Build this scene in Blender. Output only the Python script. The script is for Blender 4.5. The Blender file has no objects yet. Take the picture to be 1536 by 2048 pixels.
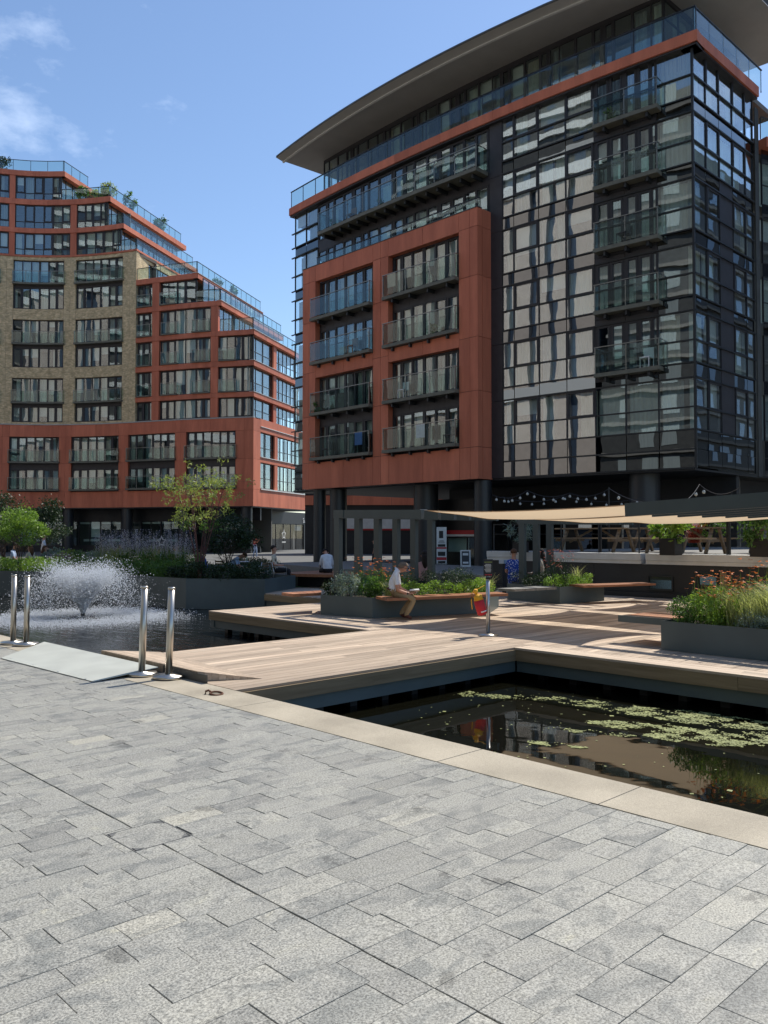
import bpy, math, random
import numpy as np
from mathutils import Vector
random.seed(7); RNG = np.random.default_rng(7)
R = math.radians
scn = bpy.context.scene
COL = scn.collection

# ------------------------------------------------------------ camera, sky, sun, exposure
cam_d = bpy.data.cameras.new('camera'); cam = bpy.data.objects.new('camera', cam_d); COL.objects.link(cam)
cam.location = (0, 0, 1.7); cam.rotation_euler = (R(90 + 1.58), 0, R(46.06 - 90))
cam_d.sensor_fit = 'VERTICAL'; cam_d.sensor_height = 36; cam_d.lens = 29.34
cam_d.clip_end = 2000; cam_d.clip_start = 0.05
scn.camera = cam
SUN_AZ, SUN_EL = 3.0, 54.0            # azimuth counted from +X towards +Y
sd = Vector((math.cos(R(SUN_AZ)) * math.cos(R(SUN_EL)), math.sin(R(SUN_AZ)) * math.cos(R(SUN_EL)), math.sin(R(SUN_EL))))
sl = bpy.data.lights.new('sun', 'SUN'); sl.energy = 4.0; sl.angle = R(0.53); sl.color = (1, .95, .86)
so = bpy.data.objects.new('sun', sl); COL.objects.link(so); so.rotation_euler = (-sd).to_track_quat('-Z', 'Y').to_euler()
w = bpy.data.worlds.new('World'); scn.world = w; w.use_nodes = True
nt = w.node_tree; nt.nodes.clear()
sky = nt.nodes.new('ShaderNodeTexSky'); sky.sky_type = 'NISHITA'; sky.sun_disc = False
sky.sun_elevation = R(SUN_EL); sky.sun_rotation = R(90 - SUN_AZ); sky.air_density = 1.0; sky.dust_density = .25; sky.ozone_density = 3.2
bg = nt.nodes.new('ShaderNodeBackground'); bg.inputs[1].default_value = .125
wo = nt.nodes.new('ShaderNodeOutputWorld')
tc = nt.nodes.new('ShaderNodeTexCoord'); mp = nt.nodes.new('ShaderNodeMapping'); mp.inputs['Scale'].default_value = (1.6, 1.6, 3.2); mp.inputs['Location'].default_value = (.35, .9, .1)
ns = nt.nodes.new('ShaderNodeTexNoise'); ns.inputs['Scale'].default_value = 2.2; ns.inputs['Detail'].default_value = 9; ns.inputs['Roughness'].default_value = .62
cr = nt.nodes.new('ShaderNodeValToRGB'); cr.color_ramp.elements[0].position = .53; cr.color_ramp.elements[1].position = .80
cr.color_ramp.elements[1].color = (.5, .5, .5, 1)
mx = nt.nodes.new('ShaderNodeMixRGB'); mx.inputs[2].default_value = (9.5, 10.5, 12, 1)
nt.links.new(tc.outputs['Generated'], mp.inputs[0]); nt.links.new(mp.outputs[0], ns.inputs['Vector'])
dpc = nt.nodes.new('ShaderNodeVectorMath'); dpc.operation = 'DOT_PRODUCT'; dpc.inputs[1].default_value = (.29, .82, .49); nt.links.new(tc.outputs['Generated'], dpc.inputs[0])
mk = nt.nodes.new('ShaderNodeMapRange'); mk.inputs[1].default_value = .955; mk.inputs[2].default_value = .995; mk.inputs[3].default_value = -.10; mk.inputs[4].default_value = .05; nt.links.new(dpc.outputs['Value'], mk.inputs[0])
adc = nt.nodes.new('ShaderNodeMath'); nt.links.new(ns.outputs[0], adc.inputs[0]); nt.links.new(mk.outputs[0], adc.inputs[1])
nt.links.new(adc.outputs[0], cr.inputs[0]); nt.links.new(cr.outputs[0], mx.inputs[0])
nt.links.new(sky.outputs[0], mx.inputs[1]); nt.links.new(mx.outputs[0], bg.inputs[0]); nt.links.new(bg.outputs[0], wo.inputs[0])
scn.view_settings.view_transform = 'Standard'; scn.view_settings.look = 'None'
scn.view_settings.exposure = 0.46; scn.view_settings.gamma = 1
scn.cycles.max_bounces = 7; scn.cycles.transparent_max_bounces = 12; scn.cycles.diffuse_bounces = 3; scn.cycles.glossy_bounces = 4
scn.cycles.caustics_reflective = False; scn.cycles.caustics_refractive = False

# ------------------------------------------------------------ materials
MATS = {}
def newmat(name):
    m = bpy.data.materials.new(name); m.use_nodes = True; m.node_tree.nodes.clear(); MATS[name] = m
    return m, m.node_tree
def L(nt, a, b): nt.links.new(a, b)
def node(nt, t, **k):
    n = nt.nodes.new(t)
    for a, v in k.items():
        if hasattr(n, a) and a not in ('Scale',): setattr(n, a, v)
        else: n.inputs[a.replace('_', ' ')].default_value = v
    return n
def principled(name, col, rough=.6, metal=0, spec=.5, var=.0, vscale=3., bump=0, bscale=40., coat=0):
    m, nt = newmat(name)
    out = node(nt, 'ShaderNodeOutputMaterial'); p = node(nt, 'ShaderNodeBsdfPrincipled')
    p.inputs['Base Color'].default_value = (*col, 1); p.inputs['Roughness'].default_value = rough
    p.inputs['Metallic'].default_value = metal; p.inputs['Specular IOR Level'].default_value = spec
    p.inputs['Coat Weight'].default_value = coat
    L(nt, p.outputs[0], out.inputs[0])
    g = node(nt, 'ShaderNodeNewGeometry')
    if var:
        n = node(nt, 'ShaderNodeTexNoise'); n.inputs['Scale'].default_value = vscale; n.inputs['Detail'].default_value = 6
        L(nt, g.outputs['Position'], n.inputs['Vector'])
        h = node(nt, 'ShaderNodeMapRange'); h.inputs[1].default_value = .25; h.inputs[2].default_value = .75
        h.inputs[3].default_value = 1 - var; h.inputs[4].default_value = 1 + var
        L(nt, n.outputs[0], h.inputs[0])
        mu = node(nt, 'ShaderNodeMixRGB', blend_type='MULTIPLY'); mu.inputs[0].default_value = 1; mu.inputs[1].default_value = (*col, 1)
        L(nt, h.outputs[0], mu.inputs[2]); L(nt, mu.outputs[0], p.inputs['Base Color'])
    if bump:
        n2 = node(nt, 'ShaderNodeTexNoise'); n2.inputs['Scale'].default_value = bscale; n2.inputs['Detail'].default_value = 5
        L(nt, g.outputs['Position'], n2.inputs['Vector'])
        b = node(nt, 'ShaderNodeBump'); b.inputs['Strength'].default_value = bump; b.inputs['Distance'].default_value = .01
        L(nt, n2.outputs[0], b.inputs['Height']); L(nt, b.outputs[0], p.inputs['Normal'])
    return m
def terracotta():
    m, nt = newmat('terracotta'); out = node(nt, 'ShaderNodeOutputMaterial'); p = node(nt, 'ShaderNodeBsdfPrincipled')
    p.inputs['Roughness'].default_value = .62; p.inputs['Specular IOR Level'].default_value = .3
    g = node(nt, 'ShaderNodeNewGeometry'); n = node(nt, 'ShaderNodeTexNoise'); n.inputs['Scale'].default_value = .9; n.inputs['Detail'].default_value = 8; n.inputs['Roughness'].default_value = .65
    mp = node(nt, 'ShaderNodeMapping'); mp.inputs['Scale'].default_value = (1.6, 1.6, .25)
    L(nt, g.outputs['Position'], mp.inputs[0]); L(nt, mp.outputs[0], n.inputs['Vector'])
    r = node(nt, 'ShaderNodeValToRGB'); r.color_ramp.elements[0].position = .3; r.color_ramp.elements[0].color = (.52, .152, .085, 1)
    r.color_ramp.elements[1].position = .7; r.color_ramp.elements[1].color = (.74, .235, .132, 1)
    L(nt, n.outputs[0], r.inputs[0]); at = node(nt, 'ShaderNodeAttribute', attribute_name='tint'); h = node(nt, 'ShaderNodeMapRange'); h.inputs[3].default_value = .86; h.inputs[4].default_value = 1.12; L(nt, at.outputs['Fac'], h.inputs[0])
    mu = node(nt, 'ShaderNodeMixRGB', blend_type='MULTIPLY'); mu.inputs[0].default_value = 1; L(nt, r.outputs[0], mu.inputs[1]); L(nt, h.outputs[0], mu.inputs[2]); L(nt, mu.outputs[0], p.inputs['Base Color']); L(nt, p.outputs[0], out.inputs[0])
terracotta()
def brick():
    m, nt = newmat('brick'); out = node(nt, 'ShaderNodeOutputMaterial'); p = node(nt, 'ShaderNodeBsdfPrincipled'); p.inputs['Roughness'].default_value = .85
    uv = node(nt, 'ShaderNodeUVMap'); b = node(nt, 'ShaderNodeTexBrick'); b.inputs['Scale'].default_value = 1
    b.inputs['Brick Width'].default_value = .225; b.inputs['Row Height'].default_value = .075; b.inputs['Mortar Size'].default_value = .006
    b.inputs['Color1'].default_value = (.74, .57, .33, 1); b.inputs['Color2'].default_value = (.50, .37, .19, 1); b.inputs['Mortar'].default_value = (.46, .40, .29, 1)
    L(nt, uv.outputs[0], b.inputs['Vector'])
    n = node(nt, 'ShaderNodeTexNoise'); n.inputs['Scale'].default_value = 2.2; n.inputs['Detail'].default_value = 7; n.inputs['Roughness'].default_value = .7
    L(nt, uv.outputs[0], n.inputs['Vector'])
    h = node(nt, 'ShaderNodeMapRange'); h.inputs[1].default_value = .3; h.inputs[2].default_value = .7; h.inputs[3].default_value = .68; h.inputs[4].default_value = 1.4; L(nt, n.outputs[0], h.inputs[0])
    mu = node(nt, 'ShaderNodeMixRGB', blend_type='MULTIPLY'); mu.inputs[0].default_value = 1; L(nt, b.outputs[0], mu.inputs[1]); L(nt, h.outputs[0], mu.inputs[2])
    L(nt, mu.outputs[0], p.inputs['Base Color']); L(nt, p.outputs[0], out.inputs[0])
brick()
def glassmat(name, refl, tint, wob=.0, wscale=.5, rough=.0, f90=1.0):
    m, nt = newmat(name); out = node(nt, 'ShaderNodeOutputMaterial'); mix = node(nt, 'ShaderNodeMixShader')
    t = node(nt, 'ShaderNodeBsdfTransparent'); t.inputs[0].default_value = (*tint, 1)
    gl = node(nt, 'ShaderNodeBsdfGlossy'); gl.inputs['Roughness'].default_value = rough; gl.inputs[0].default_value = (.92, .97, 1, 1)
    g0 = node(nt, 'ShaderNodeNewGeometry'); dp = node(nt, 'ShaderNodeVectorMath', operation='DOT_PRODUCT'); L(nt, g0.outputs['Normal'], dp.inputs[0]); L(nt, g0.outputs['Incoming'], dp.inputs[1])
    ab = node(nt, 'ShaderNodeMath', operation='ABSOLUTE'); L(nt, dp.outputs['Value'], ab.inputs[0]); sb = node(nt, 'ShaderNodeMath', operation='SUBTRACT'); sb.inputs[0].default_value = 1; L(nt, ab.outputs[0], sb.inputs[1])
    pw = node(nt, 'ShaderNodeMath', operation='POWER'); L(nt, sb.outputs[0], pw.inputs[0]); pw.inputs[1].default_value = 5
    mr = node(nt, 'ShaderNodeMapRange'); mr.inputs[3].default_value = refl; mr.inputs[4].default_value = f90; L(nt, pw.outputs[0], mr.inputs[0])
    L(nt, mr.outputs[0], mix.inputs[0]); L(nt, t.outputs[0], mix.inputs[1]); L(nt, gl.outputs[0], mix.inputs[2]); L(nt, mix.outputs[0], out.inputs[0])
    if wob:
        g = node(nt, 'ShaderNodeNewGeometry'); n = node(nt, 'ShaderNodeTexNoise'); n.inputs['Scale'].default_value = wscale; n.inputs['Detail'].default_value = 1.5
        L(nt, g.outputs['Position'], n.inputs['Vector']); b = node(nt, 'ShaderNodeBump'); b.inputs['Strength'].default_value = 1; b.inputs['Distance'].default_value = wob
        L(nt, n.outputs[0], b.inputs['Height']); L(nt, b.outputs[0], gl.inputs['Normal'])
    return m
glassmat('glass_coated', .13, (.90, .95, .93), .004, .55)
glassmat('glass_wing', .21, (.93, .97, .955), .0035, .6)
glassmat('glass_spandrel', .20, (.05, .055, .08), .004, .55)
glassmat('glass_shop', .03, (.9, .9, .9), 0, 1, 0, .25)
glassmat('glass_rail', .05, (.82, .90, .885), .003, .6)
principled('dark_metal', (.020, .023, .026), .45, 0, .5)
principled('frame_metal', (.035, .034, .038), .5, 0, .4)
principled('bronze_panel', (.045, .042, .046), .55, var=.15)
principled('slab_metal', (.16, .155, .12), .6, var=.2)
principled('post_metal', (.26, .27, .26), .35, 1)
principled('zinc_dark', (.09, .09, .085), .5, .3, var=.2, vscale=2)
principled('soffit', (.46, .45, .42), .7, var=.08, vscale=1)
principled('soffit_light', (.72, .71, .67), .6, var=.08)
principled('interior', (.14, .14, .13), .9)
principled('interior_floor', (.12, .10, .08), .8)
def curtain(name, c1, c2):
    m, nt = newmat(name); out = node(nt, 'ShaderNodeOutputMaterial'); p = node(nt, 'ShaderNodeBsdfPrincipled'); p.inputs['Roughness'].default_value = .9
    g = node(nt, 'ShaderNodeNewGeometry'); mp = node(nt, 'ShaderNodeMapping'); mp.inputs['Scale'].default_value = (1, 1, .04)
    n = node(nt, 'ShaderNodeTexNoise'); n.inputs['Scale'].default_value = 9; n.inputs['Detail'].default_value = 2
    L(nt, g.outputs['Position'], mp.inputs[0]); L(nt, mp.outputs[0], n.inputs['Vector'])
    r = node(nt, 'ShaderNodeMixRGB'); r.inputs[1].default_value = (*c1, 1); r.inputs[2].default_value = (*c2, 1); L(nt, n.outputs[0], r.inputs[0])
    L(nt, r.outputs[0], p.inputs['Base Color']); L(nt, p.outputs[0], out.inputs[0])
curtain('curtain_white', (.50, .56, .50), (.68, .73, .66)); curtain('curtain_cream', (.42, .40, .30), (.60, .57, .46)); curtain('curtain_grey', (.24, .28, .28), (.38, .43, .42))
principled('blind', (.72, .74, .70), .8)
def stone():
    m, nt = newmat('granite'); out = node(nt, 'ShaderNodeOutputMaterial'); p = node(nt, 'ShaderNodeBsdfPrincipled')
    g = node(nt, 'ShaderNodeNewGeometry'); at = node(nt, 'ShaderNodeAttribute', attribute_name='tint')
    ms = node(nt, 'ShaderNodeMath', operation='MULTIPLY'); ms.inputs[1].default_value = 137.; L(nt, at.outputs['Fac'], ms.inputs[0])
    ad = node(nt, 'ShaderNodeVectorMath', operation='ADD'); L(nt, g.outputs['Position'], ad.inputs[0]); L(nt, ms.outputs[0], ad.inputs[1])
    base = node(nt, 'ShaderNodeValToRGB'); e = base.color_ramp.elements
    e[0].position = 0; e[0].color = (.205, .205, .198, 1); e[1].position = 1; e[1].color = (.335, .325, .29, 1)
    for pos, c in ((.3, (.240, .240, .230)), (.55, (.262, .262, .250)), (.8, (.285, .284, .268))):
        x = e.new(pos); x.color = (*c, 1)
    L(nt, at.outputs['Fac'], base.inputs[0])
    sp = node(nt, 'ShaderNodeTexNoise'); sp.inputs['Scale'].default_value = 105; sp.inputs['Detail'].default_value = 4; sp.inputs['Roughness'].default_value = .7; L(nt, ad.outputs[0], sp.inputs['Vector'])
    spr = node(nt, 'ShaderNodeMapRange'); spr.inputs[1].default_value = .36; spr.inputs[2].default_value = .64; spr.inputs[3].default_value = .44; spr.inputs[4].default_value = 1.58; L(nt, sp.outputs[0], spr.inputs[0])
    m1 = node(nt, 'ShaderNodeMixRGB', blend_type='MULTIPLY'); m1.inputs[0].default_value = 1; L(nt, base.outputs[0], m1.inputs[1]); L(nt, spr.outputs[0], m1.inputs[2])
    wm = node(nt, 'ShaderNodeMixRGB', blend_type='MULTIPLY'); wm.inputs[0].default_value = 1; wm.inputs[2].default_value = (1.13, 1.10, 1.02, 1); L(nt, m1.outputs[0], wm.inputs[1]); m1 = wm
    mp = node(nt, 'ShaderNodeMapping'); mp.inputs['Scale'].default_value = (2.4, 4, 3); mp.inputs['Rotation'].default_value = (0, 0, .5); L(nt, ad.outputs[0], mp.inputs[0])
    ve = node(nt, 'ShaderNodeTexNoise'); ve.inputs['Scale'].default_value = 1.0; ve.inputs['Detail'].default_value = 7; ve.inputs['Roughness'].default_value = .6; ve.inputs['Distortion'].default_value = 1.2; L(nt, mp.outputs[0], ve.inputs['Vector'])
    ver = node(nt, 'ShaderNodeValToRGB'); ver.color_ramp.elements[0].position = .36; ver.color_ramp.elements[0].color = (.66, .68, .70, 1); ver.color_ramp.elements[1].position = .5; ver.color_ramp.elements[1].color = (1, 1, 1, 1)
    x = ver.color_ramp.elements.new(.66); x.color = (1.0, 1, .98, 1); x = ver.color_ramp.elements.new(.72); x.color = (1.3, 1.27, 1.15, 1)
    L(nt, ve.outputs[0], ver.inputs[0]); m2 = node(nt, 'ShaderNodeMixRGB', blend_type='MULTIPLY'); m2.inputs[0].default_value = 1; L(nt, m1.outputs[0], m2.inputs[1]); L(nt, ver.outputs[0], m2.inputs[2])
    # dark round stains that run over the joints
    st = node(nt, 'ShaderNodeTexNoise'); st.inputs['Scale'].default_value = 2.6; st.inputs['Detail'].default_value = 9; st.inputs['Roughness'].default_value = .7; L(nt, g.outputs['Position'], st.inputs['Vector'])
    sr = node(nt, 'ShaderNodeMapRange'); sr.inputs[1].default_value = .365; sr.inputs[2].default_value = .40; sr.inputs[3].default_value = .60; sr.inputs[4].default_value = 1; L(nt, st.outputs[0], sr.inputs[0])
    m3 = node(nt, 'ShaderNodeMixRGB', blend_type='MULTIPLY'); m3.inputs[0].default_value = 1; L(nt, m2.outputs[0], m3.inputs[1]); L(nt, sr.outputs[0], m3.inputs[2])
    L(nt, m3.outputs[0], p.inputs['Base Color'])
    rr = node(nt, 'ShaderNodeMapRange'); rr.inputs[3].default_value = .42; rr.inputs[4].default_value = .68; L(nt, sp.outputs[0], rr.inputs[0]); L(nt, rr.outputs[0], p.inputs['Roughness'])
    b = node(nt, 'ShaderNodeBump'); b.inputs['Strength'].default_value = .55; b.inputs['Distance'].default_value = .003; L(nt, sp.outputs[0], b.inputs['Height']); L(nt, b.outputs[0], p.inputs['Normal'])
    L(nt, p.outputs[0], out.inputs[0])
stone()
def coping():
    m, nt = newmat('sandstone'); out = node(nt, 'ShaderNodeOutputMaterial'); p = node(nt, 'ShaderNodeBsdfPrincipled'); p.inputs['Roughness'].default_value = .72
    g = node(nt, 'ShaderNodeNewGeometry'); a = node(nt, 'ShaderNodeTexNoise'); a.inputs['Scale'].default_value = 210; a.inputs['Detail'].default_value = 3; L(nt, g.outputs['Position'], a.inputs['Vector'])
    c = node(nt, 'ShaderNodeTexNoise'); c.inputs['Scale'].default_value = 1.5; c.inputs['Detail'].default_value = 8; L(nt, g.outputs['Position'], c.inputs['Vector'])
    r = node(nt, 'ShaderNodeValToRGB'); r.color_ramp.elements[0].position = .33; r.color_ramp.elements[0].color = (.30, .26, .195, 1); r.color_ramp.elements[1].position = .66; r.color_ramp.elements[1].color = (.43, .375, .285, 1); L(nt, c.outputs[0], r.inputs[0])
    h = node(nt, 'ShaderNodeMapRange'); h.inputs[1].default_value = .35; h.inputs[2].default_value = .65; h.inputs[3].default_value = .75; h.inputs[4].default_value = 1.2; L(nt, a.outputs[0], h.inputs[0])
    mu = node(nt, 'ShaderNodeMixRGB', blend_type='MULTIPLY'); mu.inputs[0].default_value = 1; L(nt, r.outputs[0], mu.inputs[1]); L(nt, h.outputs[0], mu.inputs[2]); L(nt, mu.outputs[0], p.inputs['Base Color'])
    b = node(nt, 'ShaderNodeBump'); b.inputs['Strength'].default_value = .4; b.inputs['Distance'].default_value = .002; L(nt, a.outputs[0], b.inputs['Height']); L(nt, b.outputs[0], p.inputs['Normal']); L(nt, p.outputs[0], out.inputs[0])
coping()
def wood(name, c1, c2, rough=.7, axis=0, tintamt=.35):
    m, nt = newmat(name); out = node(nt, 'ShaderNodeOutputMaterial'); p = node(nt, 'ShaderNodeBsdfPrincipled'); p.inputs['Roughness'].default_value = rough; p.inputs['Specular IOR Level'].default_value = .3
    g = node(nt, 'ShaderNodeNewGeometry'); at = node(nt, 'ShaderNodeAttribute', attribute_name='tint')
    ms = node(nt, 'ShaderNodeMath', operation='MULTIPLY'); ms.inputs[1].default_value = 71.; L(nt, at.outputs['Fac'], ms.inputs[0])
    ad = node(nt, 'ShaderNodeVectorMath', operation='ADD'); L(nt, g.outputs['Position'], ad.inputs[0]); L(nt, ms.outputs[0], ad.inputs[1])
    mp = node(nt, 'ShaderNodeMapping'); sc = [14, 14, 14]; sc[axis] = .9; mp.inputs['Scale'].default_value = sc; L(nt, ad.outputs[0], mp.inputs[0])
    n = node(nt, 'ShaderNodeTexNoise'); n.inputs['Scale'].default_value = 1; n.inputs['Detail'].default_value = 7; n.inputs['Roughness'].default_value = .65; n.inputs['Distortion'].default_value = .6; L(nt, mp.outputs[0], n.inputs['Vector'])
    r = node(nt, 'ShaderNodeValToRGB'); r.color_ramp.elements[0].position = .3; r.color_ramp.elements[0].color = (*c1, 1); r.color_ramp.elements[1].position = .7; r.color_ramp.elements[1].color = (*c2, 1); L(nt, n.outputs[0], r.inputs[0])
    h = node(nt, 'ShaderNodeMapRange'); h.inputs[3].default_value = 1 - tintamt; h.inputs[4].default_value = 1 + tintamt * .6; L(nt, at.outputs['Fac'], h.inputs[0])
    mu = node(nt, 'ShaderNodeMixRGB', blend_type='MULTIPLY'); mu.inputs[0].default_value = 1; L(nt, r.outputs[0], mu.inputs[1]); L(nt, h.outputs[0], mu.inputs[2]); L(nt, mu.outputs[0], p.inputs['Base Color'])
    b = node(nt, 'ShaderNodeBump'); b.inputs['Strength'].default_value = .4; b.inputs['Distance'].default_value = .003; L(nt, n.outputs[0], b.inputs['Height']); L(nt, b.outputs[0], p.inputs['Normal']); L(nt, p.outputs[0], out.inputs[0])
wood('deck_wood', (.34, .25, .18), (.62, .495, .37), .62, 0, .30); wood('deck_wood_y', (.33, .25, .185), (.60, .485, .37), .62, 1, .30)
wood('fascia_wood', (.24, .17, .095), (.38, .28, .17), .7, 1); wood('fascia_wood_x', (.24, .17, .095), (.38, .28, .17), .7, 0)
wood('bench_wood', (.26, .105, .05), (.42, .19, .10), .5, 0); wood('table_wood', (.22, .15, .085), (.34, .24, .15), .65, 1)
principled('paving_far', (.13, .13, .125), .8, var=.15, vscale=1.2)
principled('joint', (.16, .135, .115), .95, var=.3, vscale=30)
principled('steel', (.52, .49, .44), .30, 1)
principled('plate_metal', (.46, .47, .42), .5, .0, var=.12, vscale=2)
principled('planter_metal', (.085, .112, .115), .42, 0, .5, var=.12, vscale=2)
principled('pergola_metal', (.060, .082, .086), .38, 0, .5, var=.08)
principled('black_wall', (.022, .023, .025), .55, var=.2, vscale=1.5)
principled('column', (.028, .030, .033), .4)
principled('white_board', (.66, .66, .63), .6, var=.1)
principled('concrete', (.22, .21, .19), .8, var=.15)
principled('soil', (.035, .025, .018), 1)
principled('rust', (.13, .06, .035), .9, .3, var=.4, vscale=40)
principled('black', (.008, .008, .009), .5)
principled('white', (.75, .75, .73), .5)
principled('red_paint', (.45, .02, .025), .5); principled('yellow_cloth', (.75, .38, .02), .7); principled('red_cloth', (.55, .02, .03), .7)
principled('blue_cloth', (.02, .05, .35), .8); principled('dark_green', (.01, .04, .02), .6)
principled('wicker', (.22, .11, .05), .7, var=.4, vscale=60); principled('grey_wood', (.22, .21, .19), .8, var=.2, vscale=8)
principled('pale_stone', (.55, .47, .41), .8, var=.08, vscale=1.5); principled('dark_window', (.06, .085, .13), .15)
principled('turf', (.035, .12, .02), .95, var=.35, vscale=9, bump=1, bscale=160)
principled('bulb', (.55, .55, .5), .1); principled('bark', (.07, .045, .035), .9, var=.3, vscale=20)
principled('red_stem', (.12, .05, .045), .8, var=.3, vscale=20)
principled('silver', (.5, .5, .5), .3, 1)
principled('screen_blue', (.28, .42, .6), .3)
def leafmat(name, c1, c2, trans=.35, scale=4.):
    m, nt = newmat(name); out = node(nt, 'ShaderNodeOutputMaterial'); g = node(nt, 'ShaderNodeNewGeometry'); n = node(nt, 'ShaderNodeTexNoise'); n.inputs['Scale'].default_value = scale; n.inputs['Detail'].default_value = 4
    L(nt, g.outputs['Position'], n.inputs['Vector']); at = node(nt, 'ShaderNodeAttribute', attribute_name='tint')
    av = node(nt, 'ShaderNodeMath', operation='ADD'); L(nt, n.outputs[0], av.inputs[0]); L(nt, at.outputs['Fac'], av.inputs[1])
    h = node(nt, 'ShaderNodeMapRange'); h.inputs[1].default_value = .45; h.inputs[2].default_value = 1.5; L(nt, av.outputs[0], h.inputs[0])
    r = node(nt, 'ShaderNodeMixRGB'); r.inputs[1].default_value = (*c1, 1); r.inputs[2].default_value = (*c2, 1); L(nt, h.outputs[0], r.inputs[0])
    p = node(nt, 'ShaderNodeBsdfPrincipled'); p.inputs['Roughness'].default_value = .5; p.inputs['Specular IOR Level'].default_value = .35; L(nt, r.outputs[0], p.inputs['Base Color'])
    t = node(nt, 'ShaderNodeBsdfTranslucent'); br = node(nt, 'ShaderNodeMixRGB', blend_type='MULTIPLY'); br.inputs[0].default_value = 1; br.inputs[2].default_value = (1.5, 1.6, .8, 1); L(nt, r.outputs[0], br.inputs[1]); L(nt, br.outputs[0], t.inputs[0])
    mx = node(nt, 'ShaderNodeMixShader'); mx.inputs[0].default_value = trans; L(nt, p.outputs[0], mx.inputs[1]); L(nt, t.outputs[0], mx.inputs[2]); L(nt, mx.outputs[0], out.inputs[0])
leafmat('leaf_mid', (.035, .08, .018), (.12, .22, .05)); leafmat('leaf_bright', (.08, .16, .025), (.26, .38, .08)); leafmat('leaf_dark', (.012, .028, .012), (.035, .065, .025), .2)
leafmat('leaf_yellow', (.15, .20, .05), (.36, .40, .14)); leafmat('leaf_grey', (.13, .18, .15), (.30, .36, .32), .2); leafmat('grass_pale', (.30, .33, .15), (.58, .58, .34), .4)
leafmat('flower_orange', (.42, .09, .02), (.7, .2, .03), .3); leafmat('flower_purple', (.20, .06, .22), (.38, .16, .40), .3); leafmat('flower_mauve', (.40, .36, .48), (.62, .54, .68), .4)
leafmat('algae', (.14, .16, .06), (.40, .42, .17), .1); leafmat('flower_red', (.22, .03, .02), (.4, .06, .03), .2)
def sailcloth():
    m, nt = newmat('sail_cloth'); out = node(nt, 'ShaderNodeOutputMaterial'); p = node(nt, 'ShaderNodeBsdfPrincipled'); p.inputs['Base Color'].default_value = (.58, .47, .33, 1); p.inputs['Roughness'].default_value = .8
    t = node(nt, 'ShaderNodeBsdfTranslucent'); t.inputs[0].default_value = (.62, .48, .32, 1); mx = node(nt, 'ShaderNodeMixShader'); mx.inputs[0].default_value = .55
    L(nt, p.outputs[0], mx.inputs[1]); L(nt, t.outputs[0], mx.inputs[2]); L(nt, mx.outputs[0], out.inputs[0])
sailcloth()
def watermat(name, col, bumps):
    m, nt = newmat(name); out = node(nt, 'ShaderNodeOutputMaterial'); p = node(nt, 'ShaderNodeBsdfPrincipled'); p.inputs['Base Color'].default_value = (*col, 1); p.inputs['Roughness'].default_value = .02; p.inputs['IOR'].default_value = 1.33
    g = node(nt, 'ShaderNodeNewGeometry'); prev = None
    for sc, dist, stretch in bumps:
        mp = node(nt, 'ShaderNodeMapping'); mp.inputs['Scale'].default_value = stretch; mp.inputs['Rotation'].default_value = (0, 0, R(46)); L(nt, g.outputs['Position'], mp.inputs[0])
        n = node(nt, 'ShaderNodeTexNoise'); n.inputs['Scale'].default_value = sc; n.inputs['Detail'].default_value = 3; L(nt, mp.outputs[0], n.inputs['Vector'])
        b = node(nt, 'ShaderNodeBump'); b.inputs['Strength'].default_value = 1; b.inputs['Distance'].default_value = dist; L(nt, n.outputs[0], b.inputs['Height'])
        if prev: L(nt, prev.outputs[0], b.inputs['Normal'])
        prev = b
    L(nt, prev.outputs[0], p.inputs['Normal']); L(nt, p.outputs[0], out.inputs[0])
watermat('water_calm', (.005, .005, .003), [(1.2, .003, (1, 1, 1))]); watermat('water_rippled', (.010, .011, .011), [(3, .022, (1.8, .45, 1)), (12, .005, (1.4, .5, 1))])

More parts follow.
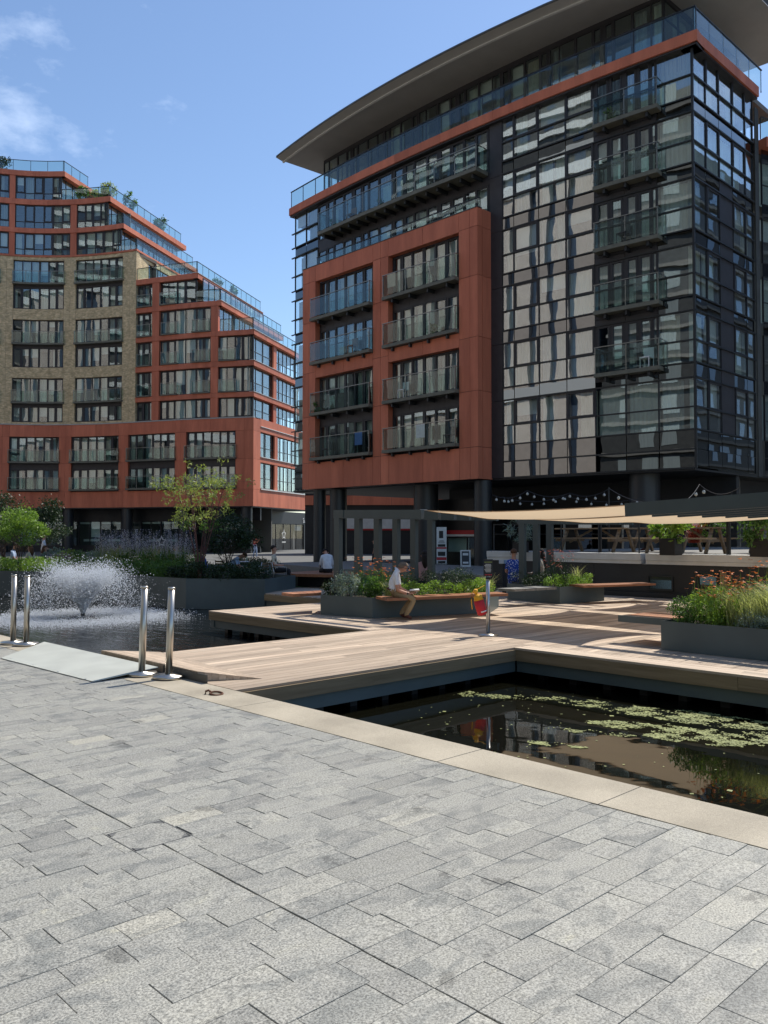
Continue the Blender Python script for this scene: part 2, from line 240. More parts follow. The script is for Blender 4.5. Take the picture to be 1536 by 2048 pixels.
# ------------------------------------------------------------ object helpers
def tag(o, label=None, cat=None, group=None, kind=None):
    if label: o['label'] = label
    if cat: o['category'] = cat
    if group: o['group'] = group
    if kind: o['kind'] = kind
    return o
def thing(name, label, cat, loc=(0, 0, 0), rz=0, group=None):
    o = bpy.data.objects.new(name, None); COL.objects.link(o); o.location = loc; o.rotation_euler = (0, 0, rz); o.empty_display_size = .1
    return tag(o, label, cat, group)
class MB:
    def __init__(s): s.v = []; s.f = []; s.m = []; s.uv = []; s.t = []; s.mi = 0; s.tint = .5
    def add(s, vs, fs, uvs=None):
        o = len(s.v); s.v += [tuple(p) for p in vs]
        for i, f in enumerate(fs):
            s.f.append(tuple(o + a for a in f)); s.m.append(s.mi); s.t.append(s.tint)
            s.uv.append(uvs[i] if uvs else [(0, 0)] * len(f))
        return s
    def box(s, x0, x1, y0, y1, z0, z1):
        return s.add([(x0, y0, z0), (x1, y0, z0), (x1, y1, z0), (x0, y1, z0), (x0, y0, z1), (x1, y0, z1), (x1, y1, z1), (x0, y1, z1)],
                     [(0, 3, 2, 1), (4, 5, 6, 7), (0, 1, 5, 4), (1, 2, 6, 5), (2, 3, 7, 6), (3, 0, 4, 7)])
    def bar(s, a, b, w, h=None, up=(0, 0, 1)):
        h = h or w; a = Vector(a); b = Vector(b); d = (b - a)
        if d.length < 1e-6: return s
        d.normalize(); u = Vector(up)
        if abs(d.dot(u)) > .99: u = Vector((1, 0, 0))
        r = d.cross(u).normalized(); u = r.cross(d).normalized(); r *= w / 2; u *= h / 2
        return s.add([a - r - u, a + r - u, a + r + u, a - r + u, b - r - u, b + r - u, b + r + u, b - r + u],
                     [(0, 1, 2, 3), (7, 6, 5, 4), (0, 4, 5, 1), (1, 5, 6, 2), (2, 6, 7, 3), (3, 7, 4, 0)])
    def tube(s, pts, rs, n=8, cap=True):
        pts = [Vector(p) for p in pts]
        if not hasattr(rs, '__len__'): rs = [rs] * len(pts)
        vs = []; k = len(pts)
        for i, p in enumerate(pts):
            d = (pts[min(i + 1, k - 1)] - pts[max(i - 1, 0)]).normalized(); u = Vector((0, 0, 1)) if abs(d.z) < .95 else Vector((1, 0, 0))
            r = d.cross(u).normalized(); u = r.cross(d)
            for j in range(n):
                a = 2 * math.pi * j / n; vs.append(p + (r * math.cos(a) + u * math.sin(a)) * rs[i])
        fs = [(i * n + j, i * n + (j + 1) % n, (i + 1) * n + (j + 1) % n, (i + 1) * n + j) for i in range(k - 1) for j in range(n)]
        if cap: fs += [tuple(range(n))[::-1], tuple((k - 1) * n + j for j in range(n))]
        return s.add(vs, fs)
    def prism(s, poly, z0, z1):
        n = len(poly); ar = sum(poly[i][0] * poly[(i + 1) % n][1] - poly[(i + 1) % n][0] * poly[i][1] for i in range(n))
        if ar < 0: poly = poly[::-1]
        return s.add([(x, y, z0) for x, y in poly] + [(x, y, z1) for x, y in poly], [tuple(range(n))[::-1], tuple(range(n, 2 * n))] + [(i, (i + 1) % n, n + (i + 1) % n, n + i) for i in range(n)])
    def lathe(s, c, prof, n=16):
        k = len(prof); vs = [(c[0] + r * math.cos(2 * math.pi * j / n), c[1] + r * math.sin(2 * math.pi * j / n), c[2] + z) for r, z in prof for j in range(n)]
        fs = [(i * n + j, i * n + (j + 1) % n, (i + 1) * n + (j + 1) % n, (i + 1) * n + j) for i in range(k - 1) for j in range(n)] + [tuple(range(n))[::-1], tuple((k - 1) * n + j for j in range(n))]
        return s.add(vs, fs)
    def wall(s, path, s0, s1, z0, z1, n0, n1, seg=1):
        ss = [s0 + (s1 - s0) * i / seg for i in range(seg + 1)]; vs = []
        for q in ss:
            for n, z in ((n0, z0), (n1, z0), (n1, z1), (n0, z1)): x, y = path(q, n); vs.append((x, y, z))
        fs = []; uv = []
        flip = path.flip
        for i in range(seg):
            a, b = i * 4, i * 4 + 4; p, q = ss[i], ss[i + 1]
            for f, u in (((a + 1, b + 1, b + 2, a + 2), [(p, z0), (q, z0), (q, z1), (p, z1)]), ((b, a, a + 3, b + 3), [(q, z0), (p, z0), (p, z1), (q, z1)]),
                         ((a + 2, b + 2, b + 3, a + 3), [(p, n1), (q, n1), (q, n0), (p, n0)]), ((a, b, b + 1, a + 1), [(p, n0), (q, n0), (q, n1), (p, n1)])):
                fs.append(f if not flip else f[::-1]); uv.append(u if not flip else u[::-1])
        e = seg * 4; f1, f2 = (0, 1, 2, 3), (e + 1, e, e + 3, e + 2)
        u1 = [(n0, z0), (n1, z0), (n1, z1), (n0, z1)]; u2 = [(n1, z0), (n0, z0), (n0, z1), (n1, z1)]
        fs += [f1 if not flip else f1[::-1], f2 if not flip else f2[::-1]]; uv += [u1 if not flip else u1[::-1], u2 if not flip else u2[::-1]]
        return s.add(vs, fs, uv)
    def build(s, name, mat, parent=None, smooth=False, kind=None, label=None):
        if not s.f: return None
        me = bpy.data.meshes.new(name); me.from_pydata(s.v, [], s.f)
        for mm in ([mat] if isinstance(mat, str) else mat): me.materials.append(MATS[mm])
        if any(s.m): me.polygons.foreach_set('material_index', s.m)
        ul = me.uv_layers.new(name='UVMap'); ul.data.foreach_set('uv', [c for f in s.uv for p in f for c in p])
        at = me.attributes.new('tint', 'FLOAT', 'FACE'); at.data.foreach_set('value', s.t)
        if smooth: me.polygons.foreach_set('use_smooth', [True] * len(s.f))
        me.update()
        o = bpy.data.objects.new(name, me); COL.objects.link(o)
        if parent: 
            o.parent = parent; o.matrix_parent_inverse = parent_inv(parent)
        if kind: o['kind'] = kind
        if label: o['label'] = label
        return o
from mathutils import Matrix
def world_of(o):
    m = Matrix.LocRotScale(o.location, o.rotation_euler, o.scale)
    return (world_of(o.parent) @ o.matrix_parent_inverse @ m) if o.parent else m
def parent_inv(p): return world_of(p).inverted()
def struct(name, mb, mat, smooth=False):
    o = mb.build(name, mat, smooth=smooth); o['kind'] = 'structure'; return o
class Line:   # straight wall path; n grows to the outer side
    def __init__(s, p0, p1, out):
        s.p = np.array(p0, float); d = np.array(p1, float) - s.p; s.len = math.hypot(*d); s.d = d / s.len; s.n = np.array([-s.d[1], s.d[0]])
        s.flip = False
        if s.n @ (np.array(out, float) - s.p) < 0: s.n = -s.n
        s.flip = (s.d[0] * s.n[1] - s.d[1] * s.n[0]) > 0
    def __call__(s, q, n=0): p = s.p + s.d * q + s.n * n; return float(p[0]), float(p[1])
class Curve:  # smooth wall path through points, by arc length
    def __init__(s, pts, out):
        P = np.array(pts, float); n = len(P); q = [0.]
        for a, b in zip(P, P[1:]): q.append(q[-1] + math.hypot(*(b - a)))
        tt = np.linspace(0, q[-1], 600); res = []
        for t in tt:
            i = min(max(int(np.searchsorted(q, t)) - 1, 0), n - 2); u = (t - q[i]) / (q[i + 1] - q[i])
            p0 = P[i - 1] if i else 2 * P[0] - P[1]; p1, p2 = P[i], P[i + 1]; p3 = P[i + 2] if i + 2 < n else 2 * p2 - p1
            res.append(.5 * (2 * p1 + (p2 - p0) * u + (2 * p0 - 5 * p1 + 4 * p2 - p3) * u * u + (3 * p1 - p0 - 3 * p2 + p3) * u ** 3))
        s.t = tt; s.P = np.array(res); s.len = q[-1]; m = s.P[300]; d = s.P[310] - s.P[290]; nn = np.array([-d[1], d[0]])
        s.sg = 1 if nn @ (np.array(out) - m) > 0 else -1; s.flip = s.sg > 0
    def __call__(s, q, n=0):
        x = np.interp(q, s.t, s.P[:, 0]); y = np.interp(q, s.t, s.P[:, 1])
        if q < 0: dd = (s.P[3] - s.P[0]); dd /= math.hypot(*dd); x, y = s.P[0] + dd * q
        qc = min(max(q, 0), s.len); a, b = max(qc - .3, 0), min(qc + .3, s.len)
        dx = np.interp(b, s.t, s.P[:, 0]) - np.interp(a, s.t, s.P[:, 0]); dy = np.interp(b, s.t, s.P[:, 1]) - np.interp(a, s.t, s.P[:, 1]); l = math.hypot(dx, dy)
        return float(x - dy / l * n * s.sg), float(y + dx / l * n * s.sg)

def pane(parent, path, s0, s1, z0, z1, n, mat='glass_coated', th=.012):
    mb = MB(); tl = random.uniform(-.0016, .0016)
    # a pane is a thin box, never perfectly flush with its neighbours
    x0, y0 = path(s0, n + tl); x1, y1 = path(s1, n - tl); a0, b0 = path(s0, n + tl + th); a1, b1 = path(s1, n - tl + th)
    vs = [(x0, y0, z0), (x1, y1, z0), (a1, b1, z0), (a0, b0, z0), (x0, y0, z1), (x1, y1, z1), (a1, b1, z1), (a0, b0, z1)]
    fs = [(0, 1, 5, 4), (2, 3, 7, 6), (1, 2, 6, 5), (3, 0, 4, 7), (0, 3, 2, 1), (4, 5, 6, 7)]
    if path.flip: fs = [f[::-1] for f in fs]
    mb.add(vs, fs)
    return mb.build('pane', mat, parent)
def drape(parent, path, s0, s1, z0, z1, n, mat):
    mb = MB(); k = max(4, int((s1 - s0) / .05)); vs = []
    ph = random.random() * 6
    for i in range(k + 1):
        q = s0 + (s1 - s0) * i / k; x, y = path(q, n + .03 * math.sin(i * 1.7 + ph)); vs += [(x, y, z0), (x, y, z1)]
    mb.add(vs, [(2 * i, 2 * i + 2, 2 * i + 3, 2 * i + 1) for i in range(k)])
    return mb.build('curtain', mat, parent)
DRAPES = ['curtain_white'] * 5 + ['curtain_cream'] * 2 + ['curtain_grey'] * 3
def window(parent, path, s0, s1, z0, z1, cols, trans=(), n=0., fr=.05, sash=(), heavy=(), gl='glass_coated', pdrape=.6, name='window', sub=True, frame='frame_metal'):
    """one glazed opening: frame mesh with mullions, a pane per light, curtains and blinds behind"""
    tot = sum(cols); xs = [s0]
    for c in cols: xs.append(xs[-1] + (s1 - s0) * c / tot)
    zs = [z0] + [z0 + (z1 - z0) * t for t in trans] + [z1]
    mb = MB()
    for i, x in enumerate(xs):
        h = .09 if i in heavy else fr / 2
        a, b = (x, x + fr) if i == 0 else (x - fr, x) if i == len(xs) - 1 else (x - h, x + h)
        mb.wall(path, a, b, z0, z1, n - .06, n + .03)
    for i in range(len(xs) - 1):
        a = xs[i] + (fr if i == 0 else (.09 if i in heavy else fr / 2)); b = xs[i + 1] - (fr if i == len(xs) - 2 else (.09 if i + 1 in heavy else fr / 2))
        for j, z in enumerate(zs):
            c, d = (z, z + fr) if j == 0 else (z - fr, z) if j == len(zs) - 1 else (z - fr / 2, z + fr / 2)
            mb.wall(path, a, b, c, d, n - .055, n + .025)
        if i in sash:
            sw = .085
            for j in range(len(zs) - 1):
                lo = zs[j] + fr / 2 + .003; hi = zs[j + 1] - fr / 2 - .003
                if sash[i] == 'top' and j != len(zs) - 2: continue
                mb.wall(path, a + .003, a + sw, lo, hi, n - .05, n + .045); mb.wall(path, b - sw, b - .003, lo, hi, n - .05, n + .045)
                mb.wall(path, a + sw, b - sw, lo, lo + sw, n - .05, n + .04); mb.wall(path, a + sw, b - sw, hi - sw, hi, n - .05, n + .04)
    wo = mb.build(name, frame, parent)
    for i in range(len(xs) - 1):
        for j in range(len(zs) - 1): pane(wo, path, xs[i] + .02, xs[i + 1] - .02, zs[j] + .02, zs[j + 1] - .02, n - .02, gl)
        r = random.random()
        if r < pdrape:
            a, b = xs[i] + .04, xs[i + 1] - .04; u = random.random()
            if u < .12: b = a + (b - a) * random.uniform(.4, .8)
            elif u < .24: a = b - (b - a) * random.uniform(.3, .7)
            drape(wo, path, a, b, z0 + .05, z1 - .04, n - .28, random.choice(DRAPES))
        elif r < pdrape + .18:
            k = random.uniform(.25, .7); mb = MB(); mb.wall(path, xs[i] + .04, xs[i + 1] - .04, z1 - (z1 - z0) * k, z1 - .04, n - .2, n - .19); mb.build('blind', 'blind', wo)
    return wo
def balcony(parent, path, s0, s1, z, depth, n=0., h=1.12, parts=3, th=.17, ends=True, brackets=0, rail='post_metal'):
    mb = MB(); mb.wall(path, s0, s1, z - th, z, n, n + depth, 3)
    b = mb.build('balcony', 'slab_metal', parent)
    f = n + depth - .05; xs = [s0 + .04 + (s1 - s0 - .08) * i / parts for i in range(parts + 1)]
    for i in range(parts):
        p = MB(); p.wall(path, xs[i] + .03, xs[i + 1] - .03, z + .06, z + h - .06, f, f + .012); p.build('glass_panel', 'glass_rail', b)
    for x in xs:
        p = MB(); p.wall(path, x - .02, x + .02, z - th * .6, z + h, f - .045, f - .005)
        for zz in (z + .2, z + h - .25): p.wall(path, x - .05, x + .05, zz, zz + .03, f + .013, f + .03)
        p.build('post', rail, b)
    p = MB(); p.wall(path, s0, s1, z + h, z + h + .035, f - .04, f + .02, 3)
    if ends:
        for e in (s0, s1): p.wall(path, *((e, e + .03) if e == s0 else (e - .03, e)), z + h, z + h + .035, n + .02, f - .04)
    p.build('handrail', rail, b)
    if ends:
        for e in (s0 + .02, s1 - .032): p = MB(); p.wall(path, e, e + .012, z + .06, z + h - .02, n + .05, f - .06); p.build('glass_panel', 'glass_rail', b)
    for i in range(brackets):
        x = s0 + (s1 - s0) * (i + .5) / brackets; p = MB(); p.wall(path, x - .05, x + .05, z - th - .2, z - th, n, n + depth * .8); p.build('bracket', 'dark_metal', b)
    return b
def glassrail(parent, path, s0, s1, z, h, pitch, n=0., seg=1, name='parapet_rail'):
    k = max(1, round((s1 - s0) / pitch)); xs = [s0 + (s1 - s0) * i / k for i in range(k + 1)]
    mb = MB(); mb.wall(path, s0, s1, z + h, z + h + .045, n - .035, n + .035, max(1, k)); r = mb.build(name, 'dark_metal', parent)
    for i in range(k): p = MB(); p.wall(path, xs[i] + .02, xs[i + 1] - .02, z + .05, z + h - .005, n - .006, n + .006); p.build('glass_panel', 'glass_rail', r)
    for x in xs: p = MB(); p.wall(path, x - .02, x + .02, z, z + h, n - .05, n - .015); p.build('post', 'dark_metal', r)
    return r

# ============================================================ SETTING: ground, canal, water
WZ = -.48
mb = MB(); mb.add([(-400, -400, -1.6), (600, -400, -1.6), (600, 600, -1.6), (-400, 600, -1.6)], [(0, 1, 2, 3)]); struct('canal_bed', mb, 'soil')
mb = MB(); mb.prism([(-300, -300), (5.16, -300), (5.16, 60), (-300, 400)], -1.55, -.055); struct('ground', mb, 'joint')
mb = MB(); mb.prism([(19.6, -80), (300, -80), (500, 500), (-60, 500), (8, 60), (8.2, 34), (13.2, 33), (14.6, 29), (14.6, 21.6), (19.6, 21.6)], -1.55, -.012); struct('plaza_paving', mb, 'paving_far')
mb = MB(); mb.add([(5.17, -60, WZ), (60, -60, WZ), (60, 9.3, WZ), (5.17, 9.3, WZ)], [(0, 1, 2, 3)]); struct('pool_water', mb, 'water_calm')
mb = MB(); mb.add([(5.17, 9.3, WZ), (60, 9.3, WZ), (60, 140, WZ), (5.17, 140, WZ)], [(0, 1, 2, 3)]); struct('fountain_water', mb, 'water_rippled')

# paving: every slab its own geometry; rows run towards +X
paving = tag(bpy.data.objects.new('paving', None), kind='structure'); COL.objects.link(paving)
slabs = []
y = -2.0; rowi = 0
MH = (2.18, 2.53, 4.19, 4.54)   # recessed manhole cover
while y < 24:
    wd = random.choice([.18, .19, .2, .21, .21]) if y < 3 else random.choice([.17, .18, .19, .2])
    # the long dark movement joint lies at x = 2.345
    for xa, xb in ((-3.2, 2.3405), (2.3465, 4.657)):
        x = xb; first = True
        while x > xa + .02:
            ln = random.choice([.26, .33, .38, .42, .46, .5, .6]) * (random.uniform(.35, .9) if first else 1); first = False
            x0 = max(xa, x - ln)
            if x0 - xa < .1: x0 = xa
            slabs.append((x0, x, y, y + wd)); x = x0
    y += wd
def cam_px(x, y, z=0):
    az = R(46.06); d = x * math.cos(az) + y * math.sin(az); l = x * math.sin(az) - y * math.cos(az)
    return (768 + 1669 * l / d, 1070 + 1669 * (1.7 - z) / d, d) if d > .3 else (-9e9, 9e9, d)
def slab_box(mb, x0, x1, y0, y1):
    j = .0013; c = .0018; dz = random.uniform(-.0018, .0012); tx = random.uniform(-.0009, .0009); ty = random.uniform(-.0009, .0009)
    X0, X1, Y0, Y1 = x0 + j, x1 - j, y0 + j, y1 - j
    top = [(X0 + c, Y0 + c, dz - tx - ty), (X1 - c, Y0 + c, dz + tx - ty), (X1 - c, Y1 - c, dz + tx + ty), (X0 + c, Y1 - c, dz - tx + ty)]
    mid = [(X0, Y0, dz - c), (X1, Y0, dz - c), (X1, Y1, dz - c), (X0, Y1, dz - c)]; lo = [(a, b, -.05) for a, b, _ in mid]
    mb.tint = min(1, max(0, random.gauss(.48, .18)))
    mb.add(lo + mid + top, [(8, 9, 10, 11), (4, 5, 9, 8), (5, 6, 10, 9), (6, 7, 11, 10), (7, 4, 8, 11), (0, 1, 5, 4), (1, 2, 6, 5), (2, 3, 7, 6), (3, 0, 4, 7)])
vis = []; rest = []
for s_ in slabs:
    x0, x1, y0, y1 = s_
    if x0 < MH[1] and x1 > MH[0] and y0 < MH[3] and y1 > MH[2]:
        # cut slabs round the manhole frame
        for q in ((x0, MH[0], y0, y1), (MH[1], x1, y0, y1), (max(x0, MH[0]), min(x1, MH[1]), y0, MH[2]), (max(x0, MH[0]), min(x1, MH[1]), MH[3], y1)):
            if q[1] - q[0] > .02 and q[3] - q[2] > .02: vis.append((0, q))
        continue
    px, py, d = cam_px((x0 + x1) / 2, (y0 + y1) / 2)
    if -60 < px < 1600 and py < 2150: vis.append((d, s_))
    else: rest.append(s_)
vis.sort(key=lambda q: q[0])
for d, q in vis[:296]: mb = MB(); slab_box(mb, *q); mb.build('slab', 'granite', paving)
mb = MB()
for d, q in vis[296:]: slab_box(mb, *q)
for q in rest: slab_box(mb, *q)
mb.build('small_slabs', 'granite', paving, kind='stuff')
t = thing('manhole_cover', 'recessed paved manhole cover with dark metal corners set in the grey paving', 'manhole cover', (2.355, 4.365, 0))
mb = MB(); a, b, c, d = MH
for q in ((a, b, c, c + .006), (a, b, d - .006, d), (a, a + .006, c + .006, d - .006), (b - .006, b, c + .006, d - .006)): mb.box(*q, -.05, .0008)
for cx, cy, sx, sy in ((a, c, 1, 1), (b, c, -1, 1), (a, d, 1, -1), (b, d, -1, -1)):
    mb.prism([(cx + sx * .013, cy + sy * .013), (cx + sx * .06, cy + sy * .013), (cx + sx * .013, cy + sy * .06)], -.045, .0015)
mb.build('frame', 'paving_far', t)
mb = MB(); mb.tint = .42; e = .055; g = .0065; mb.prism([(a + e, c + g), (b - e, c + g), (b - g, c + e), (b - g, d - e), (b - e, d - g), (a + e, d - g), (a + g, d - e), (a + g, c + e)], -.04, 0); mb.build('stone_infill', 'granite', t)
# coping
cop = tag(bpy.data.objects.new('canal_coping', None), kind='structure'); COL.objects.link(cop)
ys = [-12, -9.2, -6.6, -3.8, -1.0, 1.55, 2.89, 4.265, 6.98, 8.75, 11.2, 13.6, 16.1, 18.9, 21.6, 24.2, 27, 30, 33, 36, 39, 42, 46, 50, 55, 60]
for y0, y1 in zip(ys, ys[1:]):
    mb = MB(); mb.tint = random.random(); j = .004; mb.box(4.663, 5.19, y0 + j, y1 - j, -.30, 0.002 + random.uniform(-.001, .001)); mb.build('coping_stone', 'sandstone', cop)
mb = MB(); mb.box(5.10, 5.16, -12, 60, -1.5, -.30); mb.build('canal_wall', 'concrete', cop)

# ============================================================ decks
def boards(parent, x0, x1, y0, y1, w=.145, z=0., lens=(3.2, 4.4), mat='deck_wood', along='x', th=.03):
    a0, a1, b0, b1 = (x0, x1, y0, y1) if along == 'x' else (y0, y1, x0, x1)
    n = max(1, round((b1 - b0) / w)); w = (b1 - b0) / n; out = []
    for i in range(n):
        a = a0; off = random.uniform(.6, 1)
        while a < a1 - .01:
            e = min(a1, a + random.uniform(*lens) * off); off = 1
            if a1 - e < .8: e = a1
            out.append((a, e, b0 + i * w, b0 + (i + 1) * w)); a = e
    for a, e, p, q in out:
        mb = MB(); mb.tint = random.random(); g = .0028; dz = random.uniform(-.001, .001)
        A, E_, P, Q = a + g * .6, e - g * .6, p + g, q - g
        if along == 'x': mb.box(A, E_, P, Q, z - th, z + dz)
        else: mb.box(P, Q, A, E_, z - th, z + dz)
        mb.build('board', mat, parent)
    return len(out)
def fascia_run(parent, p0, p1, zt=-.005, wood_h=.19, beam=True, seglen=3.6):
    """timber edge board over a dark steel beam; p0 -> p1 with the open side on the right hand"""
    d = np.array(p1, float) - np.array(p0, float); l = math.hypot(*d); d /= l; nrm = np.array([d[1], -d[0]]); k = max(1, round(l / seglen))
    for i in range(k):
        a = np.array(p0) + d * l * i / k; b = np.array(p0) + d * l * (i + 1) / k
        mb = MB(); mb.tint = random.random(); q = [a + d * .003, b - d * .003, b - d * .003 + nrm * .03, a + d * .003 + nrm * .03]
        mb.prism([tuple(v) for v in q], zt - wood_h, zt - .028); mb.build('edge_board', 'fascia_wood' if abs(d[1]) > abs(d[0]) else 'fascia_wood_x', parent)
    q = [np.array(p0) - nrm * .16, np.array(p1) - nrm * .16, np.array(p1) - nrm * .02, np.array(p0) - nrm * .02]
    mb = MB(); mb.prism([tuple(v) for v in q], zt - .36, zt - .032); mb.build('steel_beam', 'planter_metal', parent)
    mb = MB(); n = int(l / .55)
    for i in range(n):
        c = np.array(p0) + d * (i + .5) * l / n - nrm * .3; mb.box(c[0] - .06, c[0] + .06, c[1] - .06, c[1] + .06, -1.5, zt - .3)
    mb.build('pile_row', 'black', parent, kind='stuff')
jet = thing('timber_jetty', 'pale timber boardwalk bridging the stone coping and the platform beside the lily pool', 'boardwalk', (7.7, 9.35, 0))
boards(jet, 5.21, 10.62, 7.75, 10.95, .145)
fascia_run(jet, (5.2, 7.75), (10.25, 7.75)); fascia_run(jet, (10.25, 10.95), (5.2, 10.95))
mb = MB(); mb.box(5.2, 10.2, 7.95, 10.75, -.2, -.04); mb.build('subframe', 'black', jet)
plat = thing('timber_platform', 'large timber deck platform with bleached boards carrying the planters and sails', 'deck', (15, 10, 0))
boards(plat, 10.36, 10.62, 2.0, 7.745, .13, along='y', lens=(2.6, 3.4), mat='deck_wood_y'); boards(plat, 10.36, 10.62, 10.955, 16.25, .13, along='y', lens=(2.6, 3.4), mat='deck_wood_y')
mb = MB(); mb.tint = .9; mb.box(10.2, 10.357, 2.0, 7.745, -.03, .002); mb.build('edge_plank', 'deck_wood_y', plat)
mb = MB(); mb.tint = .8; mb.box(10.2, 10.357, 10.955, 16.25, -.03, .002); mb.build('edge_plank', 'deck_wood_y', plat)
nb = boards(plat, 10.625, 20.95, 2.0, 16.25, .145, lens=(4.6, 5.8))
fascia_run(plat, (10.23, 7.74), (10.23, 1.0)); fascia_run(plat, (10.23, 16.25), (10.23, 10.96)); fascia_run(plat, (14.4, 16.25), (10.23, 16.25))
mb = MB(); mb.prism([(10.4, 1.0), (20.95, 1.0), (20.95, 16.0), (10.4, 16.0)], -.3, -.035); mb.build('subframe', 'black', plat)
up = thing('upper_deck', 'shaded timber deck behind the platform with a pale timber edge over the water', 'deck', (17, 19, 0))
boards(up, 14.4, 22, 16.26, 21.5, .145, z=.002, lens=(7.7, 7.8))
fascia_run(up, (14.4, 20.1), (14.4, 16.26)); mb = MB(); mb.box(14.6, 22, 16.3, 21.4, -.3, -.035); mb.build('subframe', 'black', up)
mb = MB(); mb.prism([(14.7, 21.5), (24, 21.5), (25, 27.5), (14.0, 27.5)], -.03, .012)
tf = struct('turf', mb, 'turf')
# steel access plate and timber wedge ramp
t = thing('steel_ramp_plate', 'grey steel plate laid from the paving over the coping towards the boardwalk', 'ramp', (4.8, 10.9, 0))
mb = MB(); pts = [(4.20, 11.95), (4.30, 9.30), (5.15, 9.34), (5.12, 12.75)]
mb.add([(x, y, z) for (x, y), z in zip(pts, (.004, .004, .07, .07))] + [(x, y, z) for (x, y), z in zip(pts, (.012, .012, .08, .08))], [(3, 2, 1, 0), (4, 5, 6, 7), (0, 1, 5, 4), (1, 2, 6, 5), (2, 3, 7, 6), (3, 0, 4, 7)]); mb.build('plate', 'plate_metal', t)
mb = MB()
for i in range(4):
    yy = 9.5 + i * .75; mb.lathe((4.30 - .012 * i, yy, .014), [(.014, 0), (.012, .003), (.004, .005)], 8)
mb.build('bolt_heads', 'steel', t, kind='stuff')
t = thing('timber_wedge_ramp', 'low timber wedge ramp on the boardwalk beside the steel plate', 'ramp', (5.5, 9.9, 0))
mb = MB(); V = [(5.22, 8.50), (5.84, 8.14), (6.1, 11.0), (5.22, 12.4)]
for i in range(9):
    a, b = i / 9, (i + 1) / 9; mb.tint = random.random()
    lo = [(5.2 + .64 * a, 8.52 - .38 * a), (5.2 + .64 * b - .004, 8.52 - .38 * b), (5.2 + .9 * b - .004, 11.0), (5.2 + .9 * a, 11.0)]
    za, zb = .11 * (1 - a) + .006, .11 * (1 - b) + .006
    mb.add([(x, y, .003) for x, y in lo] + [(lo[0][0], lo[0][1], za), (lo[1][0], lo[1][1], zb), (lo[2][0], lo[2][1], zb), (lo[3][0], lo[3][1], za)], [(3, 2, 1, 0), (4, 5, 6, 7), (0, 1, 5, 4), (1, 2, 6, 5), (2, 3, 7, 6), (3, 0, 4, 7)])
mb.build('ramp_boards', 'deck_wood', t)
mb = MB(); mb.prism([(5.19, 8.3), (5.2, 8.3), (5.2, 9.3), (5.19, 9.3)], .0, .10); mb.build('kick_plate', 'zinc_dark', t)
# mooring ring
t = thing('mooring_ring', 'rusty iron mooring ring lying on the stone coping', 'mooring ring', (4.89, 7.72, 0))
mb = MB(); mb.tube([(4.92 + .066 * math.cos(a), 7.68 + .066 * math.sin(a), .012 + .008 * math.sin(a)) for a in np.linspace(0, 2 * math.pi, 25)], .011, 8); mb.build('ring', 'rust', t, True)
mb = MB(); mb.tube([(4.84, 7.77, 0), (4.84, 7.76, .035), (4.86, 7.74, .045), (4.88, 7.73, .03), (4.885, 7.725, 0)], .012, 8); mb.build('eye_bolt', 'rust', t, True)

# bollard posts
def post(x, y, lab, lean=(0, 0)):
    t = thing('steel_post', lab, 'bollard', (x, y, 0), group='portable steel posts at the ramp')
    mb = MB(); mb.lathe((x, y, .0), [(.185, .004), (.185, .03), (.178, .042), (.06, .05), (.0601, .052)], 48); mb.build('base', 'steel', t, True)
    mb = MB(); mb.tube([(x, y, .05), (x + lean[0], y + lean[1], 1.055)], [.041, .041], 28); mb.build('tube', 'steel', t, True)
    mb = MB(); mb.tube([(x + lean[0], y + lean[1], 1.056), (x + lean[0], y + lean[1], 1.075), (x + lean[0], y + lean[1], 1.081)], [.044, .044, .038], 28); mb.build('cap', 'steel', t, True)
    for nm in t.children: pass
    return t
post(4.93, 9.34, 'polished steel post with round base, left one of the pair nearest the timber wedge', (.02, -.02))
post(5.06, 8.93, 'polished steel post with round base, right one of the pair nearest the timber wedge', (.02, -.022))
post(4.90, 13.42, 'polished steel post at the far side of the steel plate, left of two', (.006, -.006))
post(4.98, 13.10, 'polished steel post at the far side of the steel plate, right of two', (.006, -.006))
# barrier post with throw bag and menu
bx, by = 11.1, 8.98
t = thing('barrier_post', 'tall steel stanchion on the deck carrying a menu board', 'stanchion', (bx, by, 0))
mb = MB(); mb.lathe((bx, by, .003), [(.17, 0), (.17, .015), (.05, .035), (.035, .04)], 40); mb.build('base', 'steel', t, True)
mb = MB(); mb.tube([(bx, by, .04), (bx, by, .93)], .035, 20); mb.tube([(bx, by, .93), (bx, by, .95)], .026, 16); mb.build('tube', 'silver', t, True)
mb = MB(); mb.tube([(bx, by, .95), (bx + .01, by, .99), (bx, by, 1.0)], [.042, .046, .03], 20); mb.build('head', 'black', t, True)
cv = Vector((math.sin(R(46.06)), -math.cos(R(46.06)), 0)); cf = Vector((math.cos(R(46.06)), math.sin(R(46.06)), 0))   # picture-right and view directions, used to turn people and signs
sb = Vector((bx, by, 0)) - cf * .03
def plate(name, mat, c, hw, z0, z1, parent, dirv=cv, th=.012, off=0., nv=None):
    nv = nv or -cf; mb = MB(); a = c - dirv * hw + nv * off; b = c + dirv * hw + nv * off; k = nv * th
    mb.add([(a.x, a.y, z0), (b.x, b.y, z0), (b.x + k.x, b.y + k.y, z0), (a.x + k.x, a.y + k.y, z0), (a.x, a.y, z1), (b.x, b.y, z1), (b.x + k.x, b.y + k.y, z1), (a.x + k.x, a.y + k.y, z1)],
           [(3, 2, 1, 0), (4, 5, 6, 7), (0, 1, 5, 4), (1, 2, 6, 5), (2, 3, 7, 6), (3, 0, 4, 7)])
    return mb.build(name, mat, parent)
sgn = plate('menu_board', 'black', sb, .078, 1.0, 1.29, t)
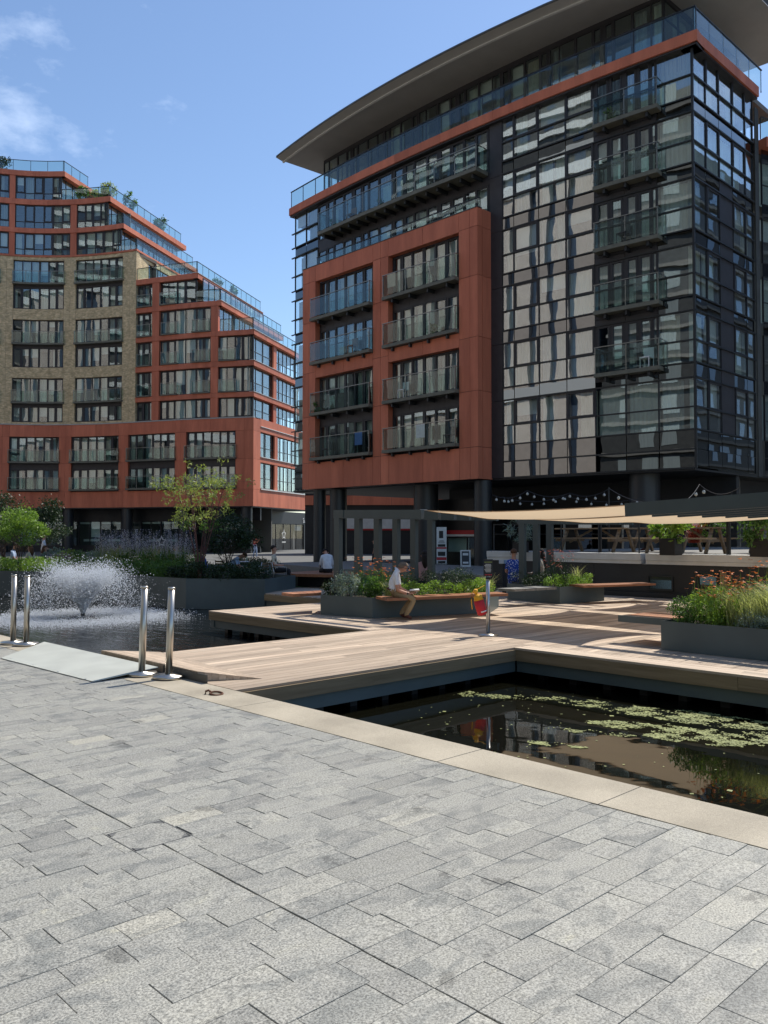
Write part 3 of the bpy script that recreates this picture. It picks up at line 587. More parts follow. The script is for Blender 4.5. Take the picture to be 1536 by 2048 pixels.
plate('heading', 'leaf_yellow', sb, .066, 1.235, 1.25, sgn, off=.013, th=.002)
for i in range(7): plate('text_line', 'white_board', sb - cv * .004 * (i % 3), .045 + .012 * ((i * 7) % 3) / 2, 1.075 + i * .021, 1.082 + i * .021, sgn, off=.013, th=.002)
for i in range(5): plate('red_symbol', 'red_cloth', sb + cv * (-.05 + .025 * i), .007, 1.02, 1.036, sgn, off=.013, th=.002)
bg_ = thing('throw_bag', 'red and yellow rescue throw bag hanging from the steel stanchion', 'rescue bag', (bx - .1, by + .1, .55))
c0 = Vector((bx, by, 0)) - cv * .13
def P3(r, z, f=0): q = Vector((bx, by, 0)) + cv * r - cf * f; return (q.x, q.y, z)
mb = MB(); mb.tube([P3(-.10, .35, .05), P3(-.105, .37, .05), P3(-.13, .47, .05), P3(-.165, .60, .05)], [.05, .078, .085, .086], 18); mb.build('bag_body', 'red_cloth', bg_, True)
mb = MB(); mb.tube([P3(-.165, .602, .05), P3(-.182, .67, .05), P3(-.20, .70, .05)], [.085, .075, .03], 18); mb.tube([P3(-.2, .70, .05), P3(-.225, .76, .05), P3(-.24, .78, .05)], [.018, .05, .02], 12); mb.build('bag_top', 'yellow_cloth', bg_, True)
mb = MB(); mb.tube([P3(-.108, .40, .05), P3(-.113, .42, .05)], [.081, .083], 18); mb.build('reflective_band', 'white', bg_, True)
mb = MB(); mb.tube([P3(-.235, .765, .06), P3(-.28, .72, .07), P3(-.29, .6, .07), P3(-.275, .45, .07)], .009, 6); mb.tube([P3(-.24, .78, .05), P3(-.15, .8, .02), P3(-.03, .86, .0)], .006, 6); mb.build('cord', 'yellow_cloth', bg_, True)

# ============================================================ planters and benches
def planter(poly, h, lab, name='planter', z0=.0, soil=.05):
    cx = sum(p[0] for p in poly) / len(poly); cy = sum(p[1] for p in poly) / len(poly)
    t = thing(name, lab, 'planter', (cx, cy, z0)); n = len(poly)
    ar = sum(poly[i][0] * poly[(i + 1) % n][1] - poly[(i + 1) % n][0] * poly[i][1] for i in range(n))
    if ar < 0: poly = poly[::-1]
    for i in range(n):
        a, b = Vector((*poly[i], 0)), Vector((*poly[(i + 1) % n], 0)); d = (b - a).normalized(); nn = Vector((d.y, -d.x, 0)); k = max(1, round((b - a).length / 2.6))
        for j in range(k):
            p = a + (b - a) * j / k; q = a + (b - a) * (j + 1) / k; e = .0015 if k > 1 else 0
            p = p + d * (e if j else 0); q = q - d * (e if j < k - 1 else 0)
            mb = MB(); pi, qi = p - nn * .006 + (d * .006 if j == 0 else d * 0), q - nn * .006 - (d * .006 if j == k - 1 else d * 0)
            mb.prism([(p.x, p.y), (q.x, q.y), (qi.x, qi.y), (pi.x, pi.y)], z0 + .004, z0 + h); mb.build('side_panel', 'planter_metal', t)
    ins = [(cx + (x - cx) * .97, cy + (y - cy) * .97) for x, y in poly]
    mb = MB(); mb.prism(ins, z0 + .01, z0 + h - soil); mb.build('soil', 'soil', t)
    return t
def bench(poly, z0, z1, lab, n=7, mat='bench_wood', parent=None, name='bench_seat', grp=None):
    """timber slab seat split in boards between two long edges a-b and d-c"""
    a, b, c, d = [np.array(p, float) for p in poly]
    t = thing(name, lab, 'bench', (*(a + b + c + d) / 4, z0), group=grp)
    for i in range(n):
        u, v = i / n, (i + 1) / n - .012; q = [a + (d - a) * u, b + (c - b) * u, b + (c - b) * v, a + (d - a) * v]
        mb = MB(); mb.tint = random.random(); mb.prism([tuple(p) for p in q], z0, z1); mb.build('board', mat, t)
    return t
P1 = [(11.45, 13.84), (11.66, 12.44), (14.35, 11.55), (15.6, 12.3), (15.9, 14.6), (12.25, 14.55)]
planter(P1, .42, 'dark steel planter on the deck behind the seated man, its near corner towards the camera')
bench([(11.45, 11.80), (14.3, 11.02), (14.56, 11.52), (11.72, 12.40)], .40, .452, 'red-brown timber seat along the planter where the man in the white shirt reads')
bench([(11.1, 14.75), (11.0, 14.2), (11.7, 14.1), (12.2, 14.7)], .38, .44, 'short timber seat at the far end of the planter behind the first pergola post', n=4)
P2 = [(17.67, 13.65), (17.43, 11.84), (19.1, 11.62), (19.4, 13.8)]
planter(P2, .42, 'dark steel planter with a cantilevered timber seat near the terrace wall')
bench([(17.75, 11.35), (19.9, 10.6), (20.1, 11.15), (18.0, 11.95)], .41, .46, 'timber seat jutting out from the planter near the terrace wall', n=5)
bench([(15.9, 12.6), (15.95, 12.1), (17.4, 11.9), (17.4, 12.4)], .36, .42, 'low dark timber seat between the two middle planters', n=4, mat='grey_wood')
P3_ = [(11.57, 6.09), (11.49, 2.2), (14.2, 2.2), (14.2, 5.9)]
planter(P3_, .43, 'large blue-grey steel planter at the pool edge full of orange flowers and pale grasses')
b5 = bench([(11.95, 6.95), (11.9, 6.12), (12.75, 6.05), (12.8, 6.9)], .345, .43, 'short timber seat slab with dark steel edge at the end of the large flower planter', n=5)
mb = MB(); mb.box(11.86, 11.9, 6.1, 6.97, .33, .432); mb.build('edge_plate', 'planter_metal', b5)
P4 = [(12.9, 21.8), (14.38, 19.92), (16.5, 21.2), (16.2, 24.3), (15.6, 29.5), (14.2, 33.5), (10.2, 33.2), (10.85, 31.06), (11.85, 28.97), (12.73, 24.25)]
planter(P4, .90, 'long dark steel island planter rising from the water behind the fountain', z0=-.48, soil=.1)
# round timber seat island beyond the turf
t = thing('lounge_bench', 'large dark timber bench slab beyond the turf under the man with his back turned', 'bench', (18, 19, 0))
def wp0(px, d): a = (px - 768) / 1669 * d; az = R(46.06); return (d * math.cos(az) + a * math.sin(az), d * math.sin(az) - a * math.cos(az))
mb = MB(); mb.prism([wp0(575, 28), wp0(584, 27), wp0(702, 26.2), wp0(722, 28.4), wp0(640, 29.6)], .36, .45); mb.build('seat_slab', 'bench_wood', t)
mb = MB(); mb.prism([wp0(586, 28), wp0(596, 27.5), wp0(696, 26.9), wp0(712, 28.2), wp0(640, 29.2)], .014, .36); mb.build('base', 'black', t)

# ============================================================ pergolas and sails
def pergola(lab, posts, beams, grp='steel comb pergolas over the planters', z0=0.):
    t = thing('pergola', lab, 'pergola', (posts[0][0], posts[0][1], 0), group=grp)
    for x, y, zt in posts: mb = MB(); mb.box(x - .055, x + .055, y - .085, y + .085, z0 + .006, zt); mb.build('post', 'pergola_metal', t)
    for a, b, h in beams: mb = MB(); mb.bar(a, b, .085, h); mb.build('beam', 'pergola_metal', t)
    return t
pp = [(12.0 + .6 * i, 13.9, 2.07) for i in range(6)]
bb = [((12.0 + .6 * i, 14.02, 2.16), (12.0 + .6 * i, 11.35 + .1 * i, 2.11), .18) for i in range(6)] + [((11.94, 13.72, 2.16), (15.1, 13.72, 2.16), .16)]
pergola('slate steel pergola with six posts standing in the planter behind the reading man', pp, bb)
pp = [(17.88 + .62 * i, 13.3, 2.0) for i in range(3)]
bb = [((17.88 + .62 * i, 13.45, 2.08), (17.88 + .62 * i, 10.8, 2.04), .17) for i in range(3)]
pergola('three post steel pergola in the planter beside the terrace wall', pp, bb)
pp = [(12.62 + .62 * i, 3.9, 2.14) for i in range(6)]
bb = [((12.62 + .62 * i, 3.7, 2.28), (12.62 + .62 * i, 7.25 - .15 * i, 2.12), .22) for i in range(6)]
pergola('steel pergola whose long beams reach in over the large flower planter', pp, bb)
def sail(c, sag, lab, grp='cream shade sails', inward=.14, nu=16, nv=16):
    c = [np.array(p, float) for p in c]; mb = MB(); vs = []
    for i in range(nu + 1):
        for j in range(nv + 1):
            u, v = i / nu, j / nv; uu = u * 2 - 1; vv = v * 2 - 1
            # concave edges: parameters pull in towards the middle between the corners
            ue = .5 + .5 * uu * (1 - inward * (1 - vv * vv)); ve = .5 + .5 * vv * (1 - inward * (1 - uu * uu))
            p = c[0] * (1 - ue) * (1 - ve) + c[1] * ue * (1 - ve) + c[2] * ue * ve + c[3] * (1 - ue) * ve
            z = p[2] - sag * (1 - .6 * uu * uu - .4 * vv * vv) + .012 * math.sin(9 * u + 5 * v); vs.append((p[0], p[1], z))
    n = nv + 1; top = [(i * n + j, (i + 1) * n + j, (i + 1) * n + j + 1, i * n + j + 1) for i in range(nu) for j in range(nv)]
    mb.add(vs, top); t = thing('shade_sail', lab, 'shade sail', tuple(sum(c) / 4), group=grp)
    mb.build('cloth', 'sail_cloth', t, True)
    m2 = MB(); per = [vs[i * n] for i in range(nu + 1)] + [vs[nu * n + j] for j in range(1, nv + 1)] + [vs[i * n + nv] for i in range(nu - 1, -1, -1)] + [vs[j] for j in range(nv - 1, -1, -1)]
    m2.tube(per, .009, 5, False); m2.build('hem_cable', 'sail_cloth', t)
    m3 = MB()
    for q in c: m3.tube([tuple(q + np.array([-.015, 0, 0])), tuple(q + (q - sum(c) / 4) * .06)], .012, 6)
    m3.build('shackles', 'steel', t, kind='stuff')
    return t
sail([(12.66, 7.25, 2.20), (14.9, 7.05, 2.16), (14.8, 11.5, 2.08), (12.2, 11.4, 2.20)], .13, 'cream shade sail nearest the pool, stretched between the two long pergolas')
sail([(15.1, 7.15, 2.16), (17.7, 6.9, 2.18), (17.6, 10.75, 2.06), (15.1, 10.9, 2.06)], .13, 'cream shade sail second from the pool, over the middle of the deck')
sail([(17.95, 7.0, 2.18), (20.4, 6.9, 2.18), (20.3, 10.6, 2.05), (17.9, 10.65, 2.05)], .12, 'cream shade sail closest to the terrace wall')

# ============================================================ main building
MBD = thing('apartment_building', 'large glass and terracotta apartment block on dark columns with a sweeping curved roof', 'building', (34, 28, 0))
def xc(y): return 31.95 + .0039 * (y - 31) ** 2
CAMXY = (0, 0)
front = Curve([(xc(y), y) for y in np.arange(15.7, 42.3, 2.2)], CAMXY)             # s = 0 at the right hand corner
def sy(y): ys_ = front.P[:, 1]; return float(np.interp(y, ys_, front.t))
ZT = [8.2 + 2.765 * i for i in range(6)]; ZB = [z - 2.15 for z in ZT]
# --- red block: separate terracotta panels with open joints
BX = 31.0
blk = Line((BX, 25.65), (BX, 39.2), CAMXY)                                          # s = y - 25.65
def by_(y): return y - 25.65
def panel(path, s0, s1, z0, z1, n0=-.35, n1=0., par=MBD, mat='terracotta', seg=1, j=.010, name='cladding_panel'):
    mb = MB(); mb.tint = min(1, max(0, random.gauss(.5, .25))); mb.wall(path, s0 + j, s1 - j, z0 + j, z1 - j, n0, n1 + random.uniform(-.003, .003), seg); return mb.build(name, mat, par)
zc = [4.4, 5.95, 8.68, 11.3, 14.3, 16.7, 17.6]
for a, b in ((25.65, 26.15), (26.15, 26.85), (31.85, 32.45), (32.45, 33.05), (38.0, 38.6), (38.6, 39.2)):
    for z0, z1 in zip(zc, zc[1:]): panel(blk, by_(a), by_(b), z0, z1)
for a, m_, b in ((26.85, 29.3, 31.85), (33.05, 35.5, 38.0)):
    for z0, z1 in ((4.4, 5.95), (10.93, 11.65), (16.65, 17.6)): panel(blk, by_(a), by_(m_), z0, z1); panel(blk, by_(m_), by_(b), z0, z1)
ret = Line((BX + .36, 25.651), (32.1, 25.651), (31.5, 20)); ret2 = Line((BX + .36, 39.199), (32.2, 39.199), (31.5, 45))
for z0, z1 in zip(zc, zc[1:]): panel(ret, 0, ret.len, z0, z1, -.2, 0); panel(ret2, 0, ret2.len, z0, z1, -.2, 0)
mb = MB(); mb.box(BX + .02, 32.15, 25.7, 39.15, 17.30, 17.55); mb.build('block_roof', 'zinc_dark', MBD)
mb = MB(); mb.box(BX - .02, BX + .34, 25.63, 39.22, 17.602, 17.64); mb.build('coping_flashing', 'zinc_dark', MBD)
mb = MB(); mb.box(BX + .37, 32.1, 25.9, 39.0, 4.41, 4.6); mb.build('block_soffit', 'bronze_panel', MBD)
# joint backing behind the panels
mb = MB(); wb = -.30
for a, b in ((25.72, 26.83), (31.87, 33.03), (38.02, 39.13)): mb.wall(blk, by_(a), by_(b), 4.45, 17.2, -.34, -.03)
for a, b in ((26.86, 31.84), (33.06, 37.99)):
    for z0, z1 in ((4.45, 5.93), (10.95, 11.63), (16.67, 17.2)): mb.wall(blk, by_(a), by_(b), z0, z1, -.34, -.03)
mb.build('joint_backing', 'black', MBD)
wpath = Line((BX + .36, 25.65), (BX + .36, 39.2), CAMXY)
for a, b in ((26.86, 31.84), (33.06, 37.99)):
    for zf, zh in ((5.97, 8.15), (8.72, 10.93), (11.67, 13.75), (14.33, 16.65)):
        window(MBD, wpath, by_(a) + .25, by_(b), zf, zh, (1, 1, .95, .95, 1, .85), n=0, fr=.06, heavy=(3,), sash={0: 1, 1: 1, 4: 1, 5: 1}, pdrape=.62)
        mb = MB(); mb.wall(wpath, by_(a), by_(a) + .25, zf, zh, -.1, .0); mb.build('side_panel', 'bronze_panel', MBD)
    for z0, z1 in ((8.15, 8.72), (13.75, 14.33)):
        k = 4
        for i in range(k): q = by_(a) + (b - a) * i / k; mb = MB(); mb.wall(wpath, q + .005, q + (b - a) / k - .005, z0, z1, -.1, .01); mb.build('spandrel_panel', 'bronze_panel', MBD)
    for z in (6.05 + .17, 8.68 + .17, 11.67 + .17, 14.27 + .17): balcony(MBD, blk, by_(a) + .02, by_(b) + .22, z, .62, n=-.33, h=1.13, parts=3, brackets=4)
# --- storeys over the block
sA, sB = sy(25.75), sy(39.3); sE = sy(41.75)
for k, (z0, z1) in enumerate(((17.62, 19.05), (19.62, 21.85))):
    for q0, q1, c in ((sA + .02, sA + 3.3, (1, .8, 1, 1)), (sA + 3.3, sA + 6.7, (1, 1, .9, 1)), (sA + 6.7, sA + 10.1, (1.4, .9, .7, .9)), (sA + 10.1, sB - .0, (1, .9, .8, 1))):
        window(MBD, front, q0, q1, z0, z1, c, n=-.05, fr=.06, sash={0: 1, 2: 1, 3: 1}, pdrape=.5)
for i in range(10):
    q0 = sA + (sB - sA) * i / 10; q1 = sA + (sB - sA) * (i + 1) / 10
    mb = MB(); mb.wall(front, q0 + .005, q1 - .005, 19.05, 19.62, -.15, -.03); mb.build('spandrel_panel', 'bronze_panel', MBD)
balcony(MBD, front, sA + .1, sy(38.0), 19.47 + .19, .98, n=-.02, h=1.1, parts=9, th=.19, brackets=16)
low = Line((31.35, 25.8), (31.35, 38.3), CAMXY)
r = glassrail(MBD, low, 0, low.len, 17.64, .55, 1.55)
# dark pier between the block wing and the glass wing
for z0, z1 in zip((4.45, 8.2, 10.96, 13.73, 16.5, 19.26), (8.2, 10.96, 13.73, 16.5, 19.26, 21.93)): panel(front, sy(24.98), sy(25.72), z0, z1, -.4, .04, mat='bronze_panel', name='pier_panel')
# --- glass wing and the glazed end beyond the block
def curtain_wall(path, cuts, first=0, sash=(), solid={}, doors=(), last=6, base=True, par=MBD):
    for i in range(len(cuts) - 1):
        a, b = cuts[i], cuts[i + 1]
        for n_ in range(first, last):
            zt, zb = ZT[n_], ZB[n_]; nxt = ZB[n_ + 1] if n_ < 5 else 21.93
            if i in solid and n_ < solid[i]: mb = MB(); mb.wall(path, a + .01, b - .01, zb, nxt, -.1, 0); mb.build('solid_panel', 'bronze_panel', par); continue
            if i in doors and n_ >= 1:
                window(par, path, a, b, zb - .35, zt, (.35, 1, 1) if i == doors[0] else (1, 1, .12), n=-.02, fr=.07, sash={1: 1, 2: 1} if i == doors[0] else {0: 1, 1: 1}, pdrape=.75, gl='glass_wing'); 
                mb = MB(); mb.wall(path, a + .01, b - .01, zt + .003, nxt - .36 if n_ < 5 else nxt, -.1, 0); mb.build('spandrel_panel', 'bronze_panel', par); continue
            wo = window(par, path, a, b, zb, zt, (1,), (.43,), n=0, fr=.026, sash=({0: 'top'} if i in sash else {}), pdrape=.7, gl='glass_wing')
            pane(wo, path, a + .02, b - .02, zt + .01, nxt - .01, -.02, 'glass_spandrel')
        if base:
            for z0, z1 in ((4.5, 5.24), (5.26, ZB[first] - .01)): pane(par, path, a + .02, b - .02, z0, z1, -.02, 'glass_spandrel')
gc = [sy(v) for v in (24.98, 24.33, 22.94, 21.5, 20.08, 18.66, 17.21, 15.72)][::-1]
curtain_wall(front, gc, sash=(3, 5), doors=(1, 2))
for z in ZB[1:]: balcony(MBD, front, sy(16.98), sy(19.9), z - .05, .5, n=.03, h=1.13, parts=2, brackets=3)
ec = [sy(39.25), sy(40.5), sy(41.75)]
curtain_wall(front, ec)
# horizontal cover rails of the curtain wall, a fin at each transom on the far end
for path, a, b, ex in ((front, sy(15.7), sy(24.98), 0), (front, sy(39.25), sy(41.75), .25)):
    for n_ in range(6):
        for z in (ZB[n_], ZB[n_] + .43 * 2.15, ZT[n_]):
            mb = MB(); mb.wall(path, a, b + ex, z - .02, z + .035, .028, .07 + ex * .2, 6); mb.build('cover_rail', 'dark_metal', MBD)
    for z in (4.46, 5.24): mb = MB(); mb.wall(path, a, b + ex * .5, z - .03, z + .03, -.02, .06, 6); mb.build('cover_rail', 'dark_metal', MBD)
# --- right hand return face
cx0, cy0 = front(0.0)
side = Line((cx0 + .06, 15.70), (38.95, 15.70), (36, 0))
def sx(x): return x - cx0 - .06
curtain_wall(side, [0.0] + [sx(v) for v in (34.07, 35.36, 36.68, 38.05, 38.9)], solid={2: 4}, sash=(1, 3))
for n_ in range(6):
    for z in (ZB[n_], ZB[n_] + .43 * 2.15, ZT[n_]): mb = MB(); mb.wall(side, -.05, side.len, z - .02, z + .035, .028, .08); mb.build('cover_rail', 'dark_metal', MBD)
mb = MB(); mb.wall(front, -.06, .03, 4.45, 21.93, -.05, .05); mb.build('corner_post', 'dark_metal', MBD)
for i in range(3): mb = MB(); mb.tube([(39.03 + .13 * i, 15.62, 4.4), (39.03 + .13 * i, 15.62, 21.6)], .05, 8); mb.build('drain_pipe', 'zinc_dark', MBD)
wing = Line((39.4, 15.5), (50, 12.2), (42, 0))
curtain_wall(wing, [0, 1.1, 2.4, 3.7, 5, 7, 9, 11], solid={3: 6}, sash=(2, 5), last=5)
for i in range(4): panel(wing, i * 2.75, i * 2.75 + 2.75, ZT[4] + .45, ZT[4] + .95, -.4, .3)
mb = MB(); mb.prism([(39.5, 15.9), (50, 12.8), (50, 24), (39.5, 24)], 19.7, 20.4); mb.build('wing_roof', 'zinc_dark', MBD)
glassrail(MBD, wing, 0, 11, ZT[4] + .95, 1.0, 1.5)
# --- terracotta fascia, parapet glass, penthouse
FQ = sy(42.0)
k = 8
for i in range(k): panel(front, -.35 + (FQ + .35) * i / k, -.35 + (FQ + .35) * (i + 1) / k, 21.98, 22.45, -.6, .32, seg=4, j=.005)
for i in range(3): panel(side, -.30 + (side.len + .3) * i / 3, -.30 + (side.len + .3) * (i + 1) / 3, 21.98, 22.45, -.5, .32, j=.005)
mb = MB(); mb.wall(front, -.3, FQ, 21.9, 21.975, -.5, .24, 24); mb.wall(side, -.25, side.len, 21.9, 21.975, -.4, .24); mb.build('fascia_underside', 'bronze_panel', MBD)
glassrail(MBD, front, -.25, FQ - .05, 22.46, 1.02, 1.32, n=.2)
glassrail(MBD, side, -.22, side.len + .6, 22.46, 1.02, 1.32, n=.2)
pent = Curve([(33.6 + .0030 * (y - 31) ** 2, y) for y in np.arange(17.6, 41.6, 2.1)], CAMXY)
k = 16; pl = pent.len
for i in range(k):
    a, b = pl * i / k, pl * (i + 1) / k
    window(MBD, pent, a, b, 22.5, 25.5, (1.6, 1) if i % 2 else (1, 1.6), (.72,), n=0, fr=.06, sash={(1 if i % 2 else 0): 1} if i % 3 else {}, pdrape=.45)
    mb = MB(); mb.wall(pent, a, b, 25.5, 26.3, -.1, .02, 2); mb.build('head_panel', 'bronze_panel', MBD)
px0, py0 = pent(0); pside = Line((px0 + .05, py0 - .02), (42, py0 - .02), (38, 0))
for i in range(3): window(MBD, pside, i * 2.7, i * 2.7 + 2.7, 22.5, 25.5, (1, 1), (.72,), n=0, pdrape=.3)
mb = MB(); mb.wall(pside, 0, pside.len, 25.5, 26.3, -.1, .02); mb.build('head_panel', 'bronze_panel', MBD)
mb = MB(); mb.prism([(cx0 + .2, 15.9), (42, 15.9), (42.5, 41.5), (32.9, 41.5), (32.4, 36), (32.3, 30), (32.5, 22)], 22.2, 22.44); mb.build('terrace_slab', 'concrete', MBD)
# --- curved roof: cross sections along Y
mb = MB(); ms = MB(); ml = MB(); ny = 28; sec = []; secS = []; secL = []
for i in range(ny + 1):
    u = i / ny; y = 14.75 + (42.35 - 14.75) * u; t_ = (y - 29.5) / 13.8
    e = 30.51 + .0062 * (y - 31) ** 2; zc_ = 25.58 + .14 * (1 - t_ * t_) 
    bx_ = 43.4; arch = .9 * (1 - t_ * t_)
    sec.append([(e, y, zc_), (e + .02, y, zc_ + .13), (e + .5, y, zc_ + .22), (e + 2.5, y, zc_ + .75 + arch * .3), (37, y, zc_ + 1.2 + arch * .6), (bx_, y, zc_ + .5), (bx_, y, zc_ + .3)])
    secS.append([(e + .02, y, zc_ - .004), (e + .55, y, zc_ - .10), (e + .62, y, zc_ - .05), (33.9, y, zc_ + .02), (bx_, y, zc_ + .28)])
    secL.append([(e + .50, y, zc_ - .165), (e + .62, y, zc_ - .175), (e + .68, y, zc_ - .10), (e + .52, y, zc_ - .09)])
def loft(mb, secs, closed=False, caps=False):
    m = len(secs[0]); vs = [p for s_ in secs for p in s_]; fs = []
    for i in range(len(secs) - 1):
        for j in range(m - (0 if closed else 1)): jj = (j + 1) % m; fs.append((i * m + j, i * m + jj, (i + 1) * m + jj, (i + 1) * m + j))
    if caps: fs += [tuple(range(m)), tuple((len(secs) - 1) * m + j for j in range(m))[::-1]]
    mb.add(vs, fs)
loft(mb, sec, True, True); ro = mb.build('roof', 'zinc_dark', MBD, True)
loft(ms, secS); ms.build('soffit', 'soffit', ro)
loft(ml, secL, True, True); ml.build('soffit_trim', 'soffit_light', ro)
# --- inside: floors, back walls
mb = MB(); mb.wall(front, .1, sE, 4.5, 21.9, -3.2, -3.1, 10); mb.wall(side, 0.2, 17, 4.5, 19.6, -3.2, -3.1); mb.wall(side, 0.2, 6.5, 19.6, 21.9, -3.2, -3.1); mb.wall(pent, .1, pl, 22.5, 26, -3.6, -3.5, 8); mb.build('room_back_wall', 'interior', MBD)
mb = MB()
for z in ZB: mb.wall(front, .05, sE - .05, z - .42, z - .06, -3.1, -.16, 10); mb.wall(side, .2, side.len, z - .42, z - .06, -3.1, -.16)
mb.wall(front, .05, sE, 21.3, 21.88, -3.1, -.3, 10)
for y in (18.7, 22.2, 25.6, 29.3, 32.4, 35.5, 39.1): mb.wall(front, sy(y) - .07, sy(y) + .07, 4.6, 21.8, -3.1, -.2)
mb.build('room_floors', 'interior_floor', MBD)
# --- undercroft: soffit, columns, back wall, core
mb = MB(); mb.prism([(cx0, 15.72), (39.3, 15.8), (50, 12.5), (52, 41.9), (32.5, 41.9), (31.95, 36), (31.95, 30), (32.2, 22)], 4.36, 4.44); mb.build('undercroft_soffit', 'black_wall', MBD)
for x, y, r_ in ((31.65, 38.35, .37), (31.95, 37.0, .5), (32.4, 30.4, .66), (31.9, 26.1, .44), (33.6, 18.4, .66), (38.8, 17.0, .55), (40.5, 38, .5), (46, 16.5, .5)):
    mb = MB(); mb.tube([(x, y, -.01), (x, y, 4.36)], r_, 28, False); c = mb.build('column', 'column', MBD, True)
    mb = MB(); mb.tube([(x, y, 2.55), (x, y, 2.565)], r_ + .004, 28); mb.build('band', 'black', c)
back = Line((37.2, 15.9), (37.2, 33.0), CAMXY)
mb = MB(); mb.wall(back, 0, 17.1, -.01, 4.36, -.3, 0); mb.build('undercroft_wall', 'black_wall', MBD)
mb = MB(); mb.box(37.5, 50, 32.7, 33.0, -.01, 4.36); mb.build('undercroft_wall', 'black_wall', MBD)
u2 = Line((37.2, 17.4), (75, 13.5), (45, 0)); mb = MB(); mb.wall(u2, 0, u2.len, -.01, 4.36, -.3, 0); mb.build('undercroft_wall', 'black_wall', MBD)
mb = MB(); mb.wall(u2, 2.2, 6, 2.9, 3.6, .0, .05); mb.wall(u2, 9, 16, 2.4, 3.9, .0, .05); mb.build('brick_panel', 'brick', MBD)
for i in range(4):
    mb = MB(); q = 1.2 + i * 2.6; mb.wall(back, q, q + 1.9, .9, 3.1, .002, .03); w_ = mb.build('back_window', 'white_board' if i % 2 else 'frame_metal', MBD)
    pane(w_, back, q + .12, q + 1.78, 1.0, 3.0, .035, 'glass_spandrel')

# ============================================================ left building
LBD = thing('terraced_apartment_building', 'stepped apartment block of yellow brick and terracotta bands with roof terraces', 'building', (38, 78, 0))
CU = [(45.1, 64.4), (42.25, 68.8), (39.75, 73.6), (38.25, 76.7), (36.5, 79.75), (34.6, 82.2), (32.3, 84.4), (29.8, 86.0), (26.8, 87.4), (23, 88.6), (18, 89.5)]
lf = Curve(CU, CAMXY); LL = lf.len
def face(s_, ln=15., deg=30): x, y = lf(s_); return Line((x, y), (x + ln * math.cos(R(deg)), y + ln * math.sin(R(deg))), (x + 10, y - 10))
def lpanel(a, b, z0, z1, n0=-.3, n1=0., mat='terracotta', path=lf, nm='cladding_panel'): return panel(path, a, b, z0, z1, n0, n1, LBD, mat, max(1, int((b - a) / 1.5)), .008, nm)
# two-storey terracotta base
bays = [(1.76, 6.82), (7.97, 13.44), (14.57, 19.83), (21.09, 25.95), (27.2, 32.2), (33.4, 38.2)]
prev = 0.0
for a, b in bays:
    m_ = (prev + a) / 2
    for z0, z1 in ((4.4, 6.0), (6.0, 8.85), (8.85, 11.5), (11.5, 12.68)): lpanel(prev, m_, z0, z1); lpanel(m_, a, z0, z1)
    m2 = (a + b) / 2
    for z0, z1 in ((4.4, 6.0), (11.5, 12.68)): lpanel(a, m2, z0, z1); lpanel(m2, b, z0, z1)
    for zf, zh in ((6.02, 8.25), (8.95, 11.5)): window(LBD, lf, a, b, zf, zh, (1, 1, 1, 1, 1, 1), n=-.25, fr=.08, heavy=(3,), sash={0: 1, 1: 1, 4: 1, 5: 1}, pdrape=.6)
    mb = MB(); mb.wall(lf, a, b, 8.25, 8.95, -.4, -.27, 3); mb.build('spandrel_panel', 'bronze_panel', LBD)
    for z in (6.25, 9.02): balcony(LBD, lf, a - .1, b + .1, z, .55, n=-.25, h=1.13, parts=4)
    prev = b
lpanel(prev, LL, 4.4, 12.68)
mb = MB(); mb.wall(lf, -.05, LL, 12.68, 12.78, -.35, .05, 16); mb.build('ledge', 'soffit', LBD)
# yellow brick zone
bb_ = [(14.25, 19.5), (20.75, 25.75), (27.0, 32.0), (33.2, 38)]
groups = [(12.98, 17.4, 14.9), (18.48, 23.28, 20.82), (24.37, 29.28, 26.9)]
prev = 12.55
for a, b in bb_:
    m_ = (prev + a) / 2
    for z0, z1 in ((12.78, 17.95), (17.95, 23.8), (23.8, 29.62)): lpanel(prev, m_, z0, z1, mat='brick', nm='brick_pier'); lpanel(m_, a, z0, z1, mat='brick', nm='brick_pier')
    for z0, z1 in ((12.78, 12.98), (17.4, 18.48), (23.28, 24.37), (29.28, 29.62)): lpanel(a, b, z0, z1, mat='brick', nm='brick_spandrel')
    for z0, z1, zs_ in groups:
        window(LBD, lf, a, b, z0, zs_ - .35, (1, 1, 1.1, 1.1, 1, 1), n=-.22, fr=.07, heavy=(3,), sash={0: 1, 1: 1, 4: 1, 5: 1}, pdrape=.65)
        window(LBD, lf, a, b, zs_ + .02, z1, (1, 1, 1, 1, 1, 1), n=-.22, fr=.07, heavy=(3,), sash={0: 1, 1: 1}, pdrape=.65)
        mb = MB(); mb.wall(lf, a, b, zs_ - .35, zs_ + .02, -.36, -.24, 3); mb.build('spandrel_panel', 'bronze_panel', LBD)
        balcony(LBD, lf, a - .12, b + .05, zs_ + .08, .55, n=-.22, h=1.15, parts=4)
    prev = b
lpanel(prev, LL, 12.78, 29.62, mat='brick', nm='brick_pier')
lpanel(12.5, LL, 29.62, 29.82, -.3, .06)
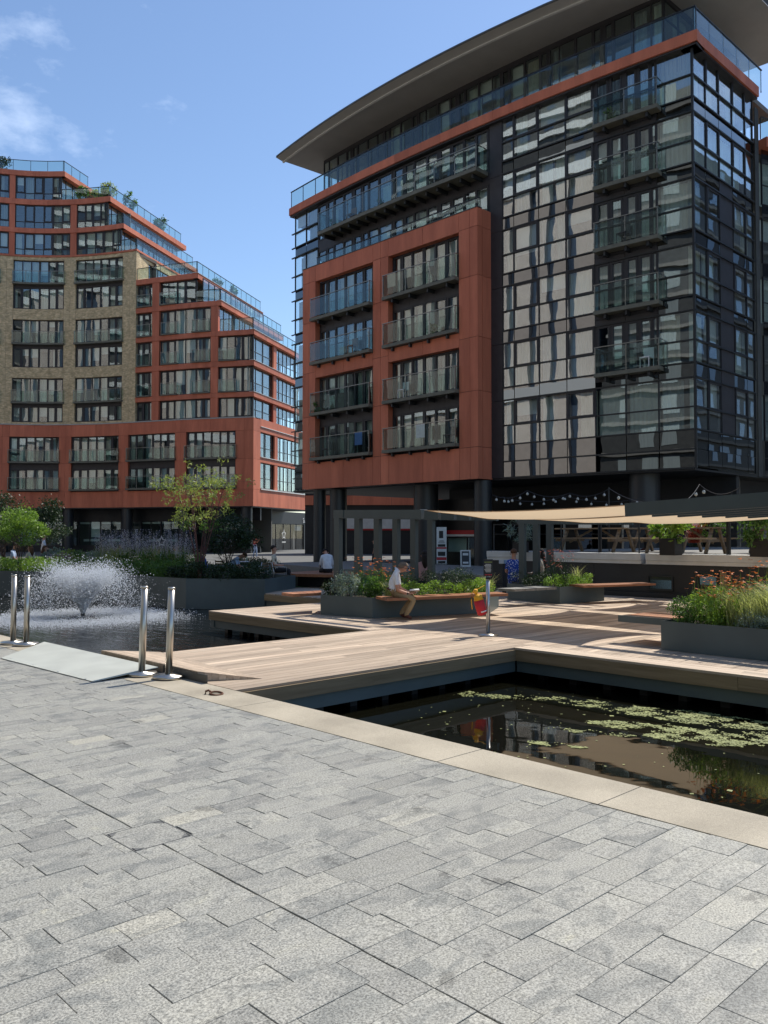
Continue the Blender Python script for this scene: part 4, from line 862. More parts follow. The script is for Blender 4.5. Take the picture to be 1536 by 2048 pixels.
# three banded storeys above
for z0, z1, a0 in ((32.06, 32.55, 14.25), (34.93, 35.48, 15.8), (37.85, 38.38, 20.85)):
    k = max(2, round((LL - a0) / 3.2))
    for i in range(k): lpanel(a0 + (LL - a0) * i / k, a0 + (LL - a0) * (i + 1) / k, z0, z1, -.5, .06)
    f_ = face(a0)
    for i in range(5): lpanel(f_.len * i / 5, f_.len * (i + 1) / 5, z0, z1, -.5, .06, path=f_)
    mb = MB(); x0, y0 = lf(a0, -.3); x1, y1 = f_(f_.len, -.3); x2, y2 = lf(LL, -.3); mb.prism([(x0 + .2, y0 + .3), (x1, y1), (x1 - 6, y1 + 12), (x2 + 4, y2 + 12)] + [lf(a0 + (LL - a0) * q, -.3) for q in (1, .8, .6, .4, .2)], z0 + .02, z1 - .05); mb.build('floor_slab', 'concrete', LBD)
for z0, z1, a0 in ((29.83, 32.06, 14.55), (32.56, 34.93, 16.1), (35.49, 37.85, 21.15)):
    cuts = [c for c in (14.55, 16.1) if c >= a0][:1] + ([19.5] if a0 < 19 else []); segs = []
    if a0 < 19: segs.append((a0, 19.48))
    segs += [(max(20.15, a0), 25.65), (26.2, 31.6), (32.3, LL)]
    for a, b in segs: window(LBD, lf, a, b, z0, z1, (1,) * max(4, round((b - a) / .9)), (.28,), n=-.15, fr=.07, heavy=(2,), sash={0: 'top', 2: 'top', 4: 'top'}, pdrape=.6)
    for a, b in ((19.48, 20.15), (25.65, 26.2), (31.6, 32.3)):
        if a > a0: lpanel(a, b, z0, z1, -.3, .0)
    f_ = face(a0 + .15, 14.2); window(LBD, f_, .05, 14, z0, z1, (1,) * 13, n=-.1, fr=.06, heavy=(3, 6, 9), pdrape=.6)
# glass parapets at the terraces
for z, s0, ln in ((29.83, 12.55, 14), (32.55, 14.25, 14), (35.48, 15.8, 14), (38.38, 20.85, 4)):
    f_ = face(s0, 15); glassrail(LBD, f_, 0, ln, z, 1.05, 1.3, n=-.08)
glassrail(LBD, lf, 12.6, 14.5, 29.83, 1.05, 1.3, n=-.08); glassrail(LBD, lf, 14.3, 16.2, 32.55, 1.05, 1.3, n=-.08)
glassrail(LBD, lf, 15.85, 21.1, 35.48, 1.05, 1.3, n=-.08); glassrail(LBD, lf, 20.9, LL, 38.38, 1.05, 1.7, n=-.08)
# terracotta shelf on the right: bands, piers, balconies, corner steps
bands = [(12.78, 12.80, -.0), (14.65, 15.12, .0), (17.57, 18.09, .0), (20.5, 20.98, 0.0), (23.4, 23.9, 3.3), (26.2, 26.72, 5.75)]
for z0, z1, a0 in bands[1:]:
    k = 3
    for i in range(k): lpanel(a0 + (12.55 - a0) * i / k, a0 + (12.55 - a0) * (i + 1) / k, z0, z1, -.5, .04)
    f_ = face(a0, 15)
    for i in range(5): lpanel(15 * i / 5, 15 * (i + 1) / 5, z0, z1, -.5, .04, path=f_)
    mb = MB(); mb.wall(f_, -.1, 15, z1 + .002, z1 + .04, -.4, .09); mb.build('ledge', 'soffit_light', LBD)
    x0, y0 = lf(a0, -.3); x1, y1 = f_(15, -.3); x2, y2 = lf(12.5, -.3); mb = MB(); mb.prism([(x0 + .2, y0 + .2), (x1, y1), (x1 - 7, y1 + 9), (x2 + 5, y2 + 5), (x2, y2), lf(9, -.3), lf(6, -.3)], z0 + .03, z1 - .06); mb.build('floor_slab', 'concrete', LBD)
rows = [(12.80, 14.65, 0.15, 0), (15.12, 17.57, .15, 1), (18.09, 20.5, .15, 1), (20.98, 23.4, 3.45, 1), (23.9, 26.2, 5.0, 1)]
for ri, (z0, z1, a0, bal) in enumerate(rows):
    segs = [(10.75, 12.5), (4.34, 9.85)] if ri < 4 else [(10.75, 12.5), (5.95, 9.85)]
    if ri < 3: segs.append((a0, 3.58))
    for a, b in segs:
        c = (.5, 1, 1) if b - a < 2.2 else (1, 1, 1.3, 1.3, 1, 1) if b - a > 4.5 else (1.3, 1, 1, 1)
        window(LBD, lf, a, b, z0 + .02, z1 - .01, c, n=-.3, fr=.08, sash={1: 1, 2: 1} if len(c) == 3 else {0: 1, 1: 1, 4: 1, 5: 1}, pdrape=.6)
        if bal:
            for p, q in ([(a + .1, b - .15)] if len(c) == 3 else [(b - 2.1, b - .3), (a + .1, a + 1.9)] if len(c) == 6 else [(b - 1.9, b - .1)]): balcony(LBD, lf, p, q, z0 + .12, .42, n=-.22, h=1.08, parts=1, th=.12)
    for a, b in ((9.85, 10.75), (3.58, 4.34)):
        if b > a0 and not (ri == 4 and a < 5): lpanel(a, b, z0, z1, -.4, 0)
    f_ = face(a0, 14.8); fa = .1
    if ri < 3:
        for p, q in ((.1, 5.0), (5.75, 14)): window(LBD, f_, p, q, z0 + .05, z1 - .01, (.6, .35, 1.3, 1.3, .4) if q < 6 else (1,) * 8, (.4,), n=-.22, fr=.06, heavy=(3,) if q < 6 else (), pdrape=.6)
        lpanel(5.0, 5.75, z0, z1, -.4, 0, path=f_)
    else: window(LBD, f_, .1, 14, z0 + .05, z1 - .01, (1,) * 12, n=-.2, fr=.06, heavy=(3, 7), pdrape=.5)
for z, s0 in ((20.98, 0.), (23.9, 3.3), (26.72, 5.75)):
    f_ = face(s0, 15); glassrail(LBD, f_, 0, 14.5, z + .04, 1.05, 1.2, n=-.06)
glassrail(LBD, lf, .05, 3.4, 21.02, 1.05, 1.2, n=-.06); glassrail(LBD, lf, 3.35, 5.9, 23.94, 1.05, 1.2, n=-.06); glassrail(LBD, lf, 5.8, 12.5, 26.76, 1.05, 1.3, n=-.06)
# brick return wall above the shelf, with windows
f_ = face(12.55, 12); lpanel(0, 2.2, 26.75, 29.62, -.3, 0, 'brick', f_, 'brick_pier'); window(LBD, f_, 2.2, 8, 26.8, 29.0, (1,) * 6, n=-.12, pdrape=.5); lpanel(2.2, 8, 29.0, 29.62, -.3, 0, 'brick', f_, 'brick_spandrel'); lpanel(8, 12, 26.75, 29.62, -.3, 0, 'brick', f_, 'brick_pier')
lpanel(-.05, 12, 29.62, 29.82, -.3, .06, path=f_)
# lower part of the right face: corner pier, window rows, sill band
f_ = face(0., 15)
for z0, z1 in ((4.4, 6.0), (6.0, 8.85), (8.85, 11.5), (11.5, 12.68)): lpanel(0, 1.6, z0, z1, -.35, .03, path=f_)
for i in range(6): a = 1.6 + 13.4 * i / 6; lpanel(a, a + 13.4 / 6, 4.4, 6.0, -.35, 0.03, path=f_)
mb = MB(); mb.wall(f_, 1.6, 15, 6.0, 6.12, -.3, .12); mb.build('ledge', 'soffit_light', LBD)
for z0, z1 in ((6.15, 8.6), (9.1, 11.5)):
    for p, q in ((1.6, 5.0), (5.75, 14)): window(LBD, f_, p, q, z0, z1, (1, .2, 1, .4) if q < 6 else (1,) * 8, (.4,), n=-.2, fr=.06, pdrape=.7)
    lpanel(5.0, 5.75, z0 - .02, z1 + .02, -.4, 0, path=f_)
    if z0 > 8: lpanel(1.6, 15, 12.07, 12.8, -.35, .01, path=f_)
    lpanel(1.6, 15, z1 + .02, z1 + .5, -.35, .02, path=f_)
    mb = MB(); mb.wall(f_, 1.6, 15, z1 + .5, z1 + .56, -.3, .10); mb.build('ledge', 'soffit_light', LBD)
# end wall and inside
mb = MB()
for q0, q1, zt in ((.8, 3.4, 20.6), (3.4, 5.9, 23.5), (5.9, 12.6, 26.3), (12.6, 15.6, 29.6), (15.6, 21.5, 34.9), (21.5, LL, 38)): mb.wall(lf, q0, q1, 4.4, zt, -3.3, -3.2, 5)
for s0, zt in ((0, 20.9), (3.3, 23.8), (5.75, 26.6), (14.3, 35)): q = face(s0, 14); mb.wall(q, 3.5, 14, 4.4, zt, -3.3, -3.2)
mb.build('room_back_wall', 'interior', LBD)
mb = MB()
for z in (8.6, 12.5, 15.0, 18.2, 21.0, 23.9, 26.7, 29.6): mb.wall(lf, 12.6 if z > 20.5 else .6, LL, z - .3, z, -3.2, -.5, 12)
for q in range(3, 38, 3): mb.wall(lf, q - .07, q + .07, 4.5, 38 if q > 21 else 29 if q > 12 else 20, -3.1, -.5)
mb.build('room_floors', 'interior_floor', LBD)
# ground floor shops
shop = Curve([lf(q, -2.2) for q in np.linspace(1.5, 39, 12)], CAMXY)
mb = MB(); mb.wall(lf, .2, LL, 4.3, 4.4, -2.6, -.05, 14); mb.wall(face(0, 15), 0, 15, 4.3, 4.4, -4, -.05); mb.build('soffit', 'black_wall', LBD)
mb = MB(); mb.wall(shop, -1.4, shop.len, 3.1, 4.3, -.3, 0, 12); mb.wall(shop, -1.4, shop.len, -.01, .6, -.3, 0, 12); mb.build('shop_fascia', 'black_wall', LBD)
mb = MB(); mb.wall(shop, -1.4, shop.len, 0, 4.3, -3.2, -3.0, 12); mb.build('shop_back_wall', 'interior', LBD)
q = 0
while q < shop.len - 2.4:
    wd = 2.35; window(LBD, shop, q, q + wd, .6, 3.1, (1, 1), n=-.1, fr=.05, pdrape=0, gl='glass_rail', name='shop_window')
    if int(q / 2.35) % 3 != 2:
        mb = MB(); mb.wall(shop, q + .06, q + wd - .06, 2.82, 3.0, -.26, -.24); mb.wall(shop, q + .06, q + wd * (.5 + .4 * random.random()), 1.05, 1.28, -.26, -.24); mb.build('shelf_panel', 'white_board', LBD)
    else: mb = MB(); mb.wall(shop, q, q + wd, .6, 3.1, -.3, -.2); mb.build('solid_panel', 'black_wall', LBD)
    q += wd
for s_ in (.9, 7.4, 14.0, 20.4, 26.6, 32.8): x, y = lf(s_, -.7); mb = MB(); mb.tube([(x, y, -.01), (x, y, 4.32)], .55, 22, False); mb.build('column', 'column', LBD, True)
sf = face(1.2, 34); sfp = Line(sf(0, -2.), sf(34, -2.), (60, 40))
mb = MB(); mb.wall(sfp, 0, 34, 2.95, 4.3, -.3, 0); mb.wall(sfp, 21.1, 34, 0, 2.95, -.3, 0); mb.build('shop_fascia', 'black_wall', LBD)
sw = window(LBD, sfp, .2, 21, 0.02, 2.95, (.5, .5, 1, 1, 1, .5, 1, .6, 1, 1, .8, 1), n=-.1, fr=.06, pdrape=0, gl='glass_shop', name='shop_window')
mb = MB(); mb.wall(sfp, 0, 34, 0, 3, -1.8, -1.7); mb.build('shop_back_wall', 'black_wall', LBD)
mb = MB(); mb.wall(sfp, 10, 11, .05, 2.9, -.5, -.4); mb.wall(sfp, 18.6, 19.2, .05, 2.9, -.5, -.4); mb.build('solid_panel', 'concrete', LBD)
def star(parent, path, s_, z, r_, n=.05, name='star_emblem'):
    mb = MB(); P = []; Q = []
    for i in range(10):
        a = math.pi / 2 + i * math.pi / 5; rr = r_ if i % 2 == 0 else r_ * .52; k = .66; P.append((s_ + rr * math.cos(a), z + rr * math.sin(a))); Q.append((s_ + rr * k * math.cos(a), z + rr * k * math.sin(a)))
    vs = [];
    for A in (P, Q):
        for nn in (n, n + .02):
            for u, v in A: x, y = path(u, nn); vs.append((x, y, v))
    fs = []
    for i in range(10):
        j = (i + 1) % 10; fs += [(10 + i, 10 + j, 30 + j, 30 + i), (i, j, 10 + j, 10 + i), (20 + i, 30 + i, 30 + j, 20 + j), (i, 20 + i, 20 + j, j)]
    mb.add(vs, fs); return mb.build(name, 'white', parent)
for q in (1.2, 9.2, 20.3): star(LBD, shop, q, 1.05, .6)
for q in (8.0, 14.9): star(LBD, sfp, q, 1.75, .6); mb = MB(); mb.wall(sfp, q - .5, q + .5, .85, .98, .05, .06); mb.build('small_caption', 'white', LBD)
def text(body, size, loc, xdir, parent, mat, name='lettering', ext=.01, align='LEFT'):
    c = bpy.data.curves.new(name, 'FONT'); c.body = body; c.size = size; c.extrude = ext; c.align_x = align; o = bpy.data.objects.new(name + '_tmp', c); COL.objects.link(o)
    dg = bpy.context.evaluated_depsgraph_get(); me = bpy.data.meshes.new_from_object(o.evaluated_get(dg)); bpy.data.objects.remove(o); me.materials.clear(); me.materials.append(MATS[mat])
    X_ = Vector((*xdir, 0)).normalized(); Z_ = Vector((0, 0, 1)); Y_ = X_.cross(Z_)
    M = Matrix((X_, Z_, -(-Y_))).transposed().to_4x4() if False else Matrix((X_, Z_, X_.cross(Z_))).transposed().to_4x4(); M.translation = Vector(loc); me.transform(M)
    o = bpy.data.objects.new(name, me); COL.objects.link(o)
    if parent: o.parent = parent; o.matrix_parent_inverse = parent_inv(parent)
    return o
lx, ly = sfp(20.6, .06); text('Supermarket', .8, (lx, ly, 3.15), (sfp.d[0], sfp.d[1]), LBD, 'white')
# roof terrace planting and furniture are added with the vegetation
# ============================================================ building seen only as reflections, behind the camera
OB = thing('office_building', 'pale stone office block with dark window strips, seen mirrored in the glass facade', 'building', (-16, 68, 0))
mb = MB(); mb.box(-30, -16.2, 39.5, 83, -.01, 41); mb.build('wall', 'dark_window', OB)
y = 39.5
while y < 82:
    mb = MB(); mb.box(-16.2, -15.6, y, y + 2.9, 4.0, 40.5); mb.build('stone_pier', 'pale_stone', OB); y += 3.7
for z in (2.6, 17.0, 40.5): mb = MB(); mb.box(-16.2, -15.3, 39.5, 83, z, z + 1.3); mb.build('stone_band', 'white', OB)
def slab_block(lab, x0, x1, y0, y1, h, fl=3.1, wallm='bronze_panel', bandm='frame_metal', winm='curtain_grey', bh=.35, pitch=3.4, ww=1.5, side='x'):
    t = thing('city_block', lab, 'building', ((x0 + x1) / 2, (y0 + y1) / 2, 0)); mb = MB(); mb.box(x0, x1, y0, y1, -.01, h); mb.build('wall', wallm, t); z = 3.6; rb = random.Random(int(h * 7 + x0))
    while z < h - .5:
        mb = MB(); (mb.box(x1, x1 + .35, y0, y1, z, z + bh) if side == 'x' else mb.box(x0, x1, y1, y1 + .35, z, z + bh)); mb.build('band', bandm, t)
        mb = MB(); q = (y0 if side == 'x' else x0) + .8
        while q < (y1 if side == 'x' else x1) - ww:
            if rb.random() < .75: (mb.box(x1, x1 + .05, q, q + ww, z + bh + .5, z + fl - .35) if side == 'x' else mb.box(q, q + ww, y1, y1 + .05, z + bh + .5, z + fl - .35))
            q += pitch
        mb.build('windows', winm, t, kind='stuff'); z += fl
    return t
slab_block('dark apartment tower with thin white floor bands, mirrored in the glass wing', -34, -16, -10, 38.5, 46, wallm='zinc_dark', bandm='concrete', winm='curtain_grey', bh=.35)
slab_block('tall grey tower behind the pale stone office, seen only in reflections', -70, -46, 50, 112, 72, wallm='zinc_dark', bandm='white_board', winm='dark_window', fl=3.4, bh=.9)
slab_block('low dark block with gabled glimpses mirrored in the stepped building', -30, -15, 86, 150, 26, wallm='zinc_dark', bandm='frame_metal', winm='curtain_grey')
slab_block('dark apartment block mirrored in the glass end of the main building', 52, 170, -24, -13, 47, wallm='bronze_panel', bandm='concrete', winm='screen_blue', side='y', bh=.3)
FB = thing('distant_building', 'low terracotta and black building seen between the columns of the main block', 'building', (62, 66, 0))
fbp = Line((53, 53), (64, 42), CAMXY)
mb = MB(); mb.wall(fbp, -8.5, 15, -.01, 12, -4, 0); mb.build('wall', 'black_wall', FB)
for i in range(6): panel(fbp, -8.5 + i * 3.9, -4.6 + i * 3.9, 4.38, 5.25, 0, .25, FB)
mb = MB(); mb.wall(fbp, -5, 13, 2.27, 3.32, .0, .12); mb.build('white_sign_band', 'white_board', FB)
mb = MB(); mb.wall(fbp, -5, 13, 2.12, 2.265, .0, .13); mb.build('red_stripe', 'red_paint', FB)

# ============================================================ raised terrace on the right
TR = thing('raised_terrace', 'dark walled raised terrace with a pale board edge along the deck', 'terrace', (21.1, 8, 0))
tw = Line((21.0, 17.0), (21.35, -14), CAMXY)
T0 = tw.len
for i in range(8):
    a, b = T0 * i / 8, T0 * (i + 1) / 8
    mb = MB(); mb.wall(tw, a + .004, b - .004, .14, .90, -.3, 0); mb.build('wall_panel', 'black_wall', TR)
    mb = MB(); mb.wall(tw, a, b, -.02, .138, -.3, .09); mb.build('kerb', 'black_wall', TR)
for a, b in ((0.0, 5.35), (5.5, 9.42), (9.5, 15), (15.1, 22)):
    mb = MB(); mb.tint = .3; mb.wall(tw, a, b, .905, 1.0, -.3, .03); mb.build('edge_board', 'white_board', TR)
    mb = MB(); mb.wall(tw, a, b, 1.006, 1.19, -.3, .05); mb.build('edge_board', 'white_board', TR)
mb = MB(); mb.prism([tw(.02, -.31), tw(T0, -.31), (36.8, -14), (36.8, 17)], .9, 1.17); mb.build('terrace_floor', 'concrete', TR)
wend = Line((21.3, 17.0), (36, 17.0), (25, 30)); mb = MB(); mb.wall(wend, 0, wend.len, 0, .9, -.2, 0); mb.build('wall_panel', 'black_wall', TR)
def porthole(s0, s1, z0, z1):
    w_ = window(TR, tw, s0, s1, z0, z1, (1,), n=.012, fr=.035, pdrape=0, gl='glass_rail', name='low_window', frame='dark_metal')
    mb = MB(); mb.wall(tw, s0 + .06, s1 - .06, z0 + .05, z1 - .12, -.005, .0); mb.build('screen', 'screen_blue', w_)
porthole(5.55, 6.28, .2, .6); porthole(6.95, 7.5, .36, .74)
mb = MB(); mb.wall(tw, 7.56, 7.72, .35, .75, .0, .04); mb.build('timber_block', 'table_wood', TR)
rl = MB(); rl.wall(tw, .1, 18, 2.02, 2.05, -.2, -.16); rl.wall(tw, .1, 18, 1.72, 1.735, -.19, -.17); rr = rl.build('railing', 'dark_metal', TR)
for i in range(15): mb = MB(); q = .1 + i * 1.27; mb.wall(tw, q, q + .03, 1.17, 2.02, -.195, -.165); mb.build('post', 'dark_metal', rr)
for q in (3.9, 7.62): mb = MB(); mb.wall(tw, q, q + .07, 1.175, 2.5, -.28, -.21); mb.build('sign_post', 'black', TR)
# low concrete step and kiosk under the block
st = thing('concrete_step', 'low concrete ledge in the shade in front of the dark columns', 'step', (24, 20, 0)); mb = MB(); mb.prism([(22.3, 17.1), (22.3, 25.5), (24.2, 33), (29, 33), (29, 17.1)], -.01, .32); mb.build('ledge', 'concrete', st)
K = thing('kiosk_front', 'black shop opening with a red and white head band between two columns', 'shop front', (33.4, 29.5, 0))
kp = Line((33.3, 27.3), (33.3, 31.9), CAMXY)
mb = MB(); mb.wall(kp, 0, 4.6, 1.74, 1.95, -.2, .02); mb.build('red_band', 'red_paint', K); mb = MB(); mb.wall(kp, 0, 4.6, 1.63, 1.735, -.2, .03); mb.build('white_band', 'white_board', K)
mb = MB(); mb.wall(kp, 0, 4.6, 0, 2.6, -2.2, -2.1); mb.wall(kp, 0, 4.6, 1.96, 3.6, -.2, -.02); mb.build('wall', 'black', K)
window(K, kp, .1, 2.7, .05, 1.6, (1, 1.4), n=-.2, fr=.05, pdrape=0, gl='glass_rail', name='shop_window', frame='dark_metal')
mb = MB(); mb.wall(kp, 3.7, 4.55, .3, 1.55, -.5, -.45); mb.build('display', 'red_paint', K)
def wp(px, d): a = (px - 768) / 1669 * d; az = R(46.06); return Vector((d * math.cos(az) + a * math.sin(az), d * math.sin(az) - a * math.cos(az), 0))
t = thing('pull_up_banner', 'tall white banner with black and red print standing by the shop opening', 'banner', tuple(wp(881, 40)))
c = wp(883, 40); h1 = .24
plate('banner_sheet', 'white_board', c, h1, .28, 2.08, t); plate('print_block', 'black', c - cv * .02, .1, 1.55, 1.9, t, off=.014, th=.002)
mb = MB(); cc = c - cf * .02
for i, (z0, z1, mt) in enumerate(((1.04, 1.12, 'red_paint'), (1.14, 1.26, 'black'), (.70, .90, 'black'), (.50, .64, 'red_paint'), (.30, .46, 'black'))): plate('print_block', mt, c, h1 - .01 if mt == 'red_paint' else .18, z0, z1, t, off=.014, th=.002)
for i in range(3): plate('text_line', 'frame_metal', c, .16 - .03 * i, 1.32 + i * .05, 1.34 + i * .05, t, off=.014, th=.002)
plate('foot', 'silver', c, .26, .321, .345, t, th=.1)
t = thing('a_board_sign', 'white framed A-board sign with a dark poster near the shop opening', 'sign', tuple(wp(932, 36)))
c = wp(932, 36); mb = MB(); a = c - cv * .24; b = c + cv * .20
def quadslab(mb, p, q, z0, z1, lean, th, dv=cf):
    k = dv * lean; n_ = dv * th; mb.add([(p.x, p.y, z0), (q.x, q.y, z0), (q.x + k.x, q.y + k.y, z1), (p.x + k.x, p.y + k.y, z1), (p.x + n_.x, p.y + n_.y, z0), (q.x + n_.x, q.y + n_.y, z0), (q.x + k.x + n_.x, q.y + k.y + n_.y, z1), (p.x + k.x + n_.x, p.y + k.y + n_.y, z1)], [(0, 1, 2, 3), (7, 6, 5, 4), (0, 4, 5, 1), (1, 5, 6, 2), (2, 6, 7, 3), (3, 7, 4, 0)])
quadslab(mb, a, b, .33, 1.05, .12, .02); mb.build('frame', 'white_board', t)
mb = MB(); quadslab(mb, a + cv * .06 - cf * .006, b - cv * .06 - cf * .006, .42, 1.0, .10, .004); mb.build('poster', 'frame_metal', t)
mb = MB(); quadslab(mb, a + cv * .1 - cf * .012, b - cv * .1 - cf * .012, .47, .55, .012, .003); quadslab(mb, a + cv * .1 + cf * .055, b - cv * .1 + cf * .055, .82, .92, .012, .003); mb.build('caption', 'white_board', t)
mb = MB(); quadslab(mb, a + cf * .35, b + cf * .35, .33, 1.04, -.2, .02); mb.build('back_leg', 'dark_metal', t)
t = thing('notice_board', 'pale notice board on dark legs beside the woman in the blue dress', 'sign', tuple(wp(1008, 24))); c = wp(1008, 24); plate('board', 'white_board', c - cv * .08, .07, .88, .99, t); plate('screen', 'screen_blue', c + cv * .07, .07, .88, .99, t); plate('leg', 'dark_metal', c, .06, .0, .87, t, th=.03)
# picnic tables and benches on the terrace
TZ = 1.172
def picnic(x, y, ln, lab, mat='table_wood', grp='long picnic tables on the terrace', first=[None]):
    t = thing('picnic_table', lab, 'table', (x, y, TZ), group=grp)
    for i in range(4): mb = MB(); mb.tint = random.random(); mb.box(x - .36 + .18 * i, x - .19 + .18 * i, y, y + ln, TZ + .71, TZ + .75); mb.build('tabletop_board', mat, t)
    for s_ in (-1, 1):
        mb = MB(); mb.tint = random.random(); mb.box(x + s_ * .72 - .13, x + s_ * .72 + .13, y + .05, y + ln - .05, TZ + .41, TZ + .45); mb.build('seat_board', mat, t)
    for q in (y + .35, y + ln - .4):
        for s_ in (-1, 1): mb = MB(); mb.bar((x + s_ * .22, q, TZ + .71), (x + s_ * .62, q, TZ + .01), .07, .09); mb.build('leg', mat, t)
        mb = MB(); mb.bar((x - .78, q + .05, TZ + .37), (x + .78, q + .05, TZ + .37), .05, .08); mb.build('crossbar', mat, t)
        sg = 1 if q < y + ln / 2 else -1
        mb = MB(); mb.bar((x, q + .06, TZ + .3), (x, q + .75 * sg, TZ + .69), .05, .06); mb.build('brace', mat, t)
    return t
picnic(22.9, 12.9, 2.6, 'timber picnic table on the terrace, the one behind the three post pergola')
picnic(22.7, 9.95, 2.5, 'timber picnic table on the terrace just left of the black planter box')
picnic(24.7, 11.6, 2.4, 'second row timber picnic table on the terrace towards the dark columns')
picnic(22.9, 6.9, 2.4, 'grey timber table on the terrace between the two black planter boxes', 'grey_wood')
picnic(24.9, 8.0, 2.4, 'grey timber table behind the wicker chairs on the terrace', 'grey_wood')
def wicker(x, y, rz, lab):
    t = thing('wicker_chair', lab, 'chair', (x, y, TZ), rz, group='wicker chairs on the terrace'); M = Matrix.Translation((x, y, TZ)) @ Matrix.Rotation(rz, 4, 'Z')
    def bb_(nm, f): mb = MB(); f(mb); o = mb.build(nm, 'wicker', None, True); o.data.transform(M); o.parent = t; o.matrix_parent_inverse = parent_inv(t); return o
    bb_('seat', lambda m: m.box(-.26, .26, -.25, .25, .36, .44))
    def back(m):
        vs = []; n = 10
        for i in range(n + 1):
            a = math.pi * (.0 + 1.0 * i / n); x_, y_ = .3 * math.cos(a), .27 * math.sin(a) + .02; h = .62 + .22 * math.sin(a); vs += [(x_, y_, .3), (x_ * 1.06, y_ * 1.06, h), (x_ * .9, y_ * .9, .3), (x_ * .95, y_ * .95, h)]
        m.add(vs, [f for i in range(n) for f in ((4 * i, 4 * i + 4, 4 * i + 5, 4 * i + 1), (4 * i + 6, 4 * i + 2, 4 * i + 3, 4 * i + 7), (4 * i + 1, 4 * i + 5, 4 * i + 7, 4 * i + 3))])
    bb_('backrest', back)
    for a, b in ((-1, -1), (1, -1), (1, 1), (-1, 1)): bb_('leg', lambda m: m.tube([(a * .22, b * .22, .36), (a * .25, b * .25, .0)], .02, 6))
wicker(23.6, 9.35, 2.2, 'brown wicker chair on the terrace, left of the pair beside the black planter box'); wicker(24.0, 8.75, 2.6, 'brown wicker chair on the terrace, right of the pair by the dark wall'); wicker(24.6, 9.7, 1.9, 'wicker chair half hidden behind the leaves of the terrace planter box')
# string lights
def lights(pts, lab, n, sag=.35):
    t = thing('string_lights', lab, 'string lights', pts[0], group='festoon lights over the terrace'); mw = MB(); path_ = []
    for a, b in zip(pts, pts[1:]):
        for i in range(13): u = i / 12; path_.append((a[0] + (b[0] - a[0]) * u, a[1] + (b[1] - a[1]) * u, a[2] + (b[2] - a[2]) * u - sag * 4 * u * (1 - u)))
    mw.tube(path_, .010, 4); mw.build('cable', 'frame_metal', t)
    for i in range(n):
        u = (i + .5) / n * (len(path_) - 1); k = int(u); f = u - k; p = [path_[k][j] * (1 - f) + path_[min(k + 1, len(path_) - 1)][j] * f for j in range(3)]
        mb = MB(); mb.lathe((p[0], p[1], p[2] - .17), [(.012, 0), (.042, .02), (.05, .055), (.03, .09), (.02, .10)], 8); o = mb.build('bulb', 'bulb', t, True); mb = MB(); mb.tube([(p[0], p[1], p[2] - .07), (p[0], p[1], p[2])], .018, 6); mb.build('socket', 'black', t)
def w3(px, py, d): v = wp(px, d); return (v.x, v.y, 1.7 + (1070 - py) * d / 1669)
lights([w3(985, 990, 30), w3(1055, 981, 30), w3(1140, 986, 30), w3(1218, 978, 29)], 'string of clear bulbs crossing the dark undercroft above the cream sails', 14, .18)
lights([w3(1218, 976, 26), w3(1345, 1000, 22), w3(1400, 968, 24), w3(1480, 975, 20)], 'string of clear bulbs running over the long pergola beam at the right', 9, .22)
lights([w3(1005, 994, 33), w3(1130, 992, 33), w3(1290, 995, 32)], 'second lower string of bulbs deeper in the undercroft', 11, .2)
t = thing('light_mast', 'thin dark mast holding the string lights above the terrace', 'post', (*wp(1218, 27)[:2], TZ)); mb = MB(); q = wp(1218, 27); mb.tube([(q.x, q.y, TZ), (q.x, q.y, 3.25)], .02, 8); mb.build('pole', 'dark_metal', t)
mb = MB(); mb.box(24.6, 25.2, 6.2, 7.6, TZ + .76, TZ + .9)
# ============================================================ cafe chairs and tables on the turf
def cafe_chair(x, y, rz, lab):
    t = thing('cafe_chair', lab, 'chair', (x, y, .014), rz, group='aluminium cafe chairs on the turf'); M = Matrix.Translation((x, y, .014)) @ Matrix.Rotation(rz, 4, 'Z')
    def P_(nm, mat, f, sm=False): mb = MB(); f(mb); o = mb.build(nm, mat, None, sm); o.data.transform(M); o.parent = t; o.matrix_parent_inverse = parent_inv(t)
    for s_ in (-1, 1):
        P_('leg', 'silver', lambda m: m.tube([(s_ * .25, -.24, 0), (s_ * .25, -.22, .64), (s_ * .26, .18, .66)], .013, 6), True)
        P_('leg', 'silver', lambda m: m.tube([(s_ * .22, .26, 0), (s_ * .22, .18, .44), (s_ * .21, .25, .8)], .013, 6), True)
    for i in range(4): P_('seat_slat', 'table_wood', lambda m: m.box(-.22, .22, -.21 + .1 * i, -.13 + .1 * i, .43, .45))
    for i in range(3): P_('back_slat', 'table_wood', lambda m: m.bar((-.21, .215 + i * .015, .56 + .09 * i), (.21, .215 + i * .015, .56 + .09 * i), .015, .06))
    return t
def round_table(x, y, lab):
    t = thing('cafe_table', lab, 'table', (x, y, .014), group='small cafe tables on the turf')
    mb = MB(); mb.lathe((x, y, .70), [(.36, 0), (.36, .02), (.33, .03)], 24); mb.build('tabletop', 'silver', t, True)
    mb = MB(); mb.tube([(x, y, .04), (x, y, .70)], .025, 10); mb.lathe((x, y, .014), [(.24, 0), (.22, .02), (.03, .04)], 20); mb.build('stand', 'silver', t, True)
def gp(px, d): v = wp(px, d); return v.x, v.y
cafe_chair(*gp(519, 27.6), R(200), 'empty aluminium cafe chair with timber slats, standing alone at the planter end')
cafe_chair(*gp(558, 27.5), R(60), 'aluminium cafe chair under the man leaning back on the turf')
cafe_chair(*gp(449, 30), R(100), 'cafe chair under the man bent over the table')
round_table(*gp(490, 31), 'round silver cafe table in front of the bent man'); round_table(*gp(395, 34), 'round cafe table with papers among the seated people behind the multi-stemmed tree')
